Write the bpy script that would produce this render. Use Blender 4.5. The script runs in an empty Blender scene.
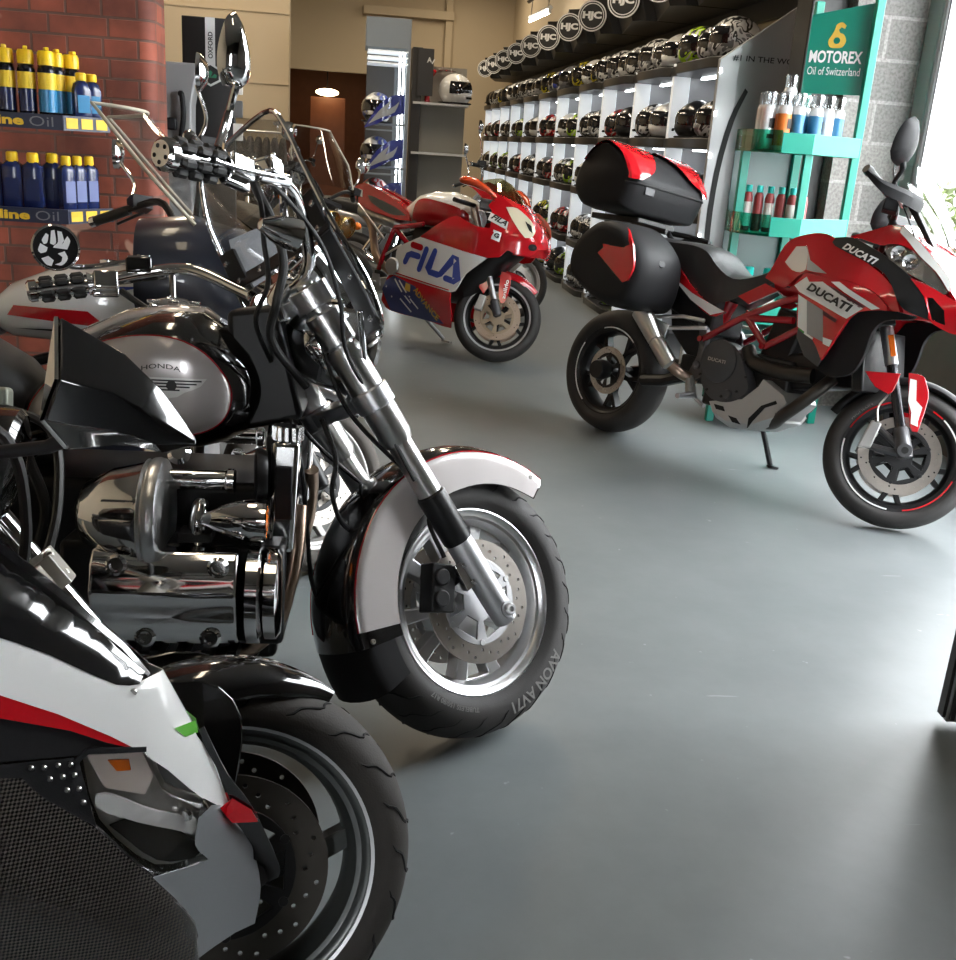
import bpy, math, random
from math import sin, cos, pi, radians, sqrt
from mathutils import Vector, Matrix, geometry
random.seed(7)
SC = bpy.context.scene
COL = SC.collection
V = Vector

# ------------------------------------------------------------------ geometry
class G:
    """collects faces; every face keeps a material slot number"""
    def __init__(s, xf=None):
        s.v = []; s.f = []; s.m = []; s.cur = 0; s.xf = xf
    def add(s, vs, fs):
        o = len(s.v)
        for p in vs:
            p = V(p)
            s.v.append(s.xf @ p if s.xf is not None else p)
        for f in fs:
            s.f.append([i + o for i in f]); s.m.append(s.cur)
        return s
    def box(s, c, d, R=None):
        c = V(c); vs = []
        for x in (-.5, .5):
            for y in (-.5, .5):
                for z in (-.5, .5):
                    p = V((x*d[0], y*d[1], z*d[2]))
                    vs.append(c + (R @ p if R is not None else p))
        return s.add(vs, [(0,1,3,2),(4,6,7,5),(0,4,5,1),(2,3,7,6),(0,2,6,4),(1,5,7,3)])
    def hexa(s, p):
        """p: 4 lower corners then 4 upper corners, same order"""
        return s.add(p, [(3,2,1,0),(4,5,6,7),(0,1,5,4),(1,2,6,5),(2,3,7,6),(3,0,4,7)])
    def tube(s, pts, r, n=10, closed=False, caps=True, flat=1.0):
        P = [V(p) for p in pts]; k = len(P)
        rr = list(r) if isinstance(r, (list, tuple)) else [r]*k
        vs = []; up = None
        for i in range(k):
            if closed: t = P[(i+1) % k] - P[i-1]
            elif i == 0: t = P[1]-P[0]
            elif i == k-1: t = P[-1]-P[-2]
            else: t = (P[i+1]-P[i]).normalized() + (P[i]-P[i-1]).normalized()
            t.normalize()
            if up is None:
                up = V((0,0,1)) if abs(t.z) < .9 else V((1,0,0))
            a = up - t*up.dot(t)
            if a.length < 1e-5: a = t.orthogonal()
            a.normalize(); b = t.cross(a); up = a
            for j in range(n):
                q = 2*pi*j/n
                vs.append(P[i] + rr[i]*(cos(q)*a*flat + sin(q)*b))
        fs = []
        for i in range(k if closed else k-1):
            for j in range(n):
                a0 = i*n+j; a1 = i*n+(j+1) % n; b0 = ((i+1) % k)*n+j; b1 = ((i+1) % k)*n+(j+1) % n
                fs.append((a0, a1, b1, b0))
        if caps and not closed:
            fs.append(tuple(range(n-1, -1, -1))); fs.append(tuple(range((k-1)*n, k*n)))
        return s.add(vs, fs)
    def cyl(s, p0, p1, r0, r1=None, n=20):
        return s.tube([p0, p1], [r0, r0 if r1 is None else r1], n)
    def lathe(s, prof, o=(0,0,0), axis=(0,1,0), n=40, closed=False):
        """prof: (radius, distance along the axis)"""
        ax = V(axis).normalized(); a = ax.orthogonal().normalized(); b = ax.cross(a); o = V(o)
        vs = []; k = len(prof)
        for (r, h) in prof:
            for j in range(n):
                q = 2*pi*j/n
                vs.append(o + ax*h + max(r, 1e-5)*(cos(q)*a + sin(q)*b))
        fs = []
        for i in range(k if closed else k-1):
            for j in range(n):
                i1 = (i+1) % k
                fs.append((i*n+j, i*n+(j+1) % n, i1*n+(j+1) % n, i1*n+j))
        return s.add(vs, fs)
    def ell(s, c, rad, R=None, n=24, m=14, z0=-1.0, z1=1.0):
        c = V(c); vs = []; fs = []
        a0, a1 = math.asin(z0), math.asin(z1)
        for i in range(m+1):
            t = a0 + (a1-a0)*i/m
            for j in range(n):
                q = 2*pi*j/n
                p = V((rad[0]*cos(t)*cos(q), rad[1]*cos(t)*sin(q), rad[2]*sin(t)))
                vs.append(c + (R @ p if R is not None else p))
        for i in range(m):
            for j in range(n):
                fs.append((i*n+j, i*n+(j+1) % n, (i+1)*n+(j+1) % n, (i+1)*n+j))
        fs.append(tuple(range(n-1, -1, -1))); fs.append(tuple(range(m*n, (m+1)*n)))
        return s.add(vs, fs)
    def loft(s, rings, caps=True):
        n = len(rings[0]); vs = [p for r in rings for p in r]; fs = []
        for i in range(len(rings)-1):
            for j in range(n):
                fs.append((i*n+j, i*n+(j+1) % n, (i+1)*n+(j+1) % n, (i+1)*n+j))
        if caps:
            fs.append(tuple(range(n-1, -1, -1))); fs.append(tuple(range((len(rings)-1)*n, len(rings)*n)))
        return s.add(vs, fs)
    def body(s, st, n=28):
        """lofted body, stations (x, halfwidth, zbottom, ztop, power)"""
        rings = []
        for (x, w, zb, zt, p) in st:
            zc = (zb+zt)/2; h = (zt-zb)/2; ring = []
            for j in range(n):
                q = 2*pi*j/n
                cy, cz = cos(q), sin(q)
                ring.append(V((x, w*math.copysign(abs(cy)**(2/p), cy), zc + h*math.copysign(abs(cz)**(2/p), cz))))
            rings.append(ring)
        return s.loft(rings)
    def sheet(s, outline, fn, th=.006, res=.03, holes=(), off=0.0, mirror=False):
        """a panel: outline in (x,z) laid on the surface y=fn(x,z), given a thickness; fn<0 is the right side"""
        t, n = cdt(outline, holes, res)
        for sg in ((1, -1) if mirror else (1,)):
            vs = []
            for (x, z) in t[0]:
                y = fn(x, z) - off
                vs.append((x, sg*y, z))
            for (x, z) in t[0]:
                y = fn(x, z) - off + th
                vs.append((x, sg*y, z))
            k = len(t[0]); fs = []; ed = {}
            for f in t[1]:
                a = f if sg > 0 else f[::-1]
                fs.append(tuple(a)); fs.append(tuple(i+k for i in a[::-1]))
                for i in range(len(f)):
                    e = (f[i], f[(i+1) % len(f)]); ed[e] = 1
            for (a, b) in ed:
                if (b, a) not in ed:
                    q = (b, a, a+k, b+k)
                    fs.append(q if sg > 0 else q[::-1])
            s.add(vs, fs)
        return s
    def plate(s, outline, y0, y1, holes=(), xf=None):
        """flat plate in the xz plane between y0 and y1"""
        g = G(); g.sheet(outline, lambda x, z: y0, y1-y0, 9, holes)
        return s.add([xf @ p if xf is not None else p for p in g.v], g.f)
    def obj(s, name, mats, parent=None, bevel=0, seg=2, angle=35, smooth=True):
        if not isinstance(mats, (list, tuple)): mats = [mats]
        me = bpy.data.meshes.new(name)
        me.from_pydata([tuple(p) for p in s.v], [], s.f)
        me.update()
        for m in mats: me.materials.append(m)
        for p, k in zip(me.polygons, s.m): p.material_index = k
        if smooth:
            me.shade_smooth(); me.set_sharp_from_angle(angle=radians(angle))
        o = bpy.data.objects.new(name, me); COL.objects.link(o)
        if parent is not None: o.parent = parent
        if bevel:
            b = o.modifiers.new('bevel', 'BEVEL'); b.width = bevel; b.segments = seg; b.limit_method = 'ANGLE'; b.angle_limit = radians(40)
            b.harden_normals = False
        return o

def inside(p, poly):
    x, y = p; c = False; n = len(poly)
    for i in range(n):
        x0, y0 = poly[i]; x1, y1 = poly[(i+1) % n]
        if (y0 > y) != (y1 > y) and x < (x1-x0)*(y-y0)/(y1-y0)+x0: c = not c
    return c

def cdt(outline, holes=(), res=.03):
    pts = []; loops = []
    for lp in [outline]+list(holes):
        idx = []
        n = len(lp)
        for i in range(n):
            a = V(lp[i]); b = V(lp[(i+1) % n]); k = max(1, int((b-a).length/res)) if res < 5 else 1
            for j in range(k):
                idx.append(len(pts)); pts.append(tuple(a.lerp(b, j/k)))
        loops.append(idx)
    if res < 5:
        xs = [p[0] for p in outline]; ys = [p[1] for p in outline]
        x = min(xs)+res*.5
        while x < max(xs):
            y = min(ys)+res*.5
            while y < max(ys):
                if inside((x, y), outline) and not any(inside((x, y), h) for h in holes):
                    if min(min((V((x, y))-V(pts[i])).length for i in lp) for lp in loops) > res*.35: pts.append((x, y))
                y += res
            x += res
    edges = []
    for lp in loops:
        for i in range(len(lp)): edges.append((lp[i], lp[(i+1) % len(lp)]))
    r = geometry.delaunay_2d_cdt([V(p) for p in pts], edges, [], 0, 1e-6)
    vs = [tuple(p) for p in r[0]]; fs = []
    for f in r[2]:
        cx = sum(vs[i][0] for i in f)/len(f); cy = sum(vs[i][1] for i in f)/len(f)
        if inside((cx, cy), outline) and not any(inside((cx, cy), h) for h in holes):
            a = vs[f[0]]; b = vs[f[1]]; c = vs[f[2]]
            cr = (b[0]-a[0])*(c[1]-a[1])-(b[1]-a[1])*(c[0]-a[0])
            if abs(cr) < 1e-10: continue
            fs.append(tuple(f) if cr > 0 else tuple(f[::-1]))
    return (vs, fs), len(vs)

def crv(pts, n=4, corner=50, closed=True):
    """round a coarse outline with a Catmull-Rom curve, keeping its sharp corners"""
    out = []; k = len(pts); P = [V(p) for p in pts]
    def sharp(i):
        if not closed and i in (0, k-1): return True
        a = P[i]-P[i-1]; b = P[(i+1) % k]-P[i]
        if a.length < 1e-6 or b.length < 1e-6: return True
        return a.angle(b) > radians(corner)
    for i in range(k if closed else k-1):
        p1 = P[i]; p2 = P[(i+1) % k]
        p0 = P[i-1] if not sharp(i) else p1*2-p2
        p3 = P[(i+2) % k] if not sharp((i+1) % k) else p2*2-p1
        for j in range(n):
            t = j/n
            q = .5*((2*p1)+(p2-p0)*t+(2*p0-5*p1+4*p2-p3)*t*t+(3*p1-p0-3*p2+p3)*t*t*t)
            out.append(tuple(q))
    if not closed: out.append(tuple(P[-1]))
    return out

def lerp(x, t):
    if x <= t[0][0]: return t[0][1]
    for (a, b), (c, d) in zip(t, t[1:]):
        if x <= c: return b+(d-b)*(x-a)/(c-a)
    return t[-1][1]

def circle(c, r, n=24, a0=0.0):
    return [(c[0]+r*cos(a0+2*pi*i/n), c[1]+r*sin(a0+2*pi*i/n)) for i in range(n)]
def ring_arc(r0, r1, a0, a1, n=16):
    o = [(r1*cos(a0+(a1-a0)*i/n), r1*sin(a0+(a1-a0)*i/n)) for i in range(n+1)]
    return o+[(r0*cos(a1-(a1-a0)*i/n), r0*sin(a1-(a1-a0)*i/n)) for i in range(n+1)]
def rrect(x0, y0, x1, y1, r, n=4):
    o = []
    for (cx, cy, a) in ((x1-r, y0+r, -pi/2), (x1-r, y1-r, 0), (x0+r, y1-r, pi/2), (x0+r, y0+r, pi)):
        for i in range(n+1): o.append((cx+r*cos(a+pi/2*i/n), cy+r*sin(a+pi/2*i/n)))
    return o

_txt = {}
def text2d(t, bold=.02, shear=0.0):
    key = (t, bold, shear)
    if key not in _txt:
        cu = bpy.data.curves.new('lettering', 'FONT'); cu.body = t; cu.size = 1; cu.offset = bold; cu.shear = shear; cu.resolution_u = 3
        o = bpy.data.objects.new('lettering', cu); COL.objects.link(o)
        dg = bpy.context.evaluated_depsgraph_get(); me = bpy.data.meshes.new_from_object(o.evaluated_get(dg))
        vs = [(v.co.x, v.co.y) for v in me.vertices]; fs = [tuple(p.vertices) for p in me.polygons]
        bpy.data.objects.remove(o); bpy.data.curves.remove(cu); bpy.data.meshes.remove(me)
        xs = [v[0] for v in vs]; ys = [v[1] for v in vs]
        x0, x1, y0, y1 = min(xs), max(xs), min(ys), max(ys)
        _txt[key] = ([((x-x0)/(x1-x0), (y-y0)/(y1-y0)) for x, y in vs], fs, (x1-x0)/(y1-y0))
    return _txt[key]
def put_text(g, t, mp, bold=.02, shear=0.0):
    """mp maps unit text coordinates to a point"""
    vs, fs, asp = text2d(t, bold, shear)
    return g.add([mp(u, v) for u, v in vs], fs)
def flat_text(g, t, o, ux, uy, w, h, bold=.02, shear=0):
    o = V(o); ux = V(ux).normalized(); uy = V(uy).normalized()
    return put_text(g, t, lambda u, v: o+ux*(u*w)+uy*(v*h), bold, shear)

# ------------------------------------------------------------------ objects
def root(name, label, cat, loc=(0,0,0), rz=0, group=None, M=None):
    o = bpy.data.objects.new(name, None); COL.objects.link(o); o.empty_display_size = .1
    if M is not None: o.matrix_world = M
    else:
        o.location = loc; o.rotation_euler = (0, 0, rz)
    tag(o, label, cat, group); return o
def tag(o, label=None, cat=None, group=None, kind=None):
    if label: o['label'] = label
    if cat: o['category'] = cat
    if group: o['group'] = group
    if kind: o['kind'] = kind
    return o
def struct(o, label=None): 
    o['kind'] = 'structure'
    if label: o['label'] = label
    return o
def copy_tree(o, parent=None):
    c = o.copy(); COL.objects.link(c)
    if parent is not None: c.parent = parent
    for ch in list(o.children): copy_tree(ch, c)
    return c

# ------------------------------------------------------------------ materials
_M = {}
def mat(name, col, rough=.5, metal=0.0, coat=0.0, spec=.5, emit=None, es=0.0, alpha=None, bump=0, bscale=200, var=0, vscale=8, ior=None):
    if name in _M: return _M[name]
    m = bpy.data.materials.new(name); m.use_nodes = True; nt = m.node_tree; b = nt.nodes['Principled BSDF']
    c4 = (*col, 1)
    b.inputs['Base Color'].default_value = c4; b.inputs['Roughness'].default_value = rough; b.inputs['Metallic'].default_value = metal
    b.inputs['Coat Weight'].default_value = coat; b.inputs['Coat Roughness'].default_value = .03; b.inputs['Specular IOR Level'].default_value = spec
    if emit: b.inputs['Emission Color'].default_value = (*emit, 1); b.inputs['Emission Strength'].default_value = es
    tc = nt.nodes.new('ShaderNodeTexCoord')
    if var or bump:
        nz = nt.nodes.new('ShaderNodeTexNoise'); nz.inputs['Scale'].default_value = vscale; nz.inputs['Detail'].default_value = 4
        nt.links.new(tc.outputs['Object'], nz.inputs['Vector'])
        if var:
            mx = nt.nodes.new('ShaderNodeMix'); mx.data_type = 'RGBA'; mx.inputs['A'].default_value = tuple(max(0, x*(1-var)) for x in col)+(1,); mx.inputs['B'].default_value = tuple(min(1, x*(1+var)) for x in col)+(1,)
            nt.links.new(nz.outputs['Fac'], mx.inputs['Factor']); nt.links.new(mx.outputs['Result'], b.inputs['Base Color'])
        if bump:
            n2 = nt.nodes.new('ShaderNodeTexNoise'); n2.inputs['Scale'].default_value = bscale; nt.links.new(tc.outputs['Object'], n2.inputs['Vector'])
            bp = nt.nodes.new('ShaderNodeBump'); bp.inputs['Strength'].default_value = bump; bp.inputs['Distance'].default_value = .002
            nt.links.new(n2.outputs['Fac'], bp.inputs['Height']); nt.links.new(bp.outputs['Normal'], b.inputs['Normal'])
    _M[name] = m; return m
def nodes(m): return m.node_tree, m.node_tree.nodes['Principled BSDF']
def clear_mat(name, tint=(1,1,1), gloss=.02, rough=.03, fres=.28):
    """thin clear sheet: see-through with a surface reflection"""
    if name in _M: return _M[name]
    m = bpy.data.materials.new(name); m.use_nodes = True; nt = m.node_tree; nt.nodes.clear()
    out = nt.nodes.new('ShaderNodeOutputMaterial'); t = nt.nodes.new('ShaderNodeBsdfTransparent'); t.inputs['Color'].default_value = (*tint, 1)
    g = nt.nodes.new('ShaderNodeBsdfGlossy'); g.inputs['Roughness'].default_value = rough
    fr = nt.nodes.new('ShaderNodeLayerWeight'); fr.inputs['Blend'].default_value = .25
    ma = nt.nodes.new('ShaderNodeMath'); ma.operation = 'MULTIPLY_ADD'; ma.inputs[1].default_value = fres; ma.inputs[2].default_value = gloss
    mx = nt.nodes.new('ShaderNodeMixShader')
    nt.links.new(fr.outputs['Fresnel'], ma.inputs[0]); nt.links.new(ma.outputs[0], mx.inputs[0]); nt.links.new(t.outputs[0], mx.inputs[1]); nt.links.new(g.outputs[0], mx.inputs[2]); nt.links.new(mx.outputs[0], out.inputs[0])
    _M[name] = m; return m

CHROME = mat('chrome', (.82,.82,.83), .06, 1)
ALU = mat('polished aluminium', (.78,.78,.79), .30, 1, var=.06, vscale=30)
ALU_M = mat('satin aluminium', (.46,.46,.47), .48, 1)
STEEL = mat('brushed steel', (.55,.54,.52), .3, 1)
DISC = mat('brake disc steel', (.50,.46,.42), .3, 1, var=.12, vscale=40)
GOLDISC = mat('disc carrier bronze', (.42,.34,.25), .4, .9)
BLACK = mat('gloss black paint', (.008,.008,.009), .12, 0, 1)
BPLAS = mat('black plastic', (.011,.011,.012), .55, spec=.18, bump=.15, bscale=500)
BSATIN = mat('satin black metal', (.010,.010,.011), .38, .0, spec=.35)
DGREY = mat('dark grey plastic', (.045,.045,.048), .5)
RUB = mat('tyre rubber', (.020,.018,.017), .72, bump=.2, bscale=300, var=.25, vscale=25)
RUBW = mat('worn tyre tread', (.030,.026,.023), .78, bump=.2, bscale=300, var=.3, vscale=20)
GROOVE = mat('tread groove', (.004,.004,.004), .9)
HOSE = mat('black rubber hose', (.01,.01,.01), .5)
RED = mat('italian red paint', (.46,.006,.012), .18, 0, 1)
DRED = mat('deep red paint', (.33,.004,.012), .2, 0, .9)
WHITE = mat('white paint', (.80,.80,.79), .2, 0, .8)
SILVER = mat('silver paint', (.62,.58,.57), .25, .35, 1)
GREYP = mat('grey paint', (.28,.28,.29), .3, .2, .6)
MAROON = mat('maroon decal', (.07,.004,.012), .3)
GREEN = mat('green decal', (.03,.30,.03), .3)
LEATHER = mat('black seat vinyl', (.016,.016,.017), .42, bump=.3, bscale=350)
LEATHERG = mat('grey seat vinyl', (.022,.022,.023), .42, bump=.3, bscale=350)
ORANGE = mat('orange reflector', (.8,.16,.01), .25, coat=.5)
CREAM = mat('cream headlight cover', (.74,.68,.50), .3, coat=.4)
BLUE = mat('navy blue decal', (.02,.03,.16), .3, coat=.4)
LBLUE = mat('bright blue lettering', (.03,.06,.36), .3)
YEL = mat('yellow plastic', (.85,.55,.01), .35)
NAVY = mat('navy bottle plastic', (.008,.016,.075), .25, coat=.3)
TEAL = mat('teal display metal', (.0,.25,.18), .4)
TEALD = mat('green sign panel', (.0,.20,.135), .3, coat=.3)
GOLD = mat('gold print', (.75,.50,.08), .35, .4)
COPPER = mat('heat tinted pipe', (.36,.26,.20), .28, 1, var=.2, vscale=15)
CLEAR = clear_mat('clear acrylic')
SMOKE = clear_mat('smoked screen', (.90,.91,.92), .02, .03, .22)
TINT = clear_mat('tinted screen', (.60,.60,.58), .05)
GLASS = clear_mat('window glass', (.98,.985,.98), .02, .01, .2)
LENS = clear_mat('lamp lens', (.95,.95,.95), .06, .02, .45)
MIRROR = mat('mirror glass', (.9,.9,.9), .02, 1)
WHITEPL = mat('white plastic', (.78,.78,.77), .4)
INKB = mat('black lettering', (.008,.008,.008), .5)
INKW = mat('white lettering', (.85,.85,.85), .5)
INKG = mat('grey tyre lettering', (.13,.125,.12), .6)
SHELFG = mat('silver grey laminate', (.36,.36,.37), .35)
PANELG = mat('pale grey back panel', (.50,.53,.56), .5)
DARKW = mat('dark wood', (.05,.02,.012), .5, var=.3)

def carbon():
    m = mat('carbon fibre weave', (.02,.02,.02), .25, 0, 1); nt, b = nodes(m)
    tc = nt.nodes.new('ShaderNodeTexCoord'); mp = nt.nodes.new('ShaderNodeMapping'); mp.inputs['Rotation'].default_value = (0, .6, 0)
    ck = nt.nodes.new('ShaderNodeTexChecker'); ck.inputs['Scale'].default_value = 430
    ck.inputs['Color1'].default_value = (.004,.004,.004,1); ck.inputs['Color2'].default_value = (.055,.05,.045,1)
    mu = nt.nodes.new('ShaderNodeVectorMath'); mu.operation = 'MULTIPLY'; mu.inputs[1].default_value = (1, 0, 1)
    nt.links.new(tc.outputs['Object'], mp.inputs[0]); nt.links.new(mp.outputs[0], mu.inputs[0]); nt.links.new(mu.outputs[0], ck.inputs['Vector']); nt.links.new(ck.outputs['Color'], b.inputs['Base Color'])
    return m
CARBON = carbon()
# ------------------------------------------------------------------ room materials
def brick_mat():
    m = mat('red brick', (.3,.1,.06), .75); nt, b = nodes(m)
    tc = nt.nodes.new('ShaderNodeTexCoord'); sp = nt.nodes.new('ShaderNodeSeparateXYZ'); cb = nt.nodes.new('ShaderNodeCombineXYZ')
    ad = nt.nodes.new('ShaderNodeMath'); ad.operation = 'ADD'
    nt.links.new(tc.outputs['Object'], sp.inputs[0]); nt.links.new(sp.outputs['X'], ad.inputs[0]); nt.links.new(sp.outputs['Y'], ad.inputs[1])
    nt.links.new(ad.outputs[0], cb.inputs['X']); nt.links.new(sp.outputs['Z'], cb.inputs['Y'])
    br = nt.nodes.new('ShaderNodeTexBrick'); br.inputs['Scale'].default_value = 1
    br.inputs['Brick Width'].default_value = .225; br.inputs['Row Height'].default_value = .075; br.inputs['Mortar Size'].default_value = .006; br.inputs['Mortar Smooth'].default_value = .3
    br.inputs['Color1'].default_value = (.30,.075,.042,1); br.inputs['Color2'].default_value = (.15,.042,.028,1); br.inputs['Mortar'].default_value = (.13,.065,.05,1); br.squash = .6; br.squash_frequency = 2; br.inputs['Bias'].default_value = -.1
    nt.links.new(cb.outputs[0], br.inputs['Vector'])
    nz = nt.nodes.new('ShaderNodeTexNoise'); nz.inputs['Scale'].default_value = 5; nz.inputs['Detail'].default_value = 6; nt.links.new(tc.outputs['Object'], nz.inputs['Vector'])
    mx = nt.nodes.new('ShaderNodeMix'); mx.data_type = 'RGBA'; mx.blend_type = 'MULTIPLY'; mx.inputs['Factor'].default_value = .8
    cr = nt.nodes.new('ShaderNodeValToRGB'); cr.color_ramp.elements[0].position = .3; cr.color_ramp.elements[0].color = (.35,.33,.32,1); cr.color_ramp.elements[1].position = .7; cr.color_ramp.elements[1].color = (1.3,1.25,1.2,1)
    nt.links.new(nz.outputs['Fac'], cr.inputs[0]); nt.links.new(br.outputs['Color'], mx.inputs['A']); nt.links.new(cr.outputs[0], mx.inputs['B'])
    # spalled pale patches
    n2 = nt.nodes.new('ShaderNodeTexNoise'); n2.inputs['Scale'].default_value = 6.5; n2.inputs['Detail'].default_value = 2; nt.links.new(tc.outputs['Object'], n2.inputs['Vector'])
    c2 = nt.nodes.new('ShaderNodeValToRGB'); c2.color_ramp.elements[0].position = .67; c2.color_ramp.elements[1].position = .70; nt.links.new(n2.outputs['Fac'], c2.inputs[0])
    m2 = nt.nodes.new('ShaderNodeMix'); m2.data_type = 'RGBA'; m2.inputs['B'].default_value = (.36,.20,.14,1)
    nt.links.new(c2.outputs[0], m2.inputs['Factor']); nt.links.new(mx.outputs['Result'], m2.inputs['A']); nt.links.new(m2.outputs['Result'], b.inputs['Base Color'])
    bp = nt.nodes.new('ShaderNodeBump'); bp.inputs['Strength'].default_value = .6; bp.inputs['Distance'].default_value = .006; bp.invert = True
    nt.links.new(br.outputs['Fac'], bp.inputs['Height']); nt.links.new(bp.outputs['Normal'], b.inputs['Normal'])
    return m
def block_mat():
    m = mat('grey blockwork', (.4,.38,.36), .85); nt, b = nodes(m)
    tc = nt.nodes.new('ShaderNodeTexCoord'); sp = nt.nodes.new('ShaderNodeSeparateXYZ'); cb = nt.nodes.new('ShaderNodeCombineXYZ'); ad = nt.nodes.new('ShaderNodeMath'); ad.operation = 'ADD'
    nt.links.new(tc.outputs['Object'], sp.inputs[0]); nt.links.new(sp.outputs['X'], ad.inputs[0]); nt.links.new(sp.outputs['Y'], ad.inputs[1]); nt.links.new(ad.outputs[0], cb.inputs['X']); nt.links.new(sp.outputs['Z'], cb.inputs['Y'])
    br = nt.nodes.new('ShaderNodeTexBrick'); br.inputs['Scale'].default_value = 1; br.inputs['Brick Width'].default_value = .45; br.inputs['Row Height'].default_value = .225; br.inputs['Mortar Size'].default_value = .01
    br.inputs['Color1'].default_value = (.25,.235,.22,1); br.inputs['Color2'].default_value = (.20,.19,.18,1); br.inputs['Mortar'].default_value = (.33,.31,.295,1); nt.links.new(cb.outputs[0], br.inputs['Vector'])
    nz = nt.nodes.new('ShaderNodeTexNoise'); nz.inputs['Scale'].default_value = 60; nz.inputs['Detail'].default_value = 5; nt.links.new(tc.outputs['Object'], nz.inputs['Vector'])
    mx = nt.nodes.new('ShaderNodeMix'); mx.data_type = 'RGBA'; mx.blend_type = 'MULTIPLY'; mx.inputs['Factor'].default_value = .4
    cr = nt.nodes.new('ShaderNodeValToRGB'); cr.color_ramp.elements[0].position = .35; cr.color_ramp.elements[0].color = (.25,.25,.25,1); cr.color_ramp.elements[1].position = .6; cr.color_ramp.elements[1].color = (1.2,1.2,1.2,1)
    nt.links.new(nz.outputs['Fac'], cr.inputs[0]); nt.links.new(br.outputs['Color'], mx.inputs['A']); nt.links.new(cr.outputs[0], mx.inputs['B']); nt.links.new(mx.outputs['Result'], b.inputs['Base Color'])
    bp = nt.nodes.new('ShaderNodeBump'); bp.inputs['Strength'].default_value = .5; bp.inputs['Distance'].default_value = .006; nt.links.new(nz.outputs['Fac'], bp.inputs['Height']); nt.links.new(bp.outputs['Normal'], b.inputs['Normal'])
    return m
def floor_mat():
    m = mat('painted concrete floor', (.15,.17,.18), .35, spec=.3); nt, b = nodes(m)
    tc = nt.nodes.new('ShaderNodeTexCoord')
    nz = nt.nodes.new('ShaderNodeTexNoise'); nz.inputs['Scale'].default_value = 2.2; nz.inputs['Detail'].default_value = 7; nz.inputs['Roughness'].default_value = .65; nt.links.new(tc.outputs['Object'], nz.inputs['Vector'])
    cr = nt.nodes.new('ShaderNodeValToRGB'); cr.color_ramp.elements[0].position = .3; cr.color_ramp.elements[0].color = (.135,.150,.154,1); cr.color_ramp.elements[1].position = .72; cr.color_ramp.elements[1].color = (.178,.195,.199,1)
    nt.links.new(nz.outputs['Fac'], cr.inputs[0])
    # scuffs: thin pale scratches and specks
    mp = nt.nodes.new('ShaderNodeMapping'); mp.inputs['Scale'].default_value = (1.2, 9, 1); mp.inputs['Rotation'].default_value = (0,0,.35); nt.links.new(tc.outputs['Object'], mp.inputs[0])
    n2 = nt.nodes.new('ShaderNodeTexNoise'); n2.inputs['Scale'].default_value = 3.1; n2.inputs['Detail'].default_value = 3; nt.links.new(mp.outputs[0], n2.inputs['Vector'])
    c2 = nt.nodes.new('ShaderNodeValToRGB'); c2.color_ramp.elements[0].position = .735; c2.color_ramp.elements[1].position = .76; nt.links.new(n2.outputs['Fac'], c2.inputs[0])
    n3 = nt.nodes.new('ShaderNodeTexNoise'); n3.inputs['Scale'].default_value = 26; n3.inputs['Detail'].default_value = 2; nt.links.new(tc.outputs['Object'], n3.inputs['Vector'])
    c3 = nt.nodes.new('ShaderNodeValToRGB'); c3.color_ramp.elements[0].position = .74; c3.color_ramp.elements[1].position = .78; nt.links.new(n3.outputs['Fac'], c3.inputs[0])
    mm = nt.nodes.new('ShaderNodeMath'); mm.operation = 'MAXIMUM'; nt.links.new(c2.outputs[0], mm.inputs[0]); nt.links.new(c3.outputs[0], mm.inputs[1])
    ms = nt.nodes.new('ShaderNodeMath'); ms.operation = 'MULTIPLY'; ms.inputs[1].default_value = .35; nt.links.new(mm.outputs[0], ms.inputs[0])
    mx = nt.nodes.new('ShaderNodeMix'); mx.data_type = 'RGBA'; mx.inputs['B'].default_value = (.42,.44,.45,1); nt.links.new(ms.outputs[0], mx.inputs['Factor']); nt.links.new(cr.outputs[0], mx.inputs['A']); nt.links.new(mx.outputs['Result'], b.inputs['Base Color'])
    rr = nt.nodes.new('ShaderNodeMapRange'); rr.inputs['To Min'].default_value = .33; rr.inputs['To Max'].default_value = .45; nt.links.new(nz.outputs['Fac'], rr.inputs['Value']); nt.links.new(rr.outputs[0], b.inputs['Roughness'])
    n4 = nt.nodes.new('ShaderNodeTexNoise'); n4.inputs['Scale'].default_value = 14; n4.inputs['Detail'].default_value = 6; nt.links.new(tc.outputs['Object'], n4.inputs['Vector'])
    bp = nt.nodes.new('ShaderNodeBump'); bp.inputs['Strength'].default_value = .12; bp.inputs['Distance'].default_value = .004; nt.links.new(n4.outputs['Fac'], bp.inputs['Height']); nt.links.new(bp.outputs['Normal'], b.inputs['Normal'])
    return m
BRICK = brick_mat(); BLOCK = block_mat(); FLOOR = floor_mat()
CREAMW = mat('cream wall paint', (.56,.46,.32), .7, var=.06, vscale=1.5)
CEIL = mat('ceiling paint', (.20,.19,.17), .8)
BROWN = mat('brown painted room', (.16,.06,.03), .6, var=.2)
OLIVE = mat('olive ceiling', (.20,.18,.11), .8)
FRAMEG = mat('grey green window frame', (.30,.35,.33), .4)
FRAMEA = mat('aluminium frame', (.45,.45,.45), .35, .9)
RENDERW = mat('white rendered house', (.85,.85,.85), .9)
TARMAC = mat('pale forecourt concrete', (.62,.62,.60), .9, var=.1, vscale=2)
LEAF = mat('hedge leaves', (.16,.26,.05), .7, var=.5, vscale=20)

# ------------------------------------------------------------------ shell
g = G(); g.box((0, 10, -.05), (16, 34, .1)); struct(g.obj('floor', FLOOR, smooth=False), 'blue-grey painted concrete floor with scuffs')
g = G(); g.box((-.4, 8.5, 4.25), (7.4, 25, .1)); struct(g.obj('ceiling', CEIL, smooth=False))
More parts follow.
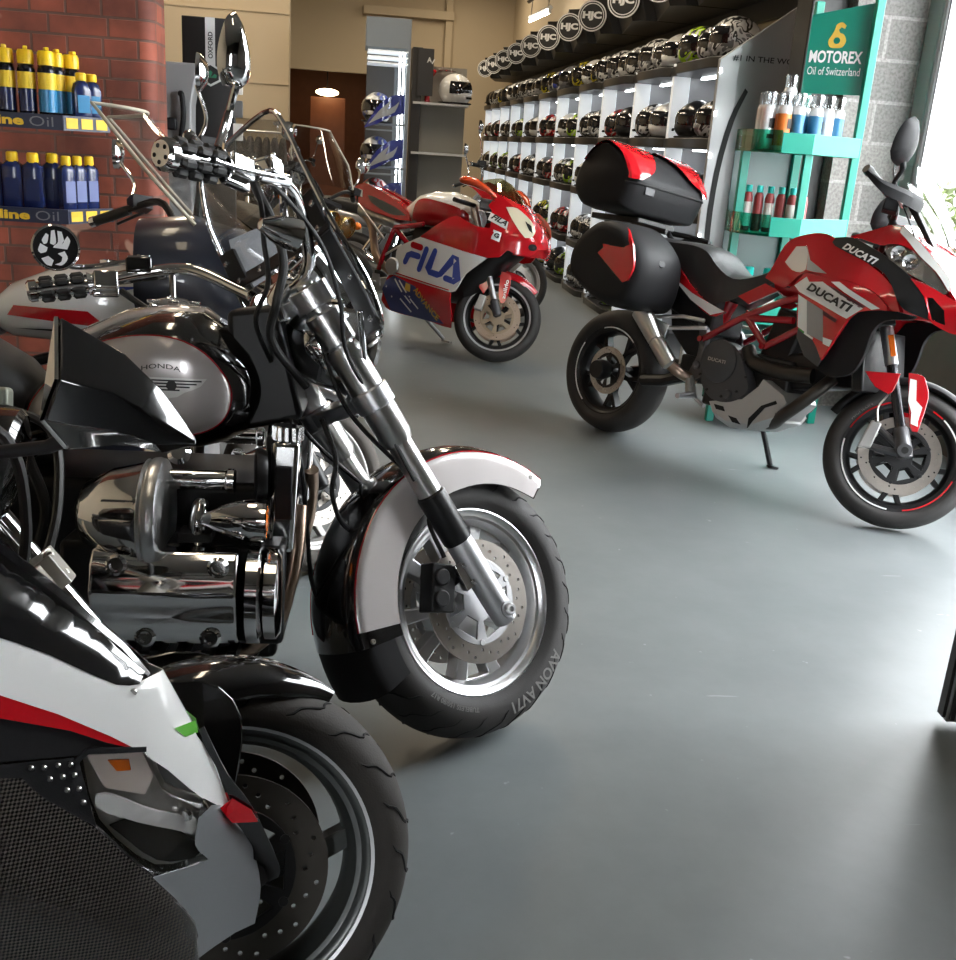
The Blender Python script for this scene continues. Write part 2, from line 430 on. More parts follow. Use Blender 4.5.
# brick pier wall with a rounded corner
g = G(); xr, yf = -.775, 4.55; arc = [(xr-.06+.06*sin(a), yf+.06-.06*cos(a)) for a in [pi/2*i/6 for i in range(7)]]
ol = [(-3.6, yf)]+arc+[(xr, yf+.26), (-3.6, yf+.26)]
g.loft([[V((x, y, 0)) for x, y in ol], [V((x, y, 4.2)) for x, y in ol]])
struct(g.obj('wall_left', BRICK, smooth=True), 'red brick wall with a rounded corner')
g = G(); g.box((-3.65, 8.5, 2.1), (.1, 25, 4.2)); struct(g.obj('wall_far_left', CREAMW, smooth=False))
# cream bulkhead on the left, open underneath
g = G(); g.box((-2.15, 12.1, 2.87), (3.0, .2, 2.70)); struct(g.obj('wall_bulkhead', CREAMW, bevel=.01), 'cream boarded bulkhead')
g = G()
for z in (1.9, 2.6, 3.3): g.box((-2.15, 11.995, z), (3.0, .012, .02))
struct(g.obj('trim_1', CREAMW), 'cream board joint strips')
# back wall with the dark opening
g = G(); g.box((-.05, 20.1, 3.35), (2.1, .2, 1.7)); g.box((-2.4, 20.1, 2.1), (2.5, .2, 4.2)); g.box((2.05, 20.1, 2.1), (2.1, .2, 4.2)); struct(g.obj('wall_back', CREAMW, smooth=False), 'cream back wall above a dark opening')
g = G(); g.box((1.72, 19.93, 2.1), (.12, .12, 4.2)); struct(g.obj('trim_2', CREAMW, bevel=.005), 'cream corner post')
g = G(); g.box((1.0, 19.9, 3.55), (1.6, .16, .14)); struct(g.obj('trim_3', CREAMW, bevel=.005))
# room beyond
g = G(); g.box((-.3, 23.6, 1.6), (5, .1, 3.2)); struct(g.obj('wall_beyond', BROWN, smooth=False), 'brown wall in the dim room beyond')
g = G(); g.box((-.3, 21.95, 2.85), (5, 3.4, .1)); struct(g.obj('ceiling_beyond', OLIVE, smooth=False))
g = G(); g.box((-2.75, 21.95, 1.6), (.1, 3.4, 3.2)); struct(g.obj('wall_beyond_left', BROWN, smooth=False))
g = G(); g.box((2.15, 21.95, 1.6), (.1, 3.4, 3.2)); struct(g.obj('wall_beyond_right', BROWN, smooth=False))
g = G(); g.box((-.42, 21.6, 1.05), (.68, .1, 2.1)); struct(g.obj('door_2', mat('brown door', (.17,.06,.03), .45, var=.2), bevel=.01), 'brown door in the dim room beyond')
# right side: helmet wall, block pier, window, door opening
g = G(); g.box((2.95, 13.15, 2.1), (.1, 14.1, 4.2)); struct(g.obj('wall_right', CREAMW, smooth=False))
g = G(); g.box((3.03, 6.1, 2.1), (.46, .2, 4.2)); struct(g.obj('wall_block_pier', BLOCK, smooth=False), 'bare grey concrete block pier')
g = G(); g.box((2.68, 6.2, 2.1), (.22, .22, 4.2)); struct(g.obj('trim_4', mat('dark steel column', (.02,.019,.018), .5), bevel=.01), 'dark painted steel column')
SILLW = mat('dark brown grey sill wall', (.11,.085,.075), .7, var=.15)
WY0, WY1 = 3.75, 6.0
g = G(); g.box((3.3, (WY0+WY1)/2, .36), (.2, WY1-WY0, .72)); struct(g.obj('wall_window_sill', SILLW, smooth=False), 'dark brown wall below the window')
g = G(); g.box((3.3, (WY0+WY1)/2, 3.75), (.2, WY1-WY0, .9)); g.box((3.3, 3.71, 2.1), (.2, .08, 4.2)); g.box((3.3, -.35, 2.1), (.2, 5.2, 4.2)); struct(g.obj('wall_right_front', mat('grey wall paint', (.22,.22,.215), .6), smooth=False))
g = G()
for (y, w) in ((5.93, .14), (4.9, .05), (3.8, .1)): g.box((3.27, y, 2.01), (.09, w, 2.58))
for z in (.75, 3.27): g.box((3.27, 4.88, z), (.09, 2.2, .07))
wf = struct(g.obj('window_1', FRAMEG, bevel=.006), 'large shop window in a grey-green frame')
g = G(); g.box((3.255, 5.835, 2.01), (.05, .03, 2.5)); g.box((3.245, 5.80, 2.01), (.02, .02, 2.5)); g.obj('window_bead', FRAMEA, wf)
g = G(); g.box((3.3, 4.85, 2.0), (.008, 2.1, 2.5)); g.obj('pane', GLASS, wf, smooth=False)
# open glazed door leaf that stands into the room
dl = root('door_1', 'open aluminium door leaf at the right edge', 'door', (1.64, 2.29, 0), radians(-6)); dl['kind'] = 'structure'
FB = mat('black door gasket', (.01,.01,.01), .5)
g = G(); g.box((.03, 0, 1.09), (.06, .045, 2.14)); g.box((1.47, 0, 1.09), (.06, .045, 2.14)); g.box((.75, 0, 2.13), (1.5, .045, .06)); g.obj('door_frame', FRAMEA, dl, bevel=.003)
g = G(); g.box((.012, -.026, 1.09), (.012, .01, 2.12)); g.box((.042, -.026, 1.09), (.014, .01, 2.12)); g.box((-.004, 0, 1.09), (.01, .03, 2.12)); g.obj('gasket', FB, dl)
g = G(); g.box((.75, 0, .56), (1.42, .03, 1.06)); g.obj('kick_panel', mat('grey door panel', (.2,.2,.2), .4), dl)
g = G(); g.box((.75, 0, 1.60), (1.42, .008, 1.0)); g.obj('pane', GLASS, dl)
# shop front behind the camera, partly glazed
g = G(); g.box((-.4, -3.0, 3.5), (7.4, .2, 1.4)); g.box((-.4, -3.0, .2), (7.4, .2, .4)); 
for x, w in ((-2.6, 2.6), (.9, 3.2), (2.9, 1.0)): g.box((x, -3.0, 2.1), (w, .2, 4.2))
struct(g.obj('wall_front', mat('grey wall paint', (.22,.22,.215), .6), smooth=False))
# outside
g = G(); g.box((9.2, 6, -.06), (12, 40, .1)); struct(g.obj('ground_outside', TARMAC, smooth=False))
g = G(); g.box((15.5, 15, 2.2), (.3, 40, 5)); struct(g.obj('wall_neighbour', RENDERW, smooth=False), 'pale rendered building across the yard')
g = G()
for z in (1.15, 1.4, 2.0, 2.35): g.box((15.32, 15, z), (.06, 30, .05))
struct(g.obj('trim_5', mat('grey rail', (.05,.05,.055), .6)), 'thin grey rails on the building outside')
# ------------------------------------------------------------------ motorcycle building blocks
class Bike:
    """local frame: x forward, y left, z up, origin on the ground under the unsteered front axle"""
    def __init__(s, name, label, wheel_at, head, lean, steer, rake, trail, R, group=None):
        rk = radians(rake); ax = V((-sin(rk), 0, cos(rk))); p0 = V((trail, 0, 0))
        s.S = Matrix.Translation(p0) @ Matrix.Rotation(radians(steer), 4, ax) @ Matrix.Translation(-p0)
        M = Matrix.Rotation(radians(head), 4, 'Z') @ Matrix.Rotation(-radians(lean), 4, 'X')
        w = M @ (s.S @ V((0, 0, R)))
        s.M = Matrix.Translation((wheel_at[0]-w.x, wheel_at[1]-w.y, 0)) @ M
        s.root = root(name, label, 'motorcycle', group=group, M=s.M); s.R = R
    def g(s): return G()
    def gs(s): return G(s.S)

def wheel(b, name, x, steered, R, W, rim, spoke, m_rim, m_tyre, discs=(), tread=0, m_disc=None, label=None, m_car=None):
    """returns the rim part; tyre and discs are its children. spoke: (count, kind)"""
    base = (b.S if steered else Matrix.Identity(4)) @ Matrix.Translation((x, 0, R))
    g = G(base); h = W*.5
    g.lathe([(rim-.022, -h*.62), (rim+.004, -h*.70), (rim+.010, -h*.78), (rim+.004, -h*.80), (rim-.006, -h*.74), (rim-.014, -h*.60), (rim-.03, -h*.35), (rim-.036, 0), (rim-.03, h*.35), (rim-.014, h*.60), (rim-.006, h*.74), (rim+.004, h*.80), (rim+.010, h*.78), (rim+.004, h*.70), (rim-.01, h*.55), (rim-.012, 0), (rim-.01, -h*.55)], n=64, closed=True)
    g.lathe([(.0, -h*.75), (.026, -h*.75), (.034, -h*.6), (.034, h*.6), (.026, h*.75), (0, h*.75)], n=28)
    k, kind = spoke
    for i in range(k):
        q = Matrix.Rotation(2*pi*i/k+.2, 4, 'Y')
        if kind == 'wide':    # broad cast spoke with an opening
            ol = crv([(.03, -.035), (rim*.55, -.05), (rim-.02, -.085), (rim-.02, .085), (rim*.55, .05), (.03, .035)], 3)
            hl = crv([(rim*.52, -.018), (rim*.83, -.035), (rim*.83, .035), (rim*.52, .018)], 3, 40)
            g.plate(ol, -h*.30, h*.30, [hl], q)
        elif kind == 'y':
            g.plate([(.025, -.018), (rim*.5, -.012), (rim-.02, -.055), (rim-.02, -.032), (rim*.62, 0), (rim-.02, .032), (rim-.02, .055), (rim*.5, .012), (.025, .018)], -h*.25, h*.25, (), q)
        elif kind == 'curved':
            ol = crv([(.02, -.03), (rim*.5, -.005), (rim-.025, .06), (rim-.018, .105), (rim*.55, .045), (.02, .03)], 4)
            g.plate(ol, -h*.28, h*.28, (), q)
        else:
            g.plate([(.02, -.016), (rim-.02, -.011), (rim-.02, .011), (.02, .016)], -h*.22, h*.22, (), q)
    po = g.obj(name, m_rim, b.root, bevel=.003, seg=2); tag(po, label)
    # tyre
    g = G(base); hh = R-rim; prof = []
    prof.append((rim+.002, -h*.72))
    for i in range(17):
        t = radians(-104+208*i/16)
        prof.append((R-hh*.62+hh*.62*cos(t) if abs(t) < pi/2 else R-hh*.62+hh*.62*cos(t), h*sin(t)))
    prof.append((rim+.002, h*.72))
    g.lathe(prof, n=96)
    ty = g.obj('tyre', m_tyre, po, angle=60)
    if tread:
        g = G(base)
        def sp(t, a): 
            r = R-hh*.62+hh*.62*cos(t)+.0003; return V((r*cos(a), h*sin(t), r*sin(a)))
        for i in range(tread):
            for sg in (1, -1):
                a0 = 2*pi*(i+(.5 if sg < 0 else 0))/tread
                P = [sp(sg*radians(12+66*j/9), a0+.26*(j/9)**1.4+.02*sin(j*1.3)) for j in range(10)]
                g.tube(P, [.0008]+[.0024]*8+[.0008], 5)
        g.obj('tread_groove', GROOVE, ty)
    for (y, r0, r1) in discs:
        g = G(base @ Matrix.Translation((0, y, 0)))
        holes = []
        nh = 36
        for i in range(nh):
            a = 2*pi*i/nh
            holes.append(circle(((r0+(r1-r0)*(.3+.2*(i % 3)))*cos(a), (r0+(r1-r0)*(.3+.2*(i % 3)))*sin(a)), .0042, 7))
        g.plate(circle((0, 0), r1, 72), -.0026, .0026, [circle((0, 0), r0, 48)]+holes)
        d = g.obj('brake_disc', m_disc or DISC, po, smooth=False)
        g = G(base @ Matrix.Translation((0, y, 0)))
        hs = [crv([((r0*.48)*cos(a-.36), (r0*.48)*sin(a-.36)), ((r0*.90)*cos(a-.36), (r0*.90)*sin(a-.36)), ((r0*.90)*cos(a+.36), (r0*.90)*sin(a+.36)), ((r0*.48)*cos(a+.36), (r0*.48)*sin(a+.36))], 2, 30) for a in [2*pi*i/6 for i in range(6)]]
        g.plate(circle((0, 0), r0+.002, 48), -.0035, .0035, hs)
        for i in range(6):
            a = 2*pi*(i+.5)/6; g.lathe([(0, -.006), (.008, -.006), (.008, .006), (0, .006)], (r0*.97*cos(a), 0, r0*.97*sin(a)), n=10)
        g.obj('disc_carrier', m_car or ALU_M, d, bevel=.001)
    return po, ty, base

def ring_text(g, base, t, r, y, a_mid, h, side=-1, bold=.02, span=None):
    """lettering round a tyre wall; side -1 is the right side"""
    vs, fs, asp = text2d(t, bold); L = (h*asp)/r if span is None else span
    def mp(u, v):
        a = a_mid - side*L*(.5-u) if side > 0 else a_mid + L*(.5-u)
        rr = r+(v-.5)*h
        return base @ V((rr*cos(a), y, rr*sin(a)))
    g.add([mp(u, v) for u, v in vs], fs)

def bolt(g, p, r=.007, ax=(0, -1, 0), h=.006):
    g.lathe([(0, 0), (r, 0), (r, h*.7), (r*.8, h), (r*.45, h), (r*.4, h*.5), (0, h*.5)], p, ax, 12)

def spring_hose(pts, r, n=8): 
    return [tuple(p) for p in bez(pts, n)]
def bez(pts, n=6):
    """smooth 3-D polyline through points"""
    P = [V(p) for p in pts]; out = []
    for i in range(len(P)-1):
        p1, p2 = P[i], P[i+1]; p0 = P[i-1] if i else p1*2-p2; p3 = P[i+2] if i+2 < len(P) else p2*2-p1
        for j in range(n):
            t = j/n
            out.append(.5*((2*p1)+(p2-p0)*t+(2*p0-5*p1+4*p2-p3)*t*t+(3*p1-p0-3*p2+p3)*t*t*t))
    out.append(P[-1]); return out

def body_fn(st):
    """right-hand surface y(x,z) of a lofted body"""
    def fn(x, z):
        def col(k): return lerp(x, [(s[0], s[k]) for s in sorted(st)])
        w, zb, zt, p = col(1), col(2), col(3), col(4)
        zc = (zb+zt)/2; h = (zt-zb)/2; u = min(.985, abs((z-zc)/h))
        return -w*(1-u**p)**(1/p)
    return fn

def both(b, name, m, parent, ol, fn, th=.006, res=.03, holes=(), off=0.0, sides=(1, -1), label=None, angle=50):
    r = []
    for sg in sides:
        g = b.g(); t = G(); t.sheet(ol, fn, th, res, holes, off)
        g.add([(p.x, sg*p.y, p.z) for p in t.v], [f if sg > 0 else f[::-1] for f in t.f])
        o = g.obj(name, m, parent, angle=angle); tag(o, label); r.append(o)
    return r
def slab(g, ol, y0, y1):
    g.plate(ol, min(y0, y1), max(y0, y1)); return g

# ------------------------------------------------------------------ the big cruiser in the middle
def honda():
    b = Bike('cruiser_motorcycle', 'silver and black cruiser motorcycle with chrome engine, windscreen and wide front tyre', (.309, 2.351), -2, 6, 38, 32, .152, .334)
    rt = b.root; S = b.S
    po, ty, base = wheel(b, 'front_wheel', 0, True, .334, .155, .224, (5, 'wide'), ALU, RUB, [(-.072, .105, .152), (.072, .105, .152)], tread=26, label='polished cast front wheel')
    g = G(); ring_text(g, base, 'AVON AV71', .281, -.0775, radians(-52), .030); g.obj('tyre_lettering', INKG, ty); g = G(); ring_text(g, base, 'TUBELESS 150/80 R17', .262, -.079, radians(-112), .012); g.obj('tyre_lettering', INKG, ty)
    # fork
    rk = radians(33); dr = V((-sin(rk), 0, cos(rk)))
    for sg in (-1, 1):
        y = .128*sg
        def P(t): return V((.02, y, .31))+dr*t   # distance up the leg
        g = b.gs(); g.cyl(P(.34), P(.885), .030); fl = g.obj('fork_leg', mat('brushed fork tube', (.66,.65,.64), .28, 1), rt)
        tag(fl, 'polished right fork leg' if sg < 0 else 'polished left fork leg')
        g = b.gs(); g.tube([P(.48), P(.5), P(.72), P(.735)], [.034, .041, .041, .036], 24); g.tube([P(.74), P(.745), P(.82), P(.825)], [.038, .042, .042, .038], 24); g.obj('fork_cover', mat('brushed fork tube', (.66,.65,.64), .28, 1), fl)
        g = b.gs(); g.tube([P(.20), P(.21), P(.335), P(.34)], [.031, .036, .036, .031], 24); g.obj('dust_cover', BSATIN, fl)
        g = b.gs(); g.tube([P(-.035), P(-.03), P(.0), P(.19), P(.21)], [.022, .029, .031, .034, .031], 24); g.tube([V((.02, y-.03*sg*-1, .31)), V((.02, y+.034*sg, .31))], .020, 20); bolt(g, V((.02, y+.034*sg, .31)), .015, (0, sg, 0), .012); g.obj('slider', ALU_M, fl)
        g = b.gs()   # caliper behind the leg
        c = V((-.135, .098*sg, .372))
        g.hexa([c+V(q) for q in ((-.045,-.028,-.055), (.02,-.028,-.06), (.02,.028,-.06), (-.045,.028,-.055), (-.03,-.028,.06), (.035,-.028,.05), (.035,.028,.05), (-.03,.028,.06))])
        g.cyl(c+V((-.01, -.036, .025)), c+V((-.01, .036, .025)), .021); g.cyl(c+V((-.015, -.036, -.025)), c+V((-.015, .036, -.025)), .021)
        g.box(c+V((.06, 0, .03)), (.09, .014, .035), Matrix.Rotation(-.5, 3, 'Y'))
        g.obj('brake_caliper', BSATIN, fl, bevel=.004)
        g = b.gs(); g.tube(bez([c+V((-.0, -.03, .07)), c+V((-.03, -.02, .15)), V((-.16, .10*sg, .60)), V((-.36, .11*sg, .78)), V((-.42, .1*sg, .95))], 8), .0055, 8); g.obj('brake_hose', HOSE, fl)
        if sg < 0:
            g = b.gs(); g.box(c+V((.06, -.03, .03)), (.05, .02, .07), Matrix.Rotation(-.5, 3, 'Y')); bolt(g, c+V((.05, -.04, .05)), .008); bolt(g, c+V((.075, -.04, .01)), .008); g.obj('caliper_bracket', CHROME, fl, bevel=.004)
    # clamps
    g = b.gs(); c = V((-.36, 0, .86)); 
    for (t, nm) in ((.60, 'lower_clamp'), (.862, 'upper_clamp')):
        g = b.gs(); q = V((.02, 0, .31))+dr*t
        g.box(q, (.07, .32, .035), Matrix.Rotation(-rk, 3, 'Y'))
        for sg in (-1, 1): g.cyl(q+V((0, .128*sg, 0))-dr*.025, q+V((0, .128*sg, 0))+dr*.025, .047)
        if t > .8:
            for sg in (-1, 1): bolt(g, q+V((0, .128*sg, 0))+dr*.025, .02, dr, .012)
        g.obj(nm, ALU, rt, bevel=.004)
    # front fender: a deep valanced sweep; crown black, sides silver
    def fend(t0, t1, s0, s1, off, n=26, m=14):
        rings = []
        for i in range(n+1):
            a = t0+(t1-t0)*i/n
            row = []
            flare = .012*max(0, (a-radians(140))/radians(60))
            for j in range(m+1):
                q = s0+(s1-s0)*j/m       # -1..1 across; beyond .6 it is the skirt
                w = .100+flare
                if abs(q) <= .6: y = w*sin(q/.6*pi/2); r = .350+.048*cos(q/.6*pi/2)
                else: y = w*(1 if q > 0 else -1); r = .350-(abs(q)-.6)/.4*lerp(math.degrees(a), [(25, .015), (60, .045), (100, .07), (150, .085), (195, .09)])
                nrm = off
                row.append((a, r+nrm*(abs(q) < .6), y*(1+nrm/.1*(abs(q) >= .25))))
            rings.append(row)
        return rings
    def fend_mesh(t0, t1, s0, s1, off, th=.004):
        A = fend(t0, t1, s0, s1, off); B = fend(t0, t1, s0, s1, off-th); g = b.gs(); n = len(A); m = len(A[0])
        def pt(q): return V((q[1]*cos(q[0]), q[2], .334+q[1]*sin(q[0])))
        vs = [pt(q) for r in A for q in r]+[pt(q) for r in B for q in r]; k = n*m; fs = []
        for i in range(n-1):
            for j in range(m-1):
                a = i*m+j; f = (a, a+1, a+m+1, a+m); fs.append(f); fs.append(tuple(x+k for x in f[::-1]))
        for j in range(m-1):
            fs.append((j, j+k, j+1+k, j+1)); a = (n-1)*m+j; fs.append((a, a+1, a+1+k, a+k))
        for i in range(n-1):
            a = i*m; fs.append((a, a+m, a+m+k, a+k)); a = i*m+m-1; fs.append((a, a+k, a+m+k, a+m))
        return g.add(vs, fs)
    fe = fend_mesh(radians(54), radians(194), -1, 1, 0).obj('front_fender', BLACK, rt, angle=50)
    for s0, s1 in ((-1, -.46), (.46, 1)): fend_mesh(radians(55), radians(188), s0, s1, .0025, .002).obj('fender_side', SILVER, fe, angle=50)
    for s0, s1 in ((-.47, -.445), (.445, .47)): fend_mesh(radians(55), radians(188), s0, s1, .0032, .002).obj('pinstripe', DRED, fe, angle=50)
    fend_mesh(radians(192), radians(212), -.9, .9, -.002).obj('mud_flap', BPLAS, fe, angle=50)
    g = b.gs()
    for a in (192, 62): 
        for y in (-.115, .115): bolt(g, V((.345*cos(radians(a)), y, .334+.345*sin(radians(a)))), .006, (0, 1 if y > 0 else -1, 0))
    g.obj('fender_bolt', STEEL, fe)
    # headlight, gauge pod
    hx = V((-.30, 0, .955)); ax = V((.96, 0, -.18)).normalized()
    g = b.gs(); g.lathe([(.0, -.15), (.03, -.148), (.07, -.12), (.095, -.06), (.102, 0), (.108, .01), (.108, .03), (.098, .035)], hx, ax, 40); hl = g.obj('headlight', CHROME, rt)
    g = b.gs(); g.lathe([(.098, .035), (.09, .05), (.05, .062), (0, .066)], hx, ax, 40); g.obj('lens', LENS, hl)
    gx = V((-.425, 0, 1.135)); ga = V((-.72, 0, .62)).normalized()
    for y in (-.062, .062):
        q = gx+V((0, y, 0)); g = b.gs(); g.lathe([(0, -.13), (.034, -.128), (.047, -.09), (.052, -.05), (.056, 0), (.062, .004), (.062, .016), (.054, .018), (.052, .006), (0, .006)], q, ga, 36); gp = g.obj('gauge', CHROME, rt)
        g = b.gs(); g.lathe([(0, .008), (.052, .008)], q, ga, 32); g.obj('dial', INKW, gp)
    # handlebar: high pullback bars
    for sg in (-1, 1):
        P = bez([(-.50, .02*sg, 1.06), (-.46, .09*sg, 1.08), (-.47, .16*sg, 1.12), (-.56, .27*sg, 1.20), (-.66, .34*sg, 1.20), (-.76, .385*sg, 1.175)], 8)
        g = b.gs(); g.tube(P, .0145, 14); hb = g.obj('handlebar', CHROME, rt)
        a = V((-.765, .385*sg, 1.172)); e = V((-.895, .432*sg, 1.150)); GS = 1.35 if sg < 0 else 1.2; d = (e-a).normalized()
        g = b.gs(); g.tube([a, a+d*.012, a+d*.014, e-d*.012, e-d*.01, e+d*.006, e+d*.012], [q*GS for q in (.019, .024, .017, .017, .022, .022, .017)], 20); gr = g.obj('grip', CHROME, hb)
        g = b.gs()
        for i in range(3):
            for q in range(6):
                an = 2*pi*q/6; u = d.orthogonal().normalized(); w_ = d.cross(u); c = (u*cos(an)+w_*sin(an))*.0175*GS
                t0 = .02+i*.036
                g.tube([a+d*t0+c, a+d*(t0+.006)+c*1.12, a+d*(t0+.024)+c*1.12, a+d*(t0+.030)+c], [.004*GS, .0075*GS, .0075*GS, .004*GS], 8)
        g.obj('grip_pad', HOSE, gr)
        g = b.gs()
        for q in range(5):
            an = 2*pi*q/5; u = d.orthogonal().normalized(); w_ = d.cross(u); g.lathe([(0, .0125), (.0042, .0125)], e+(u*cos(an)+w_*sin(an))*.015, d, 8)
        g.obj('end_cap_hole', BPLAS, gr)
        # switch housing, master cylinder, lever
        g = b.gs(); g.box(a-d*.03, (.058, .05, .046), Matrix.Rotation(-.35*sg, 3, 'Z')); g.box(a-d*.028+V((0, 0, -.008)), (.064, .02, .058), Matrix.Rotation(-.35*sg, 3, 'Z')); sw = g.obj('switch_housing', CHROME, hb, bevel=.006, seg=3)
        g = b.gs()
        for k in range(3): g.box(a-d*(.04-.014*k)+V((-.03, 0, -.012+.012*k)), (.010, .010, .008))
        g.obj('switch', BPLAS, sw, bevel=.001)
        mc = a-d*.085+V((.03, 0, .03))
        if sg < 0: mc = mc+V((-.012, 0, -.018))
        g = b.gs(); g.box(mc, (.062, .078, .038) if sg > 0 else (.040, .066, .028), Matrix.Rotation(-.5*sg, 3, 'Z')); g.cyl(mc-d*.04+V((.02, 0, -.014)), mc+d*.05+V((.02, 0, -.014)), .014); m_ = g.obj('master_cylinder', BLACK if sg > 0 else CHROME, hb, bevel=.005, seg=3)
        g = b.gs(); g.box(mc+V((0, 0, .021 if sg > 0 else .016)), (.052, .068, .006) if sg > 0 else (.034, .058, .005), Matrix.Rotation(-.5*sg, 3, 'Z')); bolt(g, mc+V((.012, .018*sg, .024)), .004, (0, 0, 1)); bolt(g, mc+V((-.012, -.018*sg, .024)), .004, (0, 0, 1)); g.obj('reservoir_lid', CHROME, m_, bevel=.002)
        g = b.gs(); L0 = mc+V((.036, .01*sg, -.014)); g.tube(bez([L0, L0+d*.05+V((.012, 0, 0)), L0+d*.12+V((.008, 0, 0)), L0+d*.185+V((-.006, .01*sg, 0))], 6), [.008]*6+[.0075]*6+[.006]*6+[.009], 10, flat=.6); g.obj('lever', CHROME, hb)
        # mirror
        if sg > 0:
            mc_ = V((-.842, .42, 1.262)); nrm = V((-.25, -.80, .25))
            nrm = (S.to_3x3().inverted() @ (b.M.to_3x3().inverted() @ V((.30, -1.0, .12)))).normalized()
            g = b.gs(); g.lathe([(0, -.03), (.02, -.029), (.045, -.018), (.056, 0), (.056, .006), (.052, .008), (.052, .004), (0, .004)], mc_, nrm, 36); mi = g.obj('mirror', CHROME, hb); tag(mi, 'round chrome mirror with a reflection painted in white shapes')
            g = b.gs(); g.lathe([(0, .0045), (.051, .0045)], mc_, nrm, 32); g.obj('mirror_glass', mat('matt black', (.006,.006,.006), .6, spec=.15), mi)
            zz = b.M.to_3x3() @ S.to_3x3(); up = zz.inverted() @ V((0, 0, 1)); up = (up-nrm*up.dot(nrm)).normalized(); rx = up.cross(nrm).normalized()
            g = b.gs()
            def on(u, v): return mc_+nrm*.0055+rx*u+up*v
            for ol in ([(-.030,.018),(-.020,.034),(-.014,.030),(-.018,.012),(-.026,.008)], [(-.012,.010),(-.008,.040),(.000,.042),(.002,.014),(-.004,.006)], [(.006,.014),(.006,.040),(.016,.038),(.020,.016),(.014,.008),(.028,.028),(.034,.016),(.026,-.004),(.010,-.002),(-.006,.000),(-.002,.006)], [(-.040,-.006),(-.034,.010),(-.018,.0),(-.022,-.010),(-.034,-.014)], [(.004,-.014),(.020,-.008),(.026,-.026),(.012,-.042),(-.004,-.040),(.010,-.034),(.014,-.022)], [(-.034,-.026),(-.018,-.020),(-.006,-.030),(-.012,-.044),(-.024,-.040)]):
                p2, f2 = cdt(crv(ol, 3, 60), (), 9)[0]; g.add([on(u, v) for u, v in p2], f2)
            g.obj('painted_reflection', INKW, mi, smooth=False)  # mirror's reflection, painted as white shapes on the black disc
            g = b.gs(); g.tube(bez([mc_-nrm*.025, mc_-nrm*.04+V((.04, -.005, -.045)), mc+V((-.01, 0, .02))], 6), .0065, 10); g.obj('mirror_stem', CHROME, mi)
        else:
            mc_ = V((-.752, -.42, 1.372)); nrm = (S.to_3x3().inverted() @ (b.M.to_3x3().inverted() @ V((-.75, .80, 0)))).normalized()
            zz = b.M.to_3x3() @ S.to_3x3(); up = zz.inverted() @ V((.05, 0, 1)); up = (up-nrm*up.dot(nrm)).normalized(); rx = up.cross(nrm).normalized()
            ol = crv([(.0, .125), (.028, .10), (.052, .03), (.054, -.03), (.034, -.075), (-.02, -.08), (-.052, -.05), (-.05, .02), (-.026, .09)], 4)
            rings = []
            for (t, sc) in ((-.045, .25), (-.034, .62), (-.018, .88), (0, 1), (.006, 1), (.008, .95)):
                rings.append([mc_+nrm*t*.7+rx*(u*sc*.62)+up*(v*sc*.66) for u, v in ol])
            g = b.gs(); g.loft(rings); mi = g.obj('mirror', CHROME, hb); tag(mi, 'teardrop chrome mirror')
            g = b.gs(); g.add([mc_+nrm*.0062+rx*(u*.57)+up*(v*.61) for u, v in ol], [tuple(range(len(ol)))]); g.obj('mirror_glass', MIRROR, mi, smooth=False)
            g = b.gs(); g.tube(bez([mc_-up*.045-nrm*.01, mc_-up*.10+V((-.005, .01, 0)), V((-.785, -.405, 1.19))], 6), [.0075]*6+[.009]*6+[.012], 10); g.obj('mirror_stem', CHROME, mi)
    g = b.gs()
    for sg in (-1, 1): g.tube([(-.485, .05*sg, .99), (-.50, .05*sg, 1.04), (-.475, .06*sg, 1.085)], .022, 16)
    g.box((-.478, 0, 1.088), (.05, .18, .03)); g.obj('handlebar_riser', CHROME, rt, bevel=.006, seg=3)
    for sg in (-1, 1):
        g = b.gs(); g.lathe([(0, -.075), (.012, -.07), (.026, -.04), (.033, -.01), (.034, .012), (.028, .016), (0, .014)], (-.585, .30*sg, 1.10), (1, 0, -.15), 24); g.tube([(-.60, .30*sg, 1.12), (-.60, .30*sg, 1.19)], .008, 10); g.obj('bar_turn_signal', CHROME, rt)
    # cables
    g = b.gs()
    g.tube(bez([(-.70, -.37, 1.17), (-.66, -.31, 1.17), (-.60, -.25, 1.14), (-.575, -.24, 1.06), (-.585, -.22, .98), (-.56, -.14, .92), (-.45, -.08, .84)], 8), .0095, 10)
    g.tube(bez([(-.70, -.37, 1.165), (-.65, -.30, 1.15), (-.615, -.235, 1.10), (-.60, -.215, 1.02), (-.61, -.17, .95), (-.52, -.05, .9)], 8), .0055, 8)
    g.obj('throttle_cable', HOSE, rt)
    g = b.gs(); g.tube(bez([(-.69, -.37, 1.185), (-.60, -.31, 1.17), (-.50, -.27, 1.10), (-.44, -.23, 1.0), (-.40, -.18, .90), (-.32, -.15, .80), (-.22, -.15, .62)], 8), .005, 8); g.obj('front_brake_hose', HOSE, rt)
    g = b.gs(); g.tube(bez([(-.70, .38, 1.16), (-.60, .30, 1.06), (-.52, .18, .97), (-.46, .05, .90)], 8), .008, 8); g.tube(bez([(-.69, .40, 1.17), (-.58, .28, 1.03), (-.55, .12, .93)], 8), .0055, 8); g.obj('clutch_hose', HOSE, rt)
    # windscreen
    def ws(y, z): return lerp(z, [(.90, -.315), (.95, -.345), (1.05, -.395), (1.165, -.465), (1.30, -.53), (1.42, -.57), (1.5, -.59)]) + .022 - .22*y*y
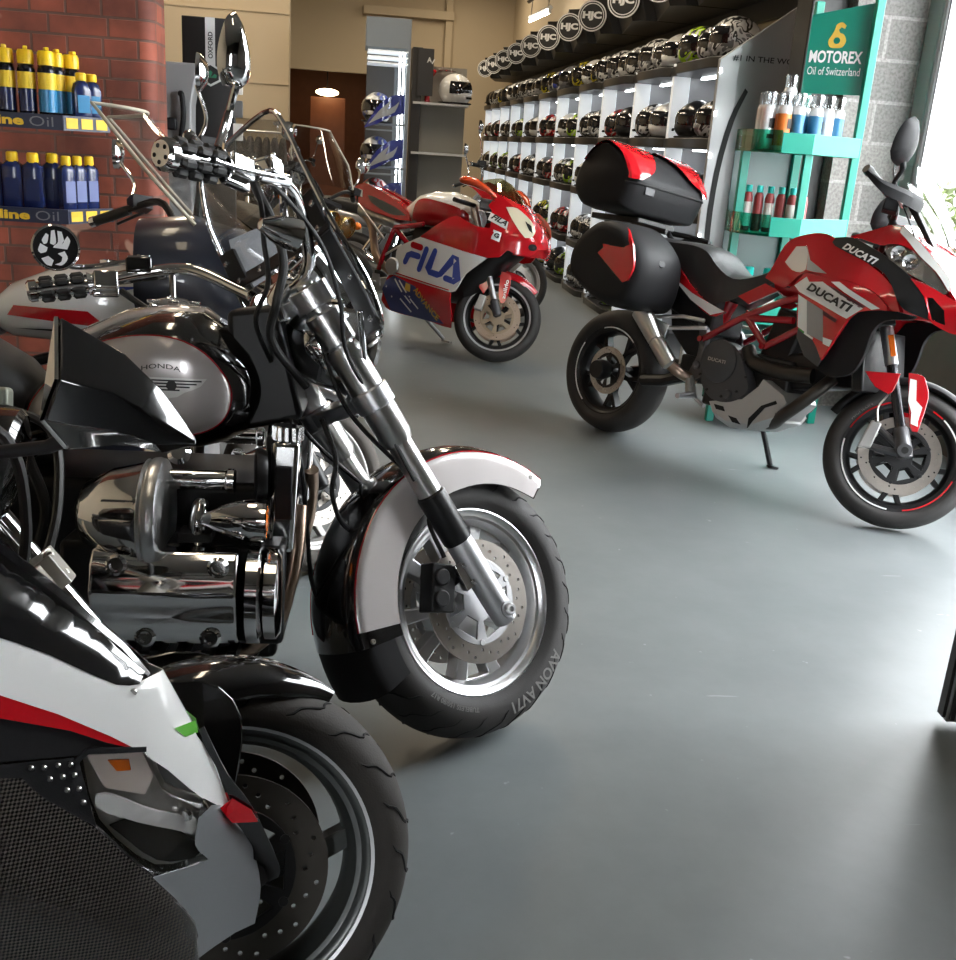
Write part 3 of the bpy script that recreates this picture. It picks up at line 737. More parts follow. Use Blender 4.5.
    ol = crv([(-.14, .93), (.14, .93), (.235, .955), (.262, 1.05), (.245, 1.20), (.225, 1.36), (.15, 1.43), (-.15, 1.43), (-.225, 1.36), (-.245, 1.20), (-.262, 1.05), (-.235, .955)], 5, 80)
    t2 = cdt(ol, (), .03)[0]
    g = b.gs(); k = len(t2[0]); g.add([(ws(y, z), y, z) for y, z in t2[0]]+[(ws(y, z)-.004, y, z) for y, z in t2[0]], [f for f in t2[1]]+[tuple(i+k for i in f[::-1]) for f in t2[1]]); wsn = g.obj('windscreen', SMOKE, rt)
    g = b.gs(); g.tube([(ws(y, z)-.002, y, z) for y, z in ol], .0058, 8, closed=True); g.obj('screen_edge', CHROME, wsn)
    g = b.gs()
    band = [(y/10*.247, 1.165) for y in range(-10, 11)]
    g.loft([[V((ws(y, z)-.012, y, z-.016)), V((ws(y, z)-.005, y, z-.016)), V((ws(y, z)-.005, y, z+.016)), V((ws(y, z)-.012, y, z+.016))] for y, z in band])
    for sg in (-1, 1):
        g.loft([[V((ws(y-.034, z)-.013, y-.034, z)), V((ws(y-.034, z)-.004, y-.034, z)), V((ws(y+.034, z)-.004, y+.034, z)), V((ws(y+.034, z)-.013, y+.034, z))] for y, z in [(.205*sg, .945+.29*i/10) for i in range(11)]])
    g.obj('screen_bracket', BSATIN, wsn, bevel=.002)
    g = b.gs()
    for y, z in ((-.2, 1.165), (-.1, 1.165), (.1, 1.165), (.2, 1.165), (-.222, .97), (-.222, 1.06), (-.222, 1.21), (.222, .97), (.222, 1.21)): bolt(g, V((ws(y, z)-.013, y, z)), .008, (-1, 0, .3))
    g.obj('screen_bolt', CHROME, wsn)
    g = b.gs()
    for sg in (-1, 1):
        g = b.gs(); g.box((-.43, .135*sg, 1.02), (.06, .02, .05)); g.tube([(-.44, .14*sg, 1.02), (-.43, .222*sg, 1.0)], .008, 8); g.tube([(-.33, .14*sg, .86), (-.385, .222*sg, .985)], .008, 8); g.obj('screen_mount', CHROME, wsn, bevel=.003)
    # tank
    st = [(-1.04, .06, .76, .80, 2.2), (-1.0, .12, .735, .84, 2.4), (-.93, .165, .72, .91, 2.8), (-.83, .188, .715, .985, 3.0), (-.72, .200, .715, 1.028, 3.0), (-.63, .200, .72, 1.025, 3.0), (-.57, .186, .735, .985, 2.8), (-.525, .150, .76, .945, 2.5), (-.495, .09, .80, .90, 2.2), (-.488, .03, .83, .87, 2)]
    g = b.g(); g.body(st, 40); tk = g.obj('fuel_tank', BLACK, rt, angle=60); fn = body_fn(st)
    ol = crv([(-1.0, .785), (-.97, .84), (-.88, .93), (-.80, .966), (-.70, .978), (-.62, .955), (-.562, .895), (-.552, .84), (-.58, .79), (-.65, .765), (-.80, .76), (-.93, .765)], 5, 70)
    both(b, 'tank_side_panel', SILVER, tk, ol, fn, .002, .022, (), .003, angle=60)
    g = b.g(); pts = [(x, fn(x, z)-.0035, z) for x, z in ol]; g.tube(pts, .0016, 6, closed=True); g.obj('pinstripe', DRED, tk); g = b.g(); g.tube([(x, -y, z) for x, y, z in pts], .0016, 6, closed=True); g.obj('pinstripe', DRED, tk)
    g = b.g(); g.body([(-.92, .01, .95, .955, 2), (-.90, .055, .93, .975, 2.2), (-.80, .065, .98, 1.022, 2.2), (-.70, .065, 1.005, 1.038, 2.2), (-.63, .05, 1.0, 1.033, 2.2), (-.60, .01, 1.0, 1.01, 2)], 24); g.obj('tank_console', SILVER, tk)
    g = b.g()
    for x in (-.745, -.70, -.655): g.box((x, -.03, 1.042), (.025, .02, .008))
    g.obj('console_trim', CHROME, tk, bevel=.002)
    wing = [(-.735, .892), (-.60, .892), (-.612, .876), (-.628, .868), (-.645, .862), (-.66, .852), (-.685, .848), (-.70, .858), (-.715, .866)]
    g = b.g(); g.sheet(wing, fn, .002, .015, (), .0052); em = g.obj('tank_emblem', STEEL, tk)
    g = b.g()
    for (x0, x1, z) in ((-.725, -.61, .8865), (-.72, -.62, .880), (-.712, -.634, .8735), (-.705, -.655, .8665)): g.sheet([(x0, z-.0016), (x1, z-.0016), (x1, z+.0016), (x0, z+.0016)], fn, .001, .02, (), .0062)
    g.sheet(circle((-.672, .876), .011, 14), fn, .001, .02, (), .0064)
    g.obj('emblem_line', BSATIN, em)
    g = b.g(); put_text(g, 'HONDA', lambda u, v: (-.735+u*.082, fn(-.735+u*.082, .907)-.0042, .9045+.010*v+.007*(1-(2*u-1)**2)), .01); g.obj('tank_lettering', INKB, tk)
    # neck cover, frame
    g = b.g(); g.hexa([V(p) for p in ((-.56, -.10, .76), (-.40, -.11, .80), (-.40, .11, .80), (-.56, .10, .76), (-.58, -.06, 1.03), (-.47, -.07, 1.05), (-.47, .07, 1.05), (-.58, .06, 1.03))]); g.obj('neck_cover', BSATIN, rt, bevel=.015, seg=3)
    g = b.g()
    for sg in (-1, 1):
        g.tube(bez([(-.46, .05*sg, .86), (-.47, .09*sg, .70), (-.48, .11*sg, .42), (-.52, .13*sg, .24), (-.8, .14*sg, .20), (-1.3, .14*sg, .25)], 8), .017, 12)
        g.tube([(-.5, .05*sg, .90), (-1.1, .12*sg, .70), (-1.35, .13*sg, .45)], .019, 12)
    g.obj('frame', BLACK, rt)
    # seat, side covers, rear end
    g = b.g(); g.body([(-1.62, .10, .80, .96, 2.4), (-1.5, .15, .74, 1.0, 2.6), (-1.3, .17, .68, .99, 2.6), (-1.15, .17, .66, .96, 2.6), (-1.04, .14, .68, .90, 2.4), (-.96, .06, .72, .82, 2)], 28); g.obj('seat', LEATHER, rt)
    g = b.g(); g.body([(-1.95, .10, .55, .66, 2.2), (-1.85, .125, .50, .74, 2.5), (-1.7, .13, .58, .79, 2.6), (-1.5, .125, .62, .80, 2.6), (-1.35, .11, .60, .70, 2.4)], 28); g.obj('rear_fender', BLACK, rt)
    wheel(b, 'rear_wheel', -1.69, False, .325, .18, .205, (5, 'wide'), ALU, RUB, [(-.085, .105, .152)])
    both(b, 'side_cover', BLACK, rt, crv([(-1.28, .50), (-1.02, .52), (-.98, .70), (-1.08, .745), (-1.26, .70)], 4, 60), lambda x, z: -.155, .02, .05)
    # engine: flat six
    g = b.g(); g.box((-.74, 0, .50), (.62, .36, .32)); g.box((-.74, 0, .32), (.58, .26, .18)); g.box((-1.10, 0, .46), (.22, .30, .30)); en = g.obj('engine_block', BSATIN, rt, bevel=.02, seg=3)
    for sg in (-1, 1):
        g = b.g(); g.box((-.65, .24*sg, .45), (.46, .16, .22)); g.obj('cylinder_bank', BSATIN, en, bevel=.012)
        y0, y1 = .30, .40
        sec = [(y0, .555), (.375, .560), (y1, .535), (y1+.006, .505), (y1+.016, .480), (y1+.006, .455), (y1+.004, .430), (y1, .395), (.375, .362), (y0, .36)]
        rings = [[V((x, yy*sg*(1 if abs(x+.655) < .135 else .985), z)) for yy, z in sec] for x in (-.80, -.79, -.70, -.60, -.52, -.508)]
        g = b.g(); g.loft(rings); vc = g.obj('valve_cover', CHROME, en, bevel=.006, seg=3, angle=40); tag(vc, 'chrome valve cover')
        g = b.g()
        for (x, z) in ((-.745, .535), (-.545, .535), (-.69, .385), (-.56, .385)):
            g = b.g(); g.lathe([(.020, 0), (.022, .006), (.016, .014), (.012, .014), (.012, .006), (0, .006)], (x, .392*sg, z), (0, sg, .15), 20); g.obj('cover_bolt', CHROME, vc)
        # fins under the cover
        g = b.g()
        for i in range(6): g.box((-.78+.052*i, .27*sg, .335), (.02, .22, .03))
        g.obj('cylinder_fin', BSATIN, en, bevel=.002)
        # timing cover rounds at the front of the bank
        g = b.g()
        for (x, r) in ((-.478, .115), (-.442, .105)): g.lathe([(0, -.022), (r*.8, -.022), (r, -.014), (r, .010), (r*.86, .018), (r*.5, .020), (0, .020)], (x, .29*sg, .455), (1, 0, 0), 40)
        g.obj('timing_cover', CHROME, en)
        # bullet turn signal on the radiator side
        g = b.g(); g.lathe([(.0, -.10), (.012, -.095), (.030, -.06), (.041, -.02), (.044, 0), (.044, .034), (.037, .036), (.036, .033), (0, .033)], (-.49, .33*sg, .618), (1, 0, 0), 28); ts = g.obj('turn_signal', CHROME, rt)
        g = b.g(); g.lathe([(.035, .0345), (0, .0365)], (-.49, .33*sg, .618), (1, 0, 0), 24); g.obj('lens', ORANGE, ts)
        # radiator side tower
        g = b.g(); g.hexa([V(p) for p in ((-.462, .20*sg, .53), (-.405, .20*sg, .53), (-.405, .27*sg, .53), (-.462, .27*sg, .53), (-.455, .20*sg, .775), (-.395, .20*sg, .775), (-.395, .265*sg, .775), (-.455, .265*sg, .775))]); rs = g.obj('radiator_cover', CHROME, rt, bevel=.012, seg=3)
        g = b.g(); g.box((-.428, .272*sg, .665), (.036, .008, .115)); g.obj('cover_inset', BPLAS, rs, bevel=.003)
        g = b.g(); g.cyl((-.425, .235*sg, .775), (-.422, .235*sg, .805), .030); 
        for i in range(12): g.box((-.4235+.030*cos(i*pi/6), .235*sg+.030*sin(i*pi/6), .79), (.007, .007, .028))
        g.obj('filler_cap', CHROME, rs)
        g = b.g(); g.lathe([(0, -.01), (.05, -.01), (.056, 0), (.056, .012), (.045, .016), (0, .016)], (-.475, .25*sg, .70), (-1, .15*sg, 0), 28); g.obj('horn', BSATIN, rt)
        # intake runner, air box end, spark caps
        g = b.g(); g.cyl((-.68, .27*sg, .688), (-.545, .27*sg, .688), .021); g.lathe([(.022, 0), (.026, .004), (.026, .018), (.02, .022), (0, .022)], (-.548, .27*sg, .688), (1, 0, 0), 24); g.obj('intake_runner', CHROME, en)
        g = b.g()
        for x in (-.60, -.74): g = b.g(); g.tube(bez([(x, .30*sg, .555), (x, .31*sg, .60), (x+.004, .28*sg, .645)], 5), [.016]*5+[.019]*5+[.014], 14); g.obj('spark_plug_cap', CHROME, en)
        g = b.g(); g.box((-.605, .29*sg, .575), (.07, .07, .02)); g.obj('spark_base', BSATIN, en, bevel=.003); g = b.g(); g.box((-.77, .29*sg, .575), (.07, .07, .02)); g.obj('spark_base', BSATIN, en, bevel=.003)
        g = b.g(); g.lathe([(0, -.155), (.03, -.152), (.065, -.13), (.096, -.075), (.108, -.02), (.112, -.006), (.112, 0)], (-.695, .30*sg, .617), (1, 0, 0), 44); ac = g.obj('air_cleaner', CHROME, en); tag(ac, 'domed chrome air cleaner')
        g = b.g(); g.lathe([(.112, -.002), (.119, .004), (.121, .014), (.117, .026), (.104, .032), (0, .034)], (-.695, .30*sg, .617), (1, 0, 0), 48); g.lathe([(.114, -.010), (.117, -.008), (.114, -.002)], (-.695, .30*sg, .617), (1, 0, 0), 44); g.obj('cleaner_rim', ALU, ac)
        g = b.g(); g.lathe([(0, -.006), (.02, -.006), (.024, .004), (.015, .012), (0, .012)], (-.64, .29*sg, .745), (0, sg, .6), 20); g.obj('fuel_tap', CHROME, en)
        # exhaust
        g = b.g(); g.tube(bez([(-.40, .20*sg, .62), (-.402, .235*sg, .55), (-.415, .26*sg, .46), (-.45, .28*sg, .36), (-.56, .26*sg, .29), (-.85, .25*sg, .25)], 8), .0195, 14); hp = g.obj('header_pipe', COPPER, rt); tag(hp, 'heat tinted header pipe')
        g = b.g(); g.tube([(-.80, .25*sg, .24), (-.95, .26*sg, .24), (-1.1, .27*sg, .25), (-2.0, .28*sg, .30), (-2.02, .28*sg, .30)], [.03, .045, .05, .05, .04], 22); g.obj('muffler', CHROME, rt)
        g = b.g(); g.tube([(-.84, .2*sg, .30), (-.84, .38*sg, .28)], .016, 12); g.tube([(-.80, .38*sg, .275), (-.98, .38*sg, .27)], .024, 12); g.obj('footrest', BPLAS, rt, bevel=.003)
    g = b.g(); g.box((-.455, 0, .64), (.04, .36, .26)); g.obj('radiator', BSATIN, rt, bevel=.005)
    g = b.g()
    g.tube(bez([(-.43, -.10, .80), (-.40, -.15, .70), (-.385, -.15, .56), (-.37, -.14, .42), (-.33, -.12, .34)], 8), .0055, 8)
    g.obj('coolant_hose', HOSE, rt); g = b.g()
    g.tube(bez([(-.36, -.10, .80), (-.325, -.14, .72), (-.33, -.15, .64), (-.30, -.13, .56), (-.22, -.1, .52)], 8), .006, 8)
    g.obj('coolant_hose', HOSE, rt); g = b.g()
    g.tube(bez([(-1.0, -.17, .76), (-.97, -.20, .70), (-.94, -.2, .60), (-.96, -.2, .5)], 8), .012, 10)
    g.obj('coolant_hose', HOSE, rt)
    g = b.g(); g.tube([(-.9, .16, .22), (-.86, .30, .055)], .013, 10); g.box((-.855, .315, .045), (.07, .04, .012)); g.obj('side_stand', BSATIN, rt)
    return b
HONDA = honda()
# ------------------------------------------------------------------ red adventure bike with luggage, right
def ducati():
    b = Bike('adventure_motorcycle', 'red and white adventure motorcycle with black luggage boxes, parked before the green stand', (2.308, 3.879), -58.5, 9, 33, 25, .11, .30)
    rt = b.root
    def fy(x, z): return -lerp(x, [(-1.6, .10), (-1.0, .14), (-.75, .17), (-.5, .23), (-.25, .28), (0, .25), (.2, .17), (.35, .05)])*lerp(z, [(.92, 1), (1.2, .5)])
    # wheels
    po, ty, base = wheel(b, 'front_wheel', 0, True, .30, .12, .226, (5, 'y'), BSATIN, RUB, [(-.062, .118, .162), (.062, .118, .162)], m_car=BSATIN)
    g = G(); ring_text(g, base, 'MICHELIN', .246, -.0585, radians(145), .018); g.obj('tyre_lettering', INKG, ty)
    def arcs(base, R0, R1, y, spec):
        for (a0, a1, m, nm) in spec:
            g = G(base @ Matrix.Translation((0, y, 0))); ol = ring_arc(R0, R1, radians(a0), radians(a1), 22); g.plate(ol, -.0006, .0006); g.obj(nm, m, po, smooth=False)
    arcs(base, .2225, .2285, -.0505, ((178, 275, WHITE, 'white_rim_stripe'), (290, 350, RED, 'red_rim_stripe'), (110, 165, RED, 'red_rim_stripe'), (20, 58, WHITE, 'white_rim_stripe'), (60, 72, RED, 'red_rim_stripe')))
    po, ty, base = wheel(b, 'rear_wheel', -1.64, False, .325, .19, .226, (5, 'y'), BSATIN, RUB, [(-.07, .09, .125)], m_car=BSATIN)
    arcs(base, .2225, .229, -.078, ((150, 235, WHITE, 'white_rim_stripe'), (50, 110, WHITE, 'white_rim_stripe')))
    g = G(base); g.lathe([(0, -.16), (.045, -.16), (.055, -.13), (.05, -.09), (.03, -.09), (.03, .12), (0, .12)], (0, 0, 0), (0, 1, 0), 30); g.obj('hub', BSATIN, po)
    # fork
    for sg in (-1, 1):
        y = .115*sg; P = lambda t: V((.008-.42*t, y, .315+.907*t))
        g = b.gs(); g.cyl(P(.36), P(.72), .027); fl = g.obj('fork_leg', ALU, rt)
        g = b.gs(); g.cyl(P(.06), P(.37), .0215); g.obj('stanchion', mat('dark fork tube', (.05,.05,.055), .2, .7), fl)
        g = b.gs(); g.tube([P(-.03), P(-.025), P(.0), P(.09), P(.10)], [.02, .03, .034, .03, .024], 20); g.tube([V((.008, y-.02*sg, .315)), V((.008, y+.04*sg, .315))], .028, 20); g.obj('axle_foot', mat('dark grey casting', (.10,.10,.105), .4, .7), fl)
        g = b.gs(); g.tube([V((.008, y+.034*sg, .315)), V((.008, y+.042*sg, .315))], .014, 16); g.obj('axle_end', GROOVE, fl)
        c = V((-.14, .095*sg, .345)); 
        g = b.gs(); g.hexa([c+V(q) for q in ((-.03, -.024, -.062), (.022, -.024, -.055), (.022, .024, -.055), (-.03, .024, -.062), (-.008, -.024, .06), (.034, -.024, .055), (.034, .024, .055), (-.008, .024, .06))]); g.obj('brake_caliper', mat('pale caliper', (.45,.45,.44), .35, .8), fl, bevel=.006, seg=3)
        g = b.gs(); g.tube([c+V((.02, 0, .04)), V((.0, y, .32))], [.013, .017], 10); g.tube([c+V((.0, 0, -.045)), V((.0, y, .30))], [.013, .017], 10); g.obj('caliper_arm', mat('dark grey casting', (.10,.10,.105), .4, .7), fl)
        g = b.gs(); g.tube(bez([c+V((.015, -.02*-sg, .06)), c+V((.0, .01*sg, .12)), V((-.12, .10*sg, .56)), V((-.2, .08*sg, .75))], 6), .004, 8); g.obj('brake_hose', STEEL if sg < 0 else HOSE, fl)
        g = b.gs(); g.box(P(.44)+V((.01, .028*sg, 0)), (.022, .006, .09), Matrix.Rotation(-.42, 3, 'Y')); g.obj('reflector', ORANGE, fl, bevel=.002)
        # leg guards
        g = b.gs(); slab(g, crv([(-.235, .585), (-.10, .612), (-.105, .545), (-.118, .518), (-.18, .535)], 3, 60), (y+.03*sg), (y+.024*sg)); g.obj('fork_guard', RED, rt, bevel=.002)
        g = b.gs(); slab(g, crv([(-.074, .622), (-.02, .625), (.004, .60), (.03, .54), (.032, .40), (-.005, .415)], 3, 60), y+.038*sg, y+.03*sg); gd = g.obj('front_fork_guard', RED, rt, bevel=.002)
        g = b.gs(); slab(g, [(-.06, .60), (-.035, .60), (-.012, .52), (.018, .50), (.02, .44), (.026, .42), (-.004, .425), (-.015, .47), (-.04, .51)], y+.0395*sg, y+.0385*sg); g.obj('white_guard_graphic', WHITE, gd, smooth=False)
    for z in (.80, 1.02):
        g = b.gs(); g.box((.008-.42*(z-.315)/.907, 0, z), (.07, .29, .03), Matrix.Rotation(-.43, 3, 'Y')); g.obj('fork_clamp', BSATIN, rt, bevel=.004)
    # front fender: narrow hugger with long beak-like ends
    rings = []
    for i in range(25):
        a = radians(38+122*i/24); w = lerp(i, [(0, .02), (5, .062), (12, .072), (20, .055), (24, .012)]); rr = .325+lerp(i, [(0, .012), (6, .012), (12, .012), (24, .014)])
        rings.append([V((rr*cos(a)*1+.0, w*sin(q), .30+(rr-.03*(1-cos(q)))*sin(a)-.0)) if False else V(((rr-.035*(1-cos(q)))*cos(a), w*sin(q), .30+(rr-.035*(1-cos(q)))*sin(a))) for q in [radians(-80+160*j/10) for j in range(11)]]+[V(((rr-.006-.035*(1-cos(q)))*cos(a), w*.93*sin(q), .30+(rr-.006-.035*(1-cos(q)))*sin(a))) for q in [radians(80-160*j/10) for j in range(11)]])
    g = b.gs(); g.loft(rings); g.obj('front_fender', BPLAS, rt)
    # core body under the panels
    st = [(-.72, .12, .86, 1.03, 2.4), (-.66, .15, .84, 1.09, 2.5), (-.58, .16, .83, 1.125, 2.5), (-.46, .17, .83, 1.135, 2.5), (-.32, .16, .84, 1.09, 2.5), (-.15, .13, .85, 1.05, 2.5), (.0, .10, .86, 1.0, 2.4), (.08, .06, .88, .97, 2)]
    g = b.g(); g.body(st, 32); tk = g.obj('fuel_tank', RED, rt)
    tank = crv([(-.703,1.074),(-.663,1.116),(-.584,1.142),(-.522,1.148),(-.461,1.135),(-.311,1.075),(-.199,1.031),(-.121,.99),(-.063,.943),(-.022,.877),(-.059,.877),(-.079,.90),(-.148,.936),(-.282,.965),(-.38,.964),(-.48,.977),(-.537,.961),(-.57,.916),(-.614,.896),(-.732,.924),(-.716,.984)], 3, 55)
    for o in both(b, 'tank_panel', RED, rt, tank, fy, .03, .03): pass
    both(b, 'silver_tank_graphic', SILVER, tk, crv([(-.656,1.005),(-.633,1.078),(-.58,1.084),(-.548,1.05),(-.52,.985),(-.542,.970),(-.596,.975)], 2, 50), fy, .001, .03, (), .0015)
    both(b, 'grey_tank_graphic', GREYP, tk, [(-.575,1.084),(-.522,1.027),(-.40,.980),(-.472,.980),(-.516,.984),(-.546,1.05)], fy, .001, .03, (), .0015)
    fair = crv([(-.541,.908),(-.521,.951),(-.495,.971),(-.37,.963),(-.281,.962),(-.146,.933),(-.072,.888),(-.072,.874),(-.098,.87),(-.176,.85),(-.207,.824),(-.227,.779),(-.253,.712),(-.290,.63),(-.359,.701),(-.464,.742),(-.489,.817),(-.501,.88)], 3, 45)
    sf = both(b, 'side_fairing', RED, rt, fair, fy, .012, .03, (), .006)
    for o, sg in zip(sf, (1, -1)):
        for nm, m, ol in (('white_band', WHITE, [(-.536,.911),(-.49,.955),(-.463,.935),(-.394,.944),(-.166,.865),(-.222,.814),(-.499,.888)]), ('white_stripe', WHITE, [(-.352,.949),(-.31,.954),(-.099,.876),(-.131,.866)]), ('maroon_stripe', MAROON, [(-.359,.933),(-.319,.927),(-.154,.873),(-.179,.864)]), ('white_lower_patch', WHITE, [(-.500,.876),(-.446,.859),(-.400,.724),(-.459,.744)]), ('grey_lower_patch', GREYP, [(-.446,.859),(-.347,.83),(-.304,.704),(-.40,.723)]), ('maroon_line', MAROON, [(-.345,.828),(-.26,.803),(-.268,.79),(-.342,.812)]), ('white_tip', WHITE, [(-.311,.723),(-.258,.718),(-.266,.69),(-.302,.697)]), ('green_flag', GREEN, [(-.455,.741),(-.415,.729),(-.417,.721),(-.448,.733)]), ('white_flag', WHITE, [(-.415,.729),(-.36,.712),(-.362,.704),(-.417,.721)]), ('red_flag', RED, [(-.36,.712),(-.318,.695),(-.322,.686),(-.362,.704)])):
            both(b, nm, m, o, ol, fy, .001, .03, (), .0075, (sg,))
        g = b.g(); A = V((-.457, .910)); B_ = V((-.212, .846)); up = V((.012, .033))
        def mp(u, v):
            if sg < 0: u = 1-u
            p = A+(B_-A)*u+up*(v-.25); return V((p.x, sg*(fy(p.x, p.y)-.0145), p.y))
        put_text(g, 'DUCATI', mp, .04, .12); g.obj('fairing_lettering', INKB, o, smooth=False)
    blk = crv([(-.43,1.10),(-.449,1.136),(-.37,1.143),(-.279,1.119),(-.176,1.083),(-.036,1.014),(.038,.955),(.086,.866),(.029,.878),(-.022,.898),(-.099,.978),(-.186,1.033)], 3, 55)
    bs = both(b, 'upper_side_panel', BPLAS, rt, blk, fy, .012, .03, (), .004)
    for o, sg in zip(bs, (1, -1)):
        g = b.g(); A = V((-.385, 1.098)); B_ = V((-.20, 1.047)); up = V((.010, .026))
        def mp(u, v):
            if sg < 0: u = 1-u
            p = A+(B_-A)*u+up*(v-.2); return V((p.x, sg*(fy(p.x, p.y)-.009), p.y))
        put_text(g, 'DUCATI', mp, .04, .12); g.obj('panel_lettering', INKW, o, smooth=False)
    top = crv([(-.361,1.15),(-.231,1.209),(-.179,1.214),(-.15,1.205),(-.023,1.126),(.089,1.042),(.118,.987),(.106,.99),(.042,1.049),(-.053,1.106),(-.13,1.135),(-.193,1.135),(-.22,1.125)], 3, 50)
    both(b, 'beak_upper', RED, rt, top, fy, .01, .03, (), .002)
    both(b, 'beak_white_graphic', WHITE, tk, crv([(-.215,1.212),(-.179,1.212),(-.15,1.203),(-.023,1.124),(.089,1.040),(.116,.988),(.106,.992),(.042,1.051),(-.053,1.108),(-.135,1.165)], 3, 50), fy, .001, .03, (), .0035)
    # top cover of the nose between the two halves
    nose = [(-.38, 1.15), (-.231, 1.207), (-.179, 1.212), (-.15, 1.203), (-.09, 1.165), (-.023, 1.124), (.04, 1.082), (.089, 1.04), (.118, .987), (.17, .937), (.199, .83)]
    g = b.g(); rings = []
    for (x, z) in nose:
        w = -fy(x, z); rings.append([V((x, w*s, z+.018*(1-s*s))) for s in [(-1+j/4) for j in range(9)]]+[V((x-.006, w*s*.97, z-.012+.018*(1-s*s))) for s in [(1-j/4) for j in range(9)]])
    g.loft(rings); g.obj('nose_cover', RED, rt)
    hl = crv([(-.207,1.111),(-.193,1.135),(-.13,1.135),(-.053,1.106),(.042,1.049),(.106,.99),(.098,.973),(.074,.973),(.018,1.003),(-.065,1.031),(-.145,1.066)], 3, 60)
    for o, sg in zip(both(b, 'headlight', mat('headlamp chrome bowl', (.55,.55,.56), .25, .9, bump=1.0, bscale=40), rt, hl, fy, .01, .03, (), -.012), (1, -1)):
        g = b.g()
        for (x, z, r) in ((-.135, 1.10, .030), (-.075, 1.075, .028)):
            y = sg*(fy(x, z)+.008); g.lathe([(0, 0), (r*.5, .004), (r*.9, .014), (r, .016), (r, 0)], (x, y, z), (.35, -sg, .1), 20)
        g.obj('reflector_bowl', CHROME, o)
        both(b, 'lens', LENS, o, hl, fy, .004, .03, (), .004, (sg,))
    low = crv([(-.036,1.012),(.018,1.001),(.098,.972),(.169,.937),(.199,.83),(.151,.836),(.086,.866),(.075,.90),(.038,.955)], 3, 50)
    both(b, 'beak_lower', RED, rt, low, fy, .01, .03, [[(.052,.948),(.074,.951),(.126,.912),(.143,.858),(.092,.869)]], .006)
    both(b, 'beak_intake', GROOVE, rt, [(.045,.955),(.078,.958),(.135,.914),(.15,.85),(.09,.86)], fy, .003, .03, (), -.02)
    # lower front cowl and radiator shrouds
    both(b, 'radiator_shroud', BPLAS, rt, crv([(-.331,.591),(-.302,.711),(-.252,.824),(-.218,.851),(-.08,.875),(.02,.872),(.0,.855),(-.09,.835),(-.13,.78),(-.14,.68),(-.175,.60),(-.26,.57)], 3, 50), lambda x, z: fy(x, z)*.85, .02, .04)
    g = b.g(); g.box((-.19, 0, .66), (.05, .34, .26), Matrix.Rotation(-.25, 3, 'Y')); g.obj('radiator', BSATIN, rt, bevel=.006)
    g = b.g()
    for x, z in ((-.38, .70), (-.42, .71), (-.46, .72)): pass
    both(b, 'fairing_vent', DGREY, rt, [(-.470,.738),(-.36,.70),(-.30,.655),(-.315,.60),(-.40,.63),(-.465,.70)], lambda x, z: fy(x, z)*.95, .01, .04)
    # windscreen with black bracket
    g = b.g(); k = []
    for i in range(9):
        t = i/8; x = lerp(t, [(0, .0), (.3, -.06), (.65, -.13), (1, -.20)]); z = lerp(t, [(0, 1.165), (.3, 1.27), (.65, 1.37), (1, 1.46)]); w = lerp(t, [(0, .14), (.4, .18), (.8, .16), (1, .10)])
        k.append([V((x-.10*(s*s), w*s, z)) for s in [(-1+j/5) for j in range(11)]]+[V((x-.004-.10*(s*s), w*s, z)) for s in [(1-j/5) for j in range(11)]])
    g.loft(k); ws = g.obj('windscreen', CLEAR, rt)
    for sg in (-1, 1):
        g = b.g(); g.tube([(k_[0] if sg < 0 else k_[10]) for k_ in k], .003, 8); g.obj('screen_edge', BPLAS, ws)
        g = b.g(); g.hexa([V((x, yy*sg, z)) for x, yy, z in ((-.06, .10, 1.17), (-.02, .10, 1.15), (-.02, .13, 1.14), (-.06, .13, 1.16), (-.17, .12, 1.29), (-.15, .12, 1.31), (-.15, .15, 1.31), (-.17, .15, 1.29))]); g.obj('screen_bracket', BSATIN, rt, bevel=.004)
    # bars, hand guards, mirrors
    for sg in (-1, 1):
        g = b.gs(); g.tube(bez([(-.33, .0, 1.13), (-.33, .10*sg, 1.16), (-.32, .22*sg, 1.225), (-.35, .30*sg, 1.255)], 6), .013, 12); hb = g.obj('handlebar', BSATIN, rt)
        g = b.gs(); g.tube([(-.36, .31*sg, 1.258), (-.365, .315*sg, 1.258), (-.45, .40*sg, 1.288), (-.46, .41*sg, 1.292), (-.475, .425*sg, 1.297)], [.015, .0175, .0175, .021, .018], 14); g.obj('grip', HOSE, hb)
        g = b.gs(); P = bez([(-.47, .43*sg, 1.285), (-.40, .44*sg, 1.245), (-.30, .40*sg, 1.235), (-.235, .30*sg, 1.25), (-.235, .24*sg, 1.25)], 6); n = len(P)
        rings = []
        for i, p in enumerate(P):
            h = lerp(i/(n-1), [(0, .012), (.35, .032), (.7, .038), (1, .02)]); rings.append([p+V((0, 0, h*.6)), p+V((.006, .006*sg, 0)), p+V((0, 0, -h)), p+V((-.006, -.004*sg, 0))])
        g.loft(rings); g.obj('hand_guard', BPLAS, hb)
        g = b.gs(); g.box((-.345, .27*sg, 1.225), (.06, .06, .05)); g.box((-.31, .25*sg, 1.27), (.06, .07, .035)); g.obj('switch_housing', BPLAS, hb, bevel=.006)
        g = b.gs(); g.tube(bez([(-.30, .29*sg, 1.225), (-.33, .35*sg, 1.235), (-.385, .41*sg, 1.245)], 5), .006, 8); g.obj('lever', STEEL, hb)
        g = b.gs(); g.tube(bez([(-.33, .27*sg, 1.27), (-.36, .33*sg, 1.295), (-.345, .40*sg, 1.335), (-.365, .42*sg, 1.37)], 5), [.011]*5+[.009]*5+[.012]*6, 10); ms = g.obj('mirror_stem', BPLAS, hb)
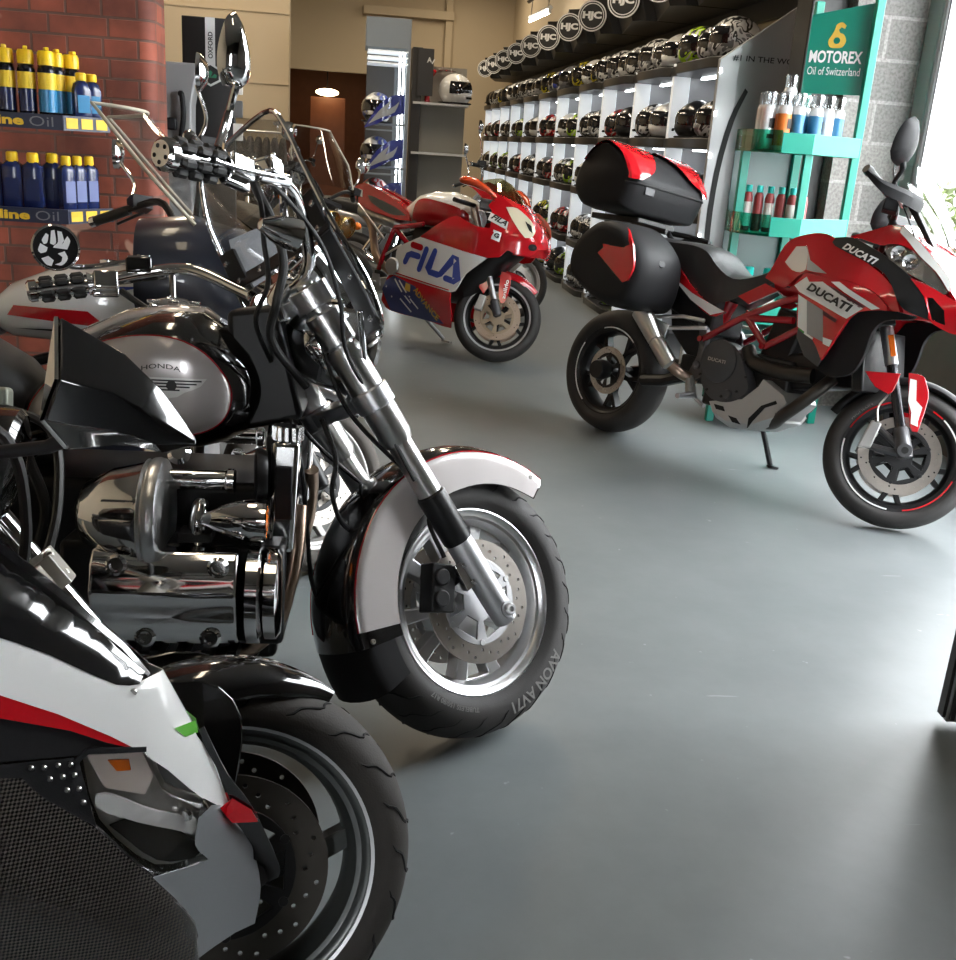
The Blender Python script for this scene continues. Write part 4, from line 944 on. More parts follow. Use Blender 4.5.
        c = V((-.37, .43*sg, 1.42)); ol = crv([(-.0, .085), (.045, .045), (.062, -.01), (.055, -.05), (.02, -.065), (-.03, -.058), (-.052, -.03), (-.05, .03)], 4); D = (b.S.to_3x3().inverted() @ V((-1, .12*sg, .05))).normalized(); ux = V((0, 0, 1)).cross(D).normalized(); uy = D.cross(ux)
        g = b.gs(); g.loft([[c-D*t+ux*(u*s*1.3)+uy*(v*s*1.3) for u, v in ol] for t, s in ((.045, .2), (.038, .55), (.022, .85), (.0, 1), (-.006, 1), (-.007, .9))]); mi = g.obj('mirror', BPLAS, hb)
        g = b.gs(); g.add([c+D*.0075+ux*(u*1.15)+uy*(v*1.15) for u, v in ol], [tuple(range(len(ol)))]); g.obj('mirror_glass', MIRROR, mi, smooth=False)
    g = b.g(); g.box((-.24, 0, 1.22), (.03, .20, .10), Matrix.Rotation(-.6, 3, 'Y')); g.obj('instrument_panel', BPLAS, rt, bevel=.01)
    # seat
    so = crv([(-1.574,1.04),(-1.505,1.045),(-1.35,1.040),(-1.212,1.040),(-1.12,1.02),(-1.045,.965),(-.944,.918),(-.838,.943),(-.765,.99),(-.74,1.06),(-.70,1.07),(-.70,.95),(-.78,.91),(-.887,.842),(-.997,.792),(-1.077,.785),(-1.196,.875),(-1.332,.972),(-1.445,.988)], 3, 60)
    def bell(ol, W, n=10, cz=.93):
        """closed soft body: the side outline shrinks towards both flanks"""
        cx = sum(p[0] for p in ol)/len(ol); rings = []
        for i in range(n+1):
            t = -1+2*i/n; s = max(.02, 1-abs(t)**5*.35)
            rings.append([V((x, W*t*lerp(x, [(-1.6, .8), (-1.3, 1.05), (-1.0, 1.1), (-.72, .6)]), z-.02*abs(t)**3)) for x, z in ol])
        return rings
    g = b.g(); g.loft(bell(so, .120), False)
    for rg, fl in ((bell(so, .120)[0], 1), (bell(so, .120)[-1], 0)):
        t2 = cdt([(p.x, p.z) for p in rg], (), 9)[0]
        if len(t2[0]) == len(rg): g.add(rg, [f if fl else f[::-1] for f in t2[1]])
    g.obj('seat', LEATHERG, rt, bevel=.012, seg=3, angle=60)
    both(b, 'tail_panel', RED, rt, crv([(-1.55,1.03),(-1.397,.972),(-1.351,.968),(-1.196,.863),(-1.049,.779),(-.919,.743),(-.996,.711),(-1.161,.787),(-1.288,.867),(-1.45,.97)], 3, 50), lambda x, z: -lerp(x, [(-1.5, .12), (-1.1, .155), (-.9, .15)]), .015, .04)
    both(b, 'white_tail_stripe', WHITE, rt, [(-1.30,.865),(-1.132,.799),(-1.048,.777),(-.922,.743),(-.997,.716),(-1.132,.768)], lambda x, z: -lerp(x, [(-1.5, .12), (-1.1, .155), (-.9, .15)]), .001, .04, (), .0025)
    both(b, 'tank_rear_panel', RED, rt, [(-.866,.824),(-.737,.901),(-.659,.88),(-.801,.798)], lambda x, z: -.155, .012, .05)
    # trellis frame
    for sg in (-1, 1):
        y = .15*sg; g = b.g()
        for a, c_ in (((-1.008,.60), (-.813,.736)), ((-.813,.736), (-.624,.838)), ((-.813,.733), (-.55,.765)), ((-.784,.733), (-.661,.629)), ((-.661,.629), (-.50,.742)), ((-.624,.838), (-.35,.93))): g.tube([(a[0], y, a[1]), (c_[0], y, c_[1])], .0165, 12)
        for p in ((-1.008,.60), (-.661,.629)): g.tube([(p[0], y-.022*sg*-1, p[1]), (p[0], y+.03*sg, p[1])], .014, 12)
        g.obj('trellis_frame', DRED, rt)
        g = b.g(); slab(g, crv([(-1.06,.68),(-1.005,.655),(-.985,.60),(-.985,.50),(-.95,.44),(-1.0,.40),(-1.045,.44),(-1.02,.52),(-1.03,.60)], 3, 60), .155*sg, .125*sg); g.lathe([(0, 0), (.022, 0), (.022, .01), (.012, .01), (0, .004)], (-1.005, .155*sg, .475), (0, sg, 0), 16); g.obj('frame_plate', mat('dark grey casting', (.10,.10,.105), .4, .7), rt, bevel=.004)
        g = b.g(); g.tube([(-1.02, .17*sg, .40), (-.98, .20*sg, .34)], .016, 10); g.tube([(-1.02, .16*sg, .42), (-.96, .165*sg, .32), (-.90, .17*sg, .30)], .010, 8); g.tube([(-.97, .18*sg, .335), (-.97, .29*sg, .325)], .014, 10); g.obj('rider_footrest', ALU_M, rt)
        g = b.g(); g.tube([(-1.31, .20*sg, .65), (-1.10, .22*sg, .685), (-.985, .20*sg, .685)], .010, 8); g.tube([(-1.28, .20*sg, .60), (-.965, .20*sg, .655)], .010, 8); g.hexa([V((x, yy*sg, z)) for x, yy, z in ((-1.26, .19, .53), (-1.20, .19, .53), (-1.20, .21, .53), (-1.26, .21, .53), (-1.30, .19, .65), (-1.18, .19, .63), (-1.18, .21, .63), (-1.30, .21, .65))]); g.obj('pillion_hanger', ALU, rt, bevel=.003)
    # engine
    g = b.g(); g.box((-.72, 0, .48), (.42, .26, .22)); g.box((-.48, 0, .56), (.26, .20, .16), Matrix.Rotation(-.25, 3, 'Y')); g.box((-.62, 0, .68), (.16, .20, .24), Matrix.Rotation(.2, 3, 'Y')); g.box((-.80, 0, .36), (.34, .22, .12)); en = g.obj('engine_block', BSATIN, rt, bevel=.015)
    g = b.g(); slab(g, crv([(-.955,.52),(-.93,.59),(-.85,.615),(-.77,.59),(-.70,.50),(-.665,.42),(-.74,.355),(-.85,.345),(-.93,.41)], 4, 80), -.195, -.13); cv = g.obj('clutch_cover', DGREY, en, bevel=.008, seg=3)
    g = b.g(); g.lathe([(0, .0), (.075, 0), (.085, -.006), (.098, -.01), (.10, -.02)], (-.855, -.212, .52), (0, -1, 0), 36); g.lathe([(0, .012), (.02, .012), (.024, 0), (0, -.01)], (-.76, -.20, .385), (0, -1, 0), 18); g.obj('cover_ring', DGREY, cv)
    g = b.g(); put_text(g, 'DUCATI', lambda u, v: V((-.905+.10*u, -.2135, .515+.016*v)), .02); g.obj('cover_lettering', STEEL, cv, smooth=False)
    g = b.g(); 
    for i in range(9):
        a = 2*pi*i/9; bolt(g, V((-.82+.13*cos(a), -.195, .48+.115*sin(a))), .007)
    g.obj('cover_bolt', BSATIN, cv)
    bp = [(-.86,.30),(-.838,.337),(-.686,.379),(-.616,.453),(-.60,.49),(-.477,.44),(-.455,.413),(-.50,.328),(-.487,.318),(-.60,.255),(-.743,.235),(-.83,.26)]
    g = b.g()
    rings = [[V((x, y, z+dz*(1 if z < .33 else 0))) for x, z in bp] for y, dz in ((-.19, .03), (-.15, 0), (.02, 0), (.05, .03))]
    g.loft(rings, False)
    for rg, fl in ((rings[0], 1), (rings[-1], 0)):
        t2 = cdt([(p.x, p.z) for p in rg], (), 9)[0]
        if len(t2[0]) == len(rg): g.add(rg, [f if fl else f[::-1] for f in t2[1]])
    pn = g.obj('belly_pan', mat('silver belly pan', (.42,.42,.41), .4, .3), rt, bevel=.006)
    g = b.g(); slab(g, [(-.828,.325),(-.775,.325),(-.76,.305),(-.81,.305)], -.194, -.188); slab(g, [(-.735,.292),(-.69,.290),(-.66,.268),(-.705,.268)], -.194, -.188); slab(g, [(-.62,.262),(-.60,.30),(-.555,.37),(-.50,.40),(-.51,.412),(-.575,.375),(-.625,.305)], -.194, -.188); g.obj('pan_slot', GROOVE, pn)
    g = b.g(); g.tube(bez([(-.32, -.10, .56), (-.36, -.17, .47), (-.46, -.18, .36), (-.56, -.12, .30), (-.75, -.1, .29)], 8), .028, 14); g.tube(bez([(-.40, -.13, .55), (-.55, -.15, .535), (-.70, -.15, .55), (-.76, -.13, .6)], 6), .034, 14); g.obj('exhaust_header', mat('dark pipe', (.05,.045,.04), .4, .8), rt)
    g = b.g(); g.tube(bez([(-1.02, -.12, .40), (-1.06, -.19, .42), (-1.13, -.23, .46)], 6), .026, 14); ex = g.obj('exhaust_link', COPPER, rt)
    g = b.g(); g.tube([(-1.11, -.22, .45), (-1.115, -.225, .455), (-1.20, -.25, .545), (-1.215, -.253, .56)], [.030, .040, .040, .032], 18); g.tube([(-1.20, -.26, .55), (-1.31, -.275, .67)], [.038, .052], 18); g.obj('muffler', STEEL, ex)
    g = b.g(); g.hexa([V((x, yy, z)) for x, yy, z in ((-1.66, .11, .28), (-.98, .06, .40), (-.98, .13, .40), (-1.66, .16, .28), (-1.66, .11, .36), (-1.05, .06, .50), (-1.05, .13, .50), (-1.66, .16, .36))]); g.box((-1.05, 0, .45), (.16, .26, .12)); g.tube([(-1.06, -.1, .42), (-1.2, -.13, .36), (-1.35, -.12, .33)], .03, 10); g.obj('swing_arm', BSATIN, rt, bevel=.01)
    g = b.g(); g.tube([(-1.12, -.03, .45), (-1.0, -.02, .80)], .04, 16); g.obj('rear_shock', RED, rt)
    g = b.g(); g.hexa([V((x, yy, z)) for x, yy, z in ((-1.6, -.1, .80), (-1.0, -.12, .62), (-1.0, .12, .62), (-1.6, .1, .80), (-1.6, -.1, .98), (-1.0, -.12, .84), (-1.0, .12, .84), (-1.6, .1, .98))]); g.obj('subframe', BSATIN, rt, bevel=.01)
    g = b.g(); g.hexa([V((x, yy, z)) for x, yy, z in ((-1.26, -.09, .60), (-1.05, -.11, .45), (-1.05, .11, .45), (-1.26, .09, .60), (-1.3, -.09, .72), (-1.0, -.11, .66), (-1.0, .11, .66), (-1.3, .09, .72))]); g.obj('rear_hugger', BPLAS, rt, bevel=.01)
    g = b.g(); g.tube([(-.79, .15, .27), (-.755, .27, .05)], .013, 10); g.lathe([(0, 0), (.03, 0), (.03, .012), (0, .014)], (-.75, .28, .046), (.1, .1, 1), 16); g.obj('side_stand', BSATIN, rt)
    # luggage
    def case(nm, lab, c, ol, y0, y1, cap, m):
        pass
    for sg in (-1, 1):
        ol = crv([(-1.70, .90), (-1.66, .975), (-1.56, 1.055), (-1.46, 1.068), (-1.36, 1.04), (-1.25, .965), (-1.20, .88), (-1.20, .74), (-1.25, .675), (-1.42, .665), (-1.60, .73), (-1.69, .80)], 4, 70)
        cx, cz = -1.46, .86; rings = []
        for (y, s) in ((.17, .95), (.19, 1), (.34, 1), (.40, .985), (.45, .93), (.475, .84), (.48, .70)):
            if sg > 0: y = .17+(y-.17)*.45
            rings.append([V((cx+(x-cx)*s, y*sg, cz+(z-cz)*s)) for x, z in ol])
        g = b.g(); g.loft(rings if sg < 0 else rings[::-1]); pa = g.obj('pannier', BPLAS, rt, angle=60); tag(pa, 'right pannier with red lid panel' if sg < 0 else 'left pannier with red lid panel')
        def py(x, z):
            u = 0
            for (y, s) in ((.34, 1), (.40, .985), (.45, .93), (.475, .84), (.48, .70)):
                if inside((cx+(x-cx)/s, cz+(z-cz)/s), ol): u = y
            return -(u if u else .36)
        g = b.g(); lid = crv([(-1.55, 1.03), (-1.50, 1.062), (-1.44, 1.058), (-1.36, 1.03), (-1.27, .955), (-1.235, .87), (-1.25, .80), (-1.28, .785), (-1.48, .90), (-1.45, .93)], 3, 50)
        k = []
        for (dy, s) in ((.0, 1.0), (.008, .98)): k.append([V((x, sg*(.44+dy) if True else 0, z)) for x, z in lid])
        # lid panel follows the case: two slanted facets
        def ly(x, z): return -min(.487, lerp(z, [(.80, .487), (.93, .485), (1.0, .462), (1.065, .40)]))
        t = G(); t.sheet(lid, ly, .012, .03); g.add([(p.x, (p.y if sg < 0 else -p.y-.168), p.z) for p in t.v], [f if sg < 0 else f[::-1] for f in t.f]); g.obj('lid_panel', RED, pa, angle=60)
        g = b.g(); g.lathe([(0, .006), (.016, .006), (.018, 0), (.0, -.004)], (-1.205, (.33 if sg < 0 else .24)*sg, .90), (.9, .4*sg, .4), 18); g.obj('lock', BSATIN, pa)
    # top box: 3/4 view
    L0, L1, W = -1.98, -1.53, .295
    ol = crv([(L0, 1.25), (L0+.03, 1.34), (L0+.12, 1.425), (L0+.22, 1.45), (L1-.10, 1.40), (L1-.02, 1.325), (L1+.01, 1.27), (L1-.02, 1.16), (L1-.07, 1.125), (L0+.12, 1.125), (L0+.03, 1.17)], 4, 75)
    cx, cz = (L0+L1)/2, 1.26; rings = []
    for (y, s) in ((-W, .72), (-W+.015, .84), (-W+.05, .95), (-W+.11, 1), (W-.11, 1), (W-.05, .95), (W-.015, .84), (W, .72)):
        rings.append([V((cx+(x-cx)*s, y, cz+(z-cz)*(s if z < cz else (.82+.18*s)))) for x, z in ol])
    g = b.g(); g.loft(rings); tb = g.obj('top_box', BPLAS, rt, angle=60); tag(tb, 'black top box with red lid corners')
    # seam round the box
    g = b.g(); se = []
    for rg in rings:
        pts = [p for p in rg if abs(p.z-1.27) < .05 and p.x > cx]; se.append(max(rg, key=lambda p: p.x))
    g.tube([p+V((.001, 0, -.005)) for p in se], .006, 8); g.obj('lid_seam', GROOVE, tb)
    # red lid corners on the front upper edge
    LIDP = [p for p in ol if p[1] >= 1.268][::-1]
    def lidpt(u, v, off=.004):
        """u across (-1..1), v from the seam (0) over the front top edge to the back (1)"""
        y = u*W*.985; s = lerp(abs(y), [(W-.11, 1), (W-.05, .95), (W-.015, .84), (W, .72)])
        pr = LIDP
        t = v*(len(pr)-1); i = min(int(t), len(pr)-2); f = t-i; x = pr[i][0]+(pr[i+1][0]-pr[i][0])*f; z = pr[i][1]+(pr[i+1][1]-pr[i][1])*f
        return V((cx+(x-cx)*s+off*.8, y*(1+off/W), cz+(z-cz)*(.82+.18*s)+off*.8))
    for sg in (-1, 1):
        g = b.g(); n = 36; vs = []; fs = []
        for i in range(n+1):
            for j in range(n+1):
                v = i/n*.86; e = lerp(v, [(0, .80), (.2, .45), (.5, .12), (.86, .55)]); u = e+(.99-e)*j/n
                vs.append(lidpt(u*sg, v, .017))
        for i in range(n):
            for j in range(n):
                f = (i*(n+1)+j, (i+1)*(n+1)+j, (i+1)*(n+1)+j+1, i*(n+1)+j+1); fs.append(f if sg > 0 else f[::-1])
        g.add(vs, fs); g.obj('lid_panel', RED, tb, angle=60)
    g = b.g(); g.box((L1+.004, -.17, 1.245), (.012, .07, .05)); g.obj('latch', DGREY, tb, bevel=.004)
    g = b.g(); g.box((cx, 0, 1.10), (.34, .28, .03)); g.tube([(-1.5, -.10, 1.0), (-1.62, -.11, 1.10)], .014, 8); g.tube([(-1.5, .10, 1.0), (-1.62, .11, 1.10)], .014, 8); g.tube(bez([(-1.36, -.17, 1.06), (-1.5, -.18, 1.075), (-1.62, -.14, 1.08)], 5), .014, 10); g.tube(bez([(-1.36, .17, 1.06), (-1.5, .18, 1.075), (-1.62, .14, 1.08)], 5), .014, 10); g.obj('luggage_rack', BSATIN, rt, bevel=.004)
    return b
DUC = ducati()
# ------------------------------------------------------------------ red and white race bike in the background
def fila():
    b = Bike('sport_motorcycle', 'red and white faired sport motorcycle with blue FILA lettering on its side panel', (1.041, 6.999), -40, 8, 30, 24, .097, .30)
    rt = b.root
    def fy(x, z): return -lerp(x, [(-1.4,.06),(-1.2,.12),(-.9,.14),(-.7,.2),(-.4,.25),(-.1,.26),(.1,.22),(.22,.16),(.34,.05)])*lerp(z, [(.15,.6),(.38,1),(.85,1),(1.15,.5)])
    po, ty, base = wheel(b, 'front_wheel', 0, True, .30, .12, .222, (5, 'y'), BSATIN, RUB, [(-.062, .115, .16), (.062, .115, .16)], m_car=GOLDISC, m_disc=mat('bronze brake disc', (.50,.40,.32), .35, .9))
    g = G(base); g.lathe([(.219, -.047), (.231, -.049), (.231, -.0505), (.219, -.0485)], (0, 0, 0), (0, 1, 0), 64, True); g.obj('rim_edge', ALU_M, po)
    wheel(b, 'rear_wheel', -1.42, False, .325, .18, .226, (5, 'y'), BSATIN, RUB, [(-.07, .09, .12)], m_car=BSATIN)
    for sg in (-1, 1):
        y = .105*sg; P = lambda t: V((-.005-.40*t, y, .325+.91*t))
        g = b.gs(); g.cyl(P(.26), P(.75), .026); fl = g.obj('fork_leg', ALU, rt)
        g = b.gs(); g.cyl(P(0), P(.27), .0205); g.obj('stanchion', ALU_M, fl)
        g = b.gs(); g.tube([P(-.03), P(-.02), P(.08), P(.09)], [.02, .03, .03, .022], 16); g.obj('axle_foot', DGREY, fl)
        c = V((-.13, .095*sg, .37)); g = b.gs(); g.hexa([c+V(q) for q in ((-.035, -.022, -.05), (.02, -.022, -.055), (.02, .022, -.055), (-.035, .022, -.05), (-.012, -.022, .055), (.034, -.022, .05), (.034, .022, .05), (-.012, .022, .055))]); g.obj('brake_caliper', mat('pale caliper', (.45,.45,.44), .35, .8), fl, bevel=.006)
    # fender
    rings = []
    for i in range(19):
        a = radians(44+112*i/18); w = lerp(i, [(0, .02), (4, .062), (12, .07), (18, .05)])
        rings.append([V(((.335-.06*(1-cos(q)))*cos(a), w*sin(q), .30+(.335-.06*(1-cos(q)))*sin(a))) for q in [radians(-85+170*j/10) for j in range(11)]]+[V(((.329-.06*(1-cos(q)))*cos(a), w*.93*sin(q), .30+(.329-.06*(1-cos(q)))*sin(a))) for q in [radians(85-170*j/10) for j in range(11)]])
    g = b.gs(); g.loft(rings); fe = g.obj('front_fender', RED, rt)
    for sg in (-1, 1):
        g = b.gs(); slab(g, crv([(-.03,.60),(.04,.59),(.05,.50),(.035,.40),(.01,.385),(-.02,.45)], 3, 60), .128*sg, .12*sg); fg_ = g.obj('fork_guard', RED, rt, bevel=.002)
        g = b.gs(); slab(g, [(-.17,.585),(-.11,.605),(-.09,.50),(-.12,.43),(-.16,.47)], .10*sg, .094*sg); g.obj('fork_guard', RED, rt, bevel=.002)
        if sg < 0:
            g = b.gs(); put_text(g, 'ohlins', lambda u, v: V((.008+.026*(1-v)-.012*u*0, -.1292, .42+.13*(1-u))), .02); g.obj('guard_lettering', INKW, fg_, smooth=False)
    # hidden body core keeps panels from being hollow
    g = b.g(); g.body([(-.72, .10, .62, .88, 2.4), (-.5, .16, .35, .86, 2.6), (-.2, .18, .36, .84, 2.6), (.0, .14, .62, .86, 2.4), (.12, .10, .72, .90, 2.2)], 24); g.obj('engine_block', BSATIN, rt)
    up = crv([(-.564,.772),(-.42,.868),(-.32,.93),(-.261,.930),(-.119,.886),(-.01,.879),(-.045,1.0),(-.214,1.115),(-.30,1.15),(-.337,1.19),(-.30,1.205),(-.258,1.198),(-.062,1.114),(.082,1.045),(.207,.93),(.263,.857),(.292,.783),(.264,.734),(.174,.742),(.124,.752),(.010,.690)], 3, 45)
    uf = both(b, 'upper_fairing', RED, rt, up, fy, .012, .03)
    wh = [(-.774,.684),(-.564,.770),(.004,.688),(-.06,.63),(-.133,.567),(-.16,.52),(-.18,.478),(-.2,.445),(-.235,.433),(-.289,.439),(-.786,.495),(-.789,.652)]
    wf = both(b, 'side_fairing', WHITE, rt, wh, fy, .012, .03)
    lo = crv([(-.786,.490),(-.289,.436),(-.235,.43),(-.23,.30),(-.252,.192),(-.327,.195),(-.458,.215),(-.818,.237),(-.91,.297),(-.874,.425)], 3, 50)
    lf = both(b, 'belly_fairing', RED, rt, lo, fy, .012, .03)
    bl = [(-.784,.484),(-.669,.463),(-.552,.433),(-.303,.211),(-.482,.216),(-.811,.238),(-.90,.377),(-.863,.444)]
    for o, p_, q, sg in zip(wf, lf, uf, (1, -1)):
        both(b, 'blue_sponsor_panel', BLUE, p_, bl, fy, .001, .03, (), .002, (sg,))
        both(b, 'red_edge_line', RED, o, [(-.786,.503),(-.25,.441),(-.25,.449),(-.786,.512)], fy, .001, .03, (), .0025, (sg,))
        def txt(s, A, B_, h, m, nm, off=.004, bold=.03, par=o, shear=0):
            A = V(A); B_ = V(B_); d = (B_-A).normalized(); upv = V((-d.y, d.x))*h; g = b.g()
            def mp(u, v):
                if sg < 0: u = 1-u
                p = A+(B_-A)*u+upv*v; return V((p.x, sg*(fy(p.x, p.y)-off), p.y))
            put_text(g, s, mp, bold, shear); g.obj(nm, m, par, smooth=False)
        # big logotype made of round-ended strokes
        def stroke(P, r, m, nm):
            g = b.g(); t = G(); P = [V(p) for p in P]; L = []; Rr = []
            for i, p in enumerate(P):
                d = (P[min(i+1, len(P)-1)]-P[max(i-1, 0)]).normalized(); n = V((-d.y, d.x))
                if 0 < i < len(P)-1:
                    c_ = max(.5, n.dot(V((-(P[i+1]-p).normalized().y, (P[i+1]-p).normalized().x)))); k = r/c_
                else: k = r
                L.append(p+n*k); Rr.append(p-n*k)
            d0 = (P[0]-P[1]).normalized(); d1 = (P[-1]-P[-2]).normalized()
            ol = [tuple(p) for p in L]+[tuple(P[-1]+(d1*cos(a)+V((-d1.y, d1.x))*sin(a))*r) for a in (1.0, .5, 0, -.5, -1.0)]+[tuple(p) for p in Rr[::-1]]+[tuple(P[0]+(d0*cos(a)+V((-d0.y, d0.x))*sin(a))*r) for a in (1.0, .5, 0, -.5, -1.0)]
            both(b, nm, m, o, ol, fy, .001, .03, (), .003, (sg,))
        # map photo-like logo box: u along, v up
        A = V((-.690, .575)); ex = V((.50, -.075)); ey = V((.018, .155))
        def L(u, v): q = A+ex*(u if sg < 0 or True else 1-u)+ey*v; return tuple(q)
        r = .0215
        stroke([L(.10, .93), L(.26, .93)], r, RED, 'red_logo_bar')
        stroke([L(.02, .12), L(.05, .42), L(.10, .52), L(.25, .53)], r, LBLUE, 'blue_logo_letter')
        stroke([L(.31, .02), L(.37, .93)], r, LBLUE, 'blue_logo_letter')
        stroke([L(.53, .98), L(.475, .17), L(.51, .06), L(.66, .06), L(.70, .12), L(.87, .98), L(.90, 1.0), L(.98, .12), L(.95, .02), L(.80, .03)], r*.95, LBLUE, 'blue_logo_letter')
        txt('ADVANCE', (-.565, .405), (-.36, .222), .045, mat('amber lettering', (.55,.30,.02), .4), 'sponsor_lettering', par=p_)
        txt('sponsor', (-.70, .45), (-.60, .355), .02, INKW, 'small_lettering', par=p_)if False else None
        for (A_, B2) in (((-.77, .46), (-.60, .31)), ((-.72, .455), (-.60, .35)), ((-.70, .33), (-.60, .25)), ((-.60, .34), (-.53, .28)), ((-.86, .40), (-.79, .33))):
            both(b, 'white_sponsor_strip', INKW, p_, [A_, (A_[0]+.008, A_[1]+.008), (B2[0]+.008, B2[1]+.008), B2], fy, .001, .05, (), .003, (sg,))
        both(b, 'gold_sponsor_square', GOLD, p_, [(-.65, .40), (-.595, .39), (-.60, .44), (-.645, .45)], fy, .001, .05, (), .003, (sg,))
        pl = [(-.04,.985),(.10,.935),(.105,.885),(-.045,.935)]
        wp = both(b, 'white_name_plate', WHITE, q, pl, fy, .001, .04, (), .0025, (sg,))[0]
        txt('FILA', (-.028, .947), (.092, .905), .034, INKB, 'plate_lettering', .0045, .04, wp, .25)
        wp = both(b, 'white_sticker', WHITE, q, [(.02,.875),(.08,.86),(.075,.80),(.015,.815)], fy, .001, .04, (), .0025, (sg,))[0]
        txt('G', (.03, .83), (.066, .82), .03, INKB, 'sticker_lettering', .0045, .05, wp)
        both(b, 'headlight_cover', CREAM, q, crv([(.051,1.03),(.126,1.03),(.226,.966),(.266,.901),(.255,.855),(.224,.849),(.159,.911)], 3, 50), fy, .002, .03, (), .004, (sg,))
        both(b, 'nose_duct', GROOVE, q, circle((.268, .795), .022, 14), fy, .002, .03, (), .004, (sg,))
        both(b, 'nose_vent', GROOVE, q, [(.20,.955),(.24,.93),(.255,.885),(.235,.90)], fy, .002, .03, (), .0065, (sg,))
    nose = [(-.10, 1.13), (.0, 1.09), (.082, 1.047), (.16, .98), (.207, .93), (.263, .857), (.292, .783), (.264, .734), (.17, .742)]
    g = b.g(); rings = []
    for (x, z) in nose:
        w = -fy(x, z); rings.append([V((x+.02*(1-s*s), w*s, z+.012*(1-s*s))) for s in [(-1+j/4) for j in range(9)]]+[V((x+.02*(1-s*s)-.012, w*s*.97, z-.01+.012*(1-s*s))) for s in [(1-j/4) for j in range(9)]])
    g.loft(rings); g.obj('nose_cover', RED, rt)
    # mirrors
    for sg in (-1, 1):
        g = b.g(); c = [(-.23, 1.175), (-.144, 1.178), (-.06, 1.14), (-.03, 1.115)]
        g.tube([V((-.225, .31*sg, 1.16)), V((-.20, .31*sg, 1.163)), V((-.13, .29*sg, 1.155)), V((-.05, .26*sg, 1.12)), V((-.0, .22*sg, 1.08))], [.03, .042, .042, .028, .012], 14, flat=.7); mi = g.obj('mirror', mat('red orange paint', (.55,.05,.01), .2, coat=1), rt)
    # screen
    def sc(t, s): 
        x = lerp(t, [(0, .13), (.4, .05), (.75, -.04), (1, -.11)]); z = lerp(t, [(0, 1.02), (.4, 1.12), (.75, 1.195), (1, 1.225)]); w = lerp(t, [(0, .17), (.5, .16), (1, .09)])
        return V((x-.12*s*s, w*s, z-.035*s*s))
    g = b.g(); k = [[sc(i/8, -1+j/5) for j in range(11)] for i in range(9)]; g.loft([r+[p+V((-.003, 0, -.003)) for p in r[::-1]] for r in k]); g.obj('windscreen', clear_mat('amber tinted screen', (.75,.72,.55), .10), rt)
    # tank and seat
    st = [(-.86, .05, .90, .97, 2.2), (-.80, .10, .86, 1.0, 2.4), (-.70, .14, .84, 1.07, 2.6), (-.58, .155, .84, 1.10, 2.6), (-.44, .155, .84, 1.105, 2.6), (-.32, .14, .85, 1.07, 2.5), (-.24, .08, .88, 1.0, 2.2)]
    g = b.g(); g.body(st, 32); tk = g.obj('fuel_tank', WHITE, rt); fn = body_fn(st)
    both(b, 'tank_side_panel', RED, tk, crv([(-.725,.898),(-.70,.99),(-.66,1.03),(-.55,1.03),(-.30,.985),(-.265,.91),(-.402,.879),(-.507,.86),(-.679,.862)], 3, 60), fn, .004, .03, (), .004)
    tl = crv([(-1.297,1.068),(-1.237,1.093),(-1.149,1.094),(-.91,1.013),(-.768,.931),(-.739,.871),(-.852,.873),(-1.049,.903),(-1.21,.944),(-1.301,.994)], 3, 55)
    tf = lambda x, z: -lerp(x, [(-1.3, .09), (-1.1, .13), (-.75, .13)])
    for o in both(b, 'tail_fairing', RED, rt, tl, tf, .09, .05): pass
    both(b, 'tail_vent', mat('dull green grey pad', (.10,.10,.085), .6), rt, crv([(-1.142,1.018),(-1.073,1.009),(-.873,.952),(-.775,.905),(-.919,.904),(-1.081,.963)], 3, 60), tf, .002, .05, (), .003)
    both(b, 'tail_number', WHITE, rt, [(-1.25,1.06),(-1.205,1.05),(-1.20,1.0),(-1.245,1.01)], tf, .002, .05, (), .003)
    g = b.g(); g.body([(-1.15, .08, .98, 1.07, 2.4), (-.95, .11, .92, 1.0, 2.4), (-.80, .11, .88, .95, 2.4), (-.74, .06, .89, .93, 2)], 20); g.obj('seat', LEATHER, rt)
    for sg in (-1, 1):
        g = b.g(); y = .15*sg
        for a, c_ in (((-.945,.511), (-.915,.62)), ((-.915,.62), (-.845,.812)), ((-.845,.812), (-.732,.727)), ((-.845,.812), (-.6,.86)), ((-.732,.727), (-.6,.66))): g.tube([(a[0], y, a[1]), (c_[0], y, c_[1])], .018, 10)
        g.obj('trellis_frame', DRED, rt)
        g = b.g(); g.tube([(-1.20, y, .95), (-.93, y, .73)], .008, 8); g.tube([(-.915, y, .612), (-.77, y, .70)], .008, 8); g.obj('subframe_strut', ALU, rt)
        g = b.g(); g.lathe([(0, 0), (.05, 0), (.058, -.01), (.058, -.03)], (-.80, .20*sg, .55), (0, sg, 0), 28); g.obj('clutch_cover', ALU_M, rt)
        g = b.g(); g.hexa([V((x, yy*sg, z)) for x, yy, z in ((-.97, .16, .40), (-.90, .16, .40), (-.90, .18, .40), (-.97, .18, .40), (-.97, .16, .48), (-.92, .16, .48), (-.92, .18, .48), (-.97, .18, .48))]); g.tube([(-.94, .18*sg, .42), (-.94, .28*sg, .42)], .011, 8); g.obj('footrest', ALU_M, rt)
        g = b.gs(); g.tube([(-.30, .13*sg, 1.0), (-.42, .30*sg, .97)], .016, 10); g.obj('handlebar', BSATIN, rt)
        g = b.gs(); g.box((-.20, .26*sg, .985), (.10, .05, .07)); g.box((-.23, .20*sg, 1.03), (.05, .04, .05)); g.obj('brake_reservoir', DGREY if sg < 0 else BPLAS, rt, bevel=.006)
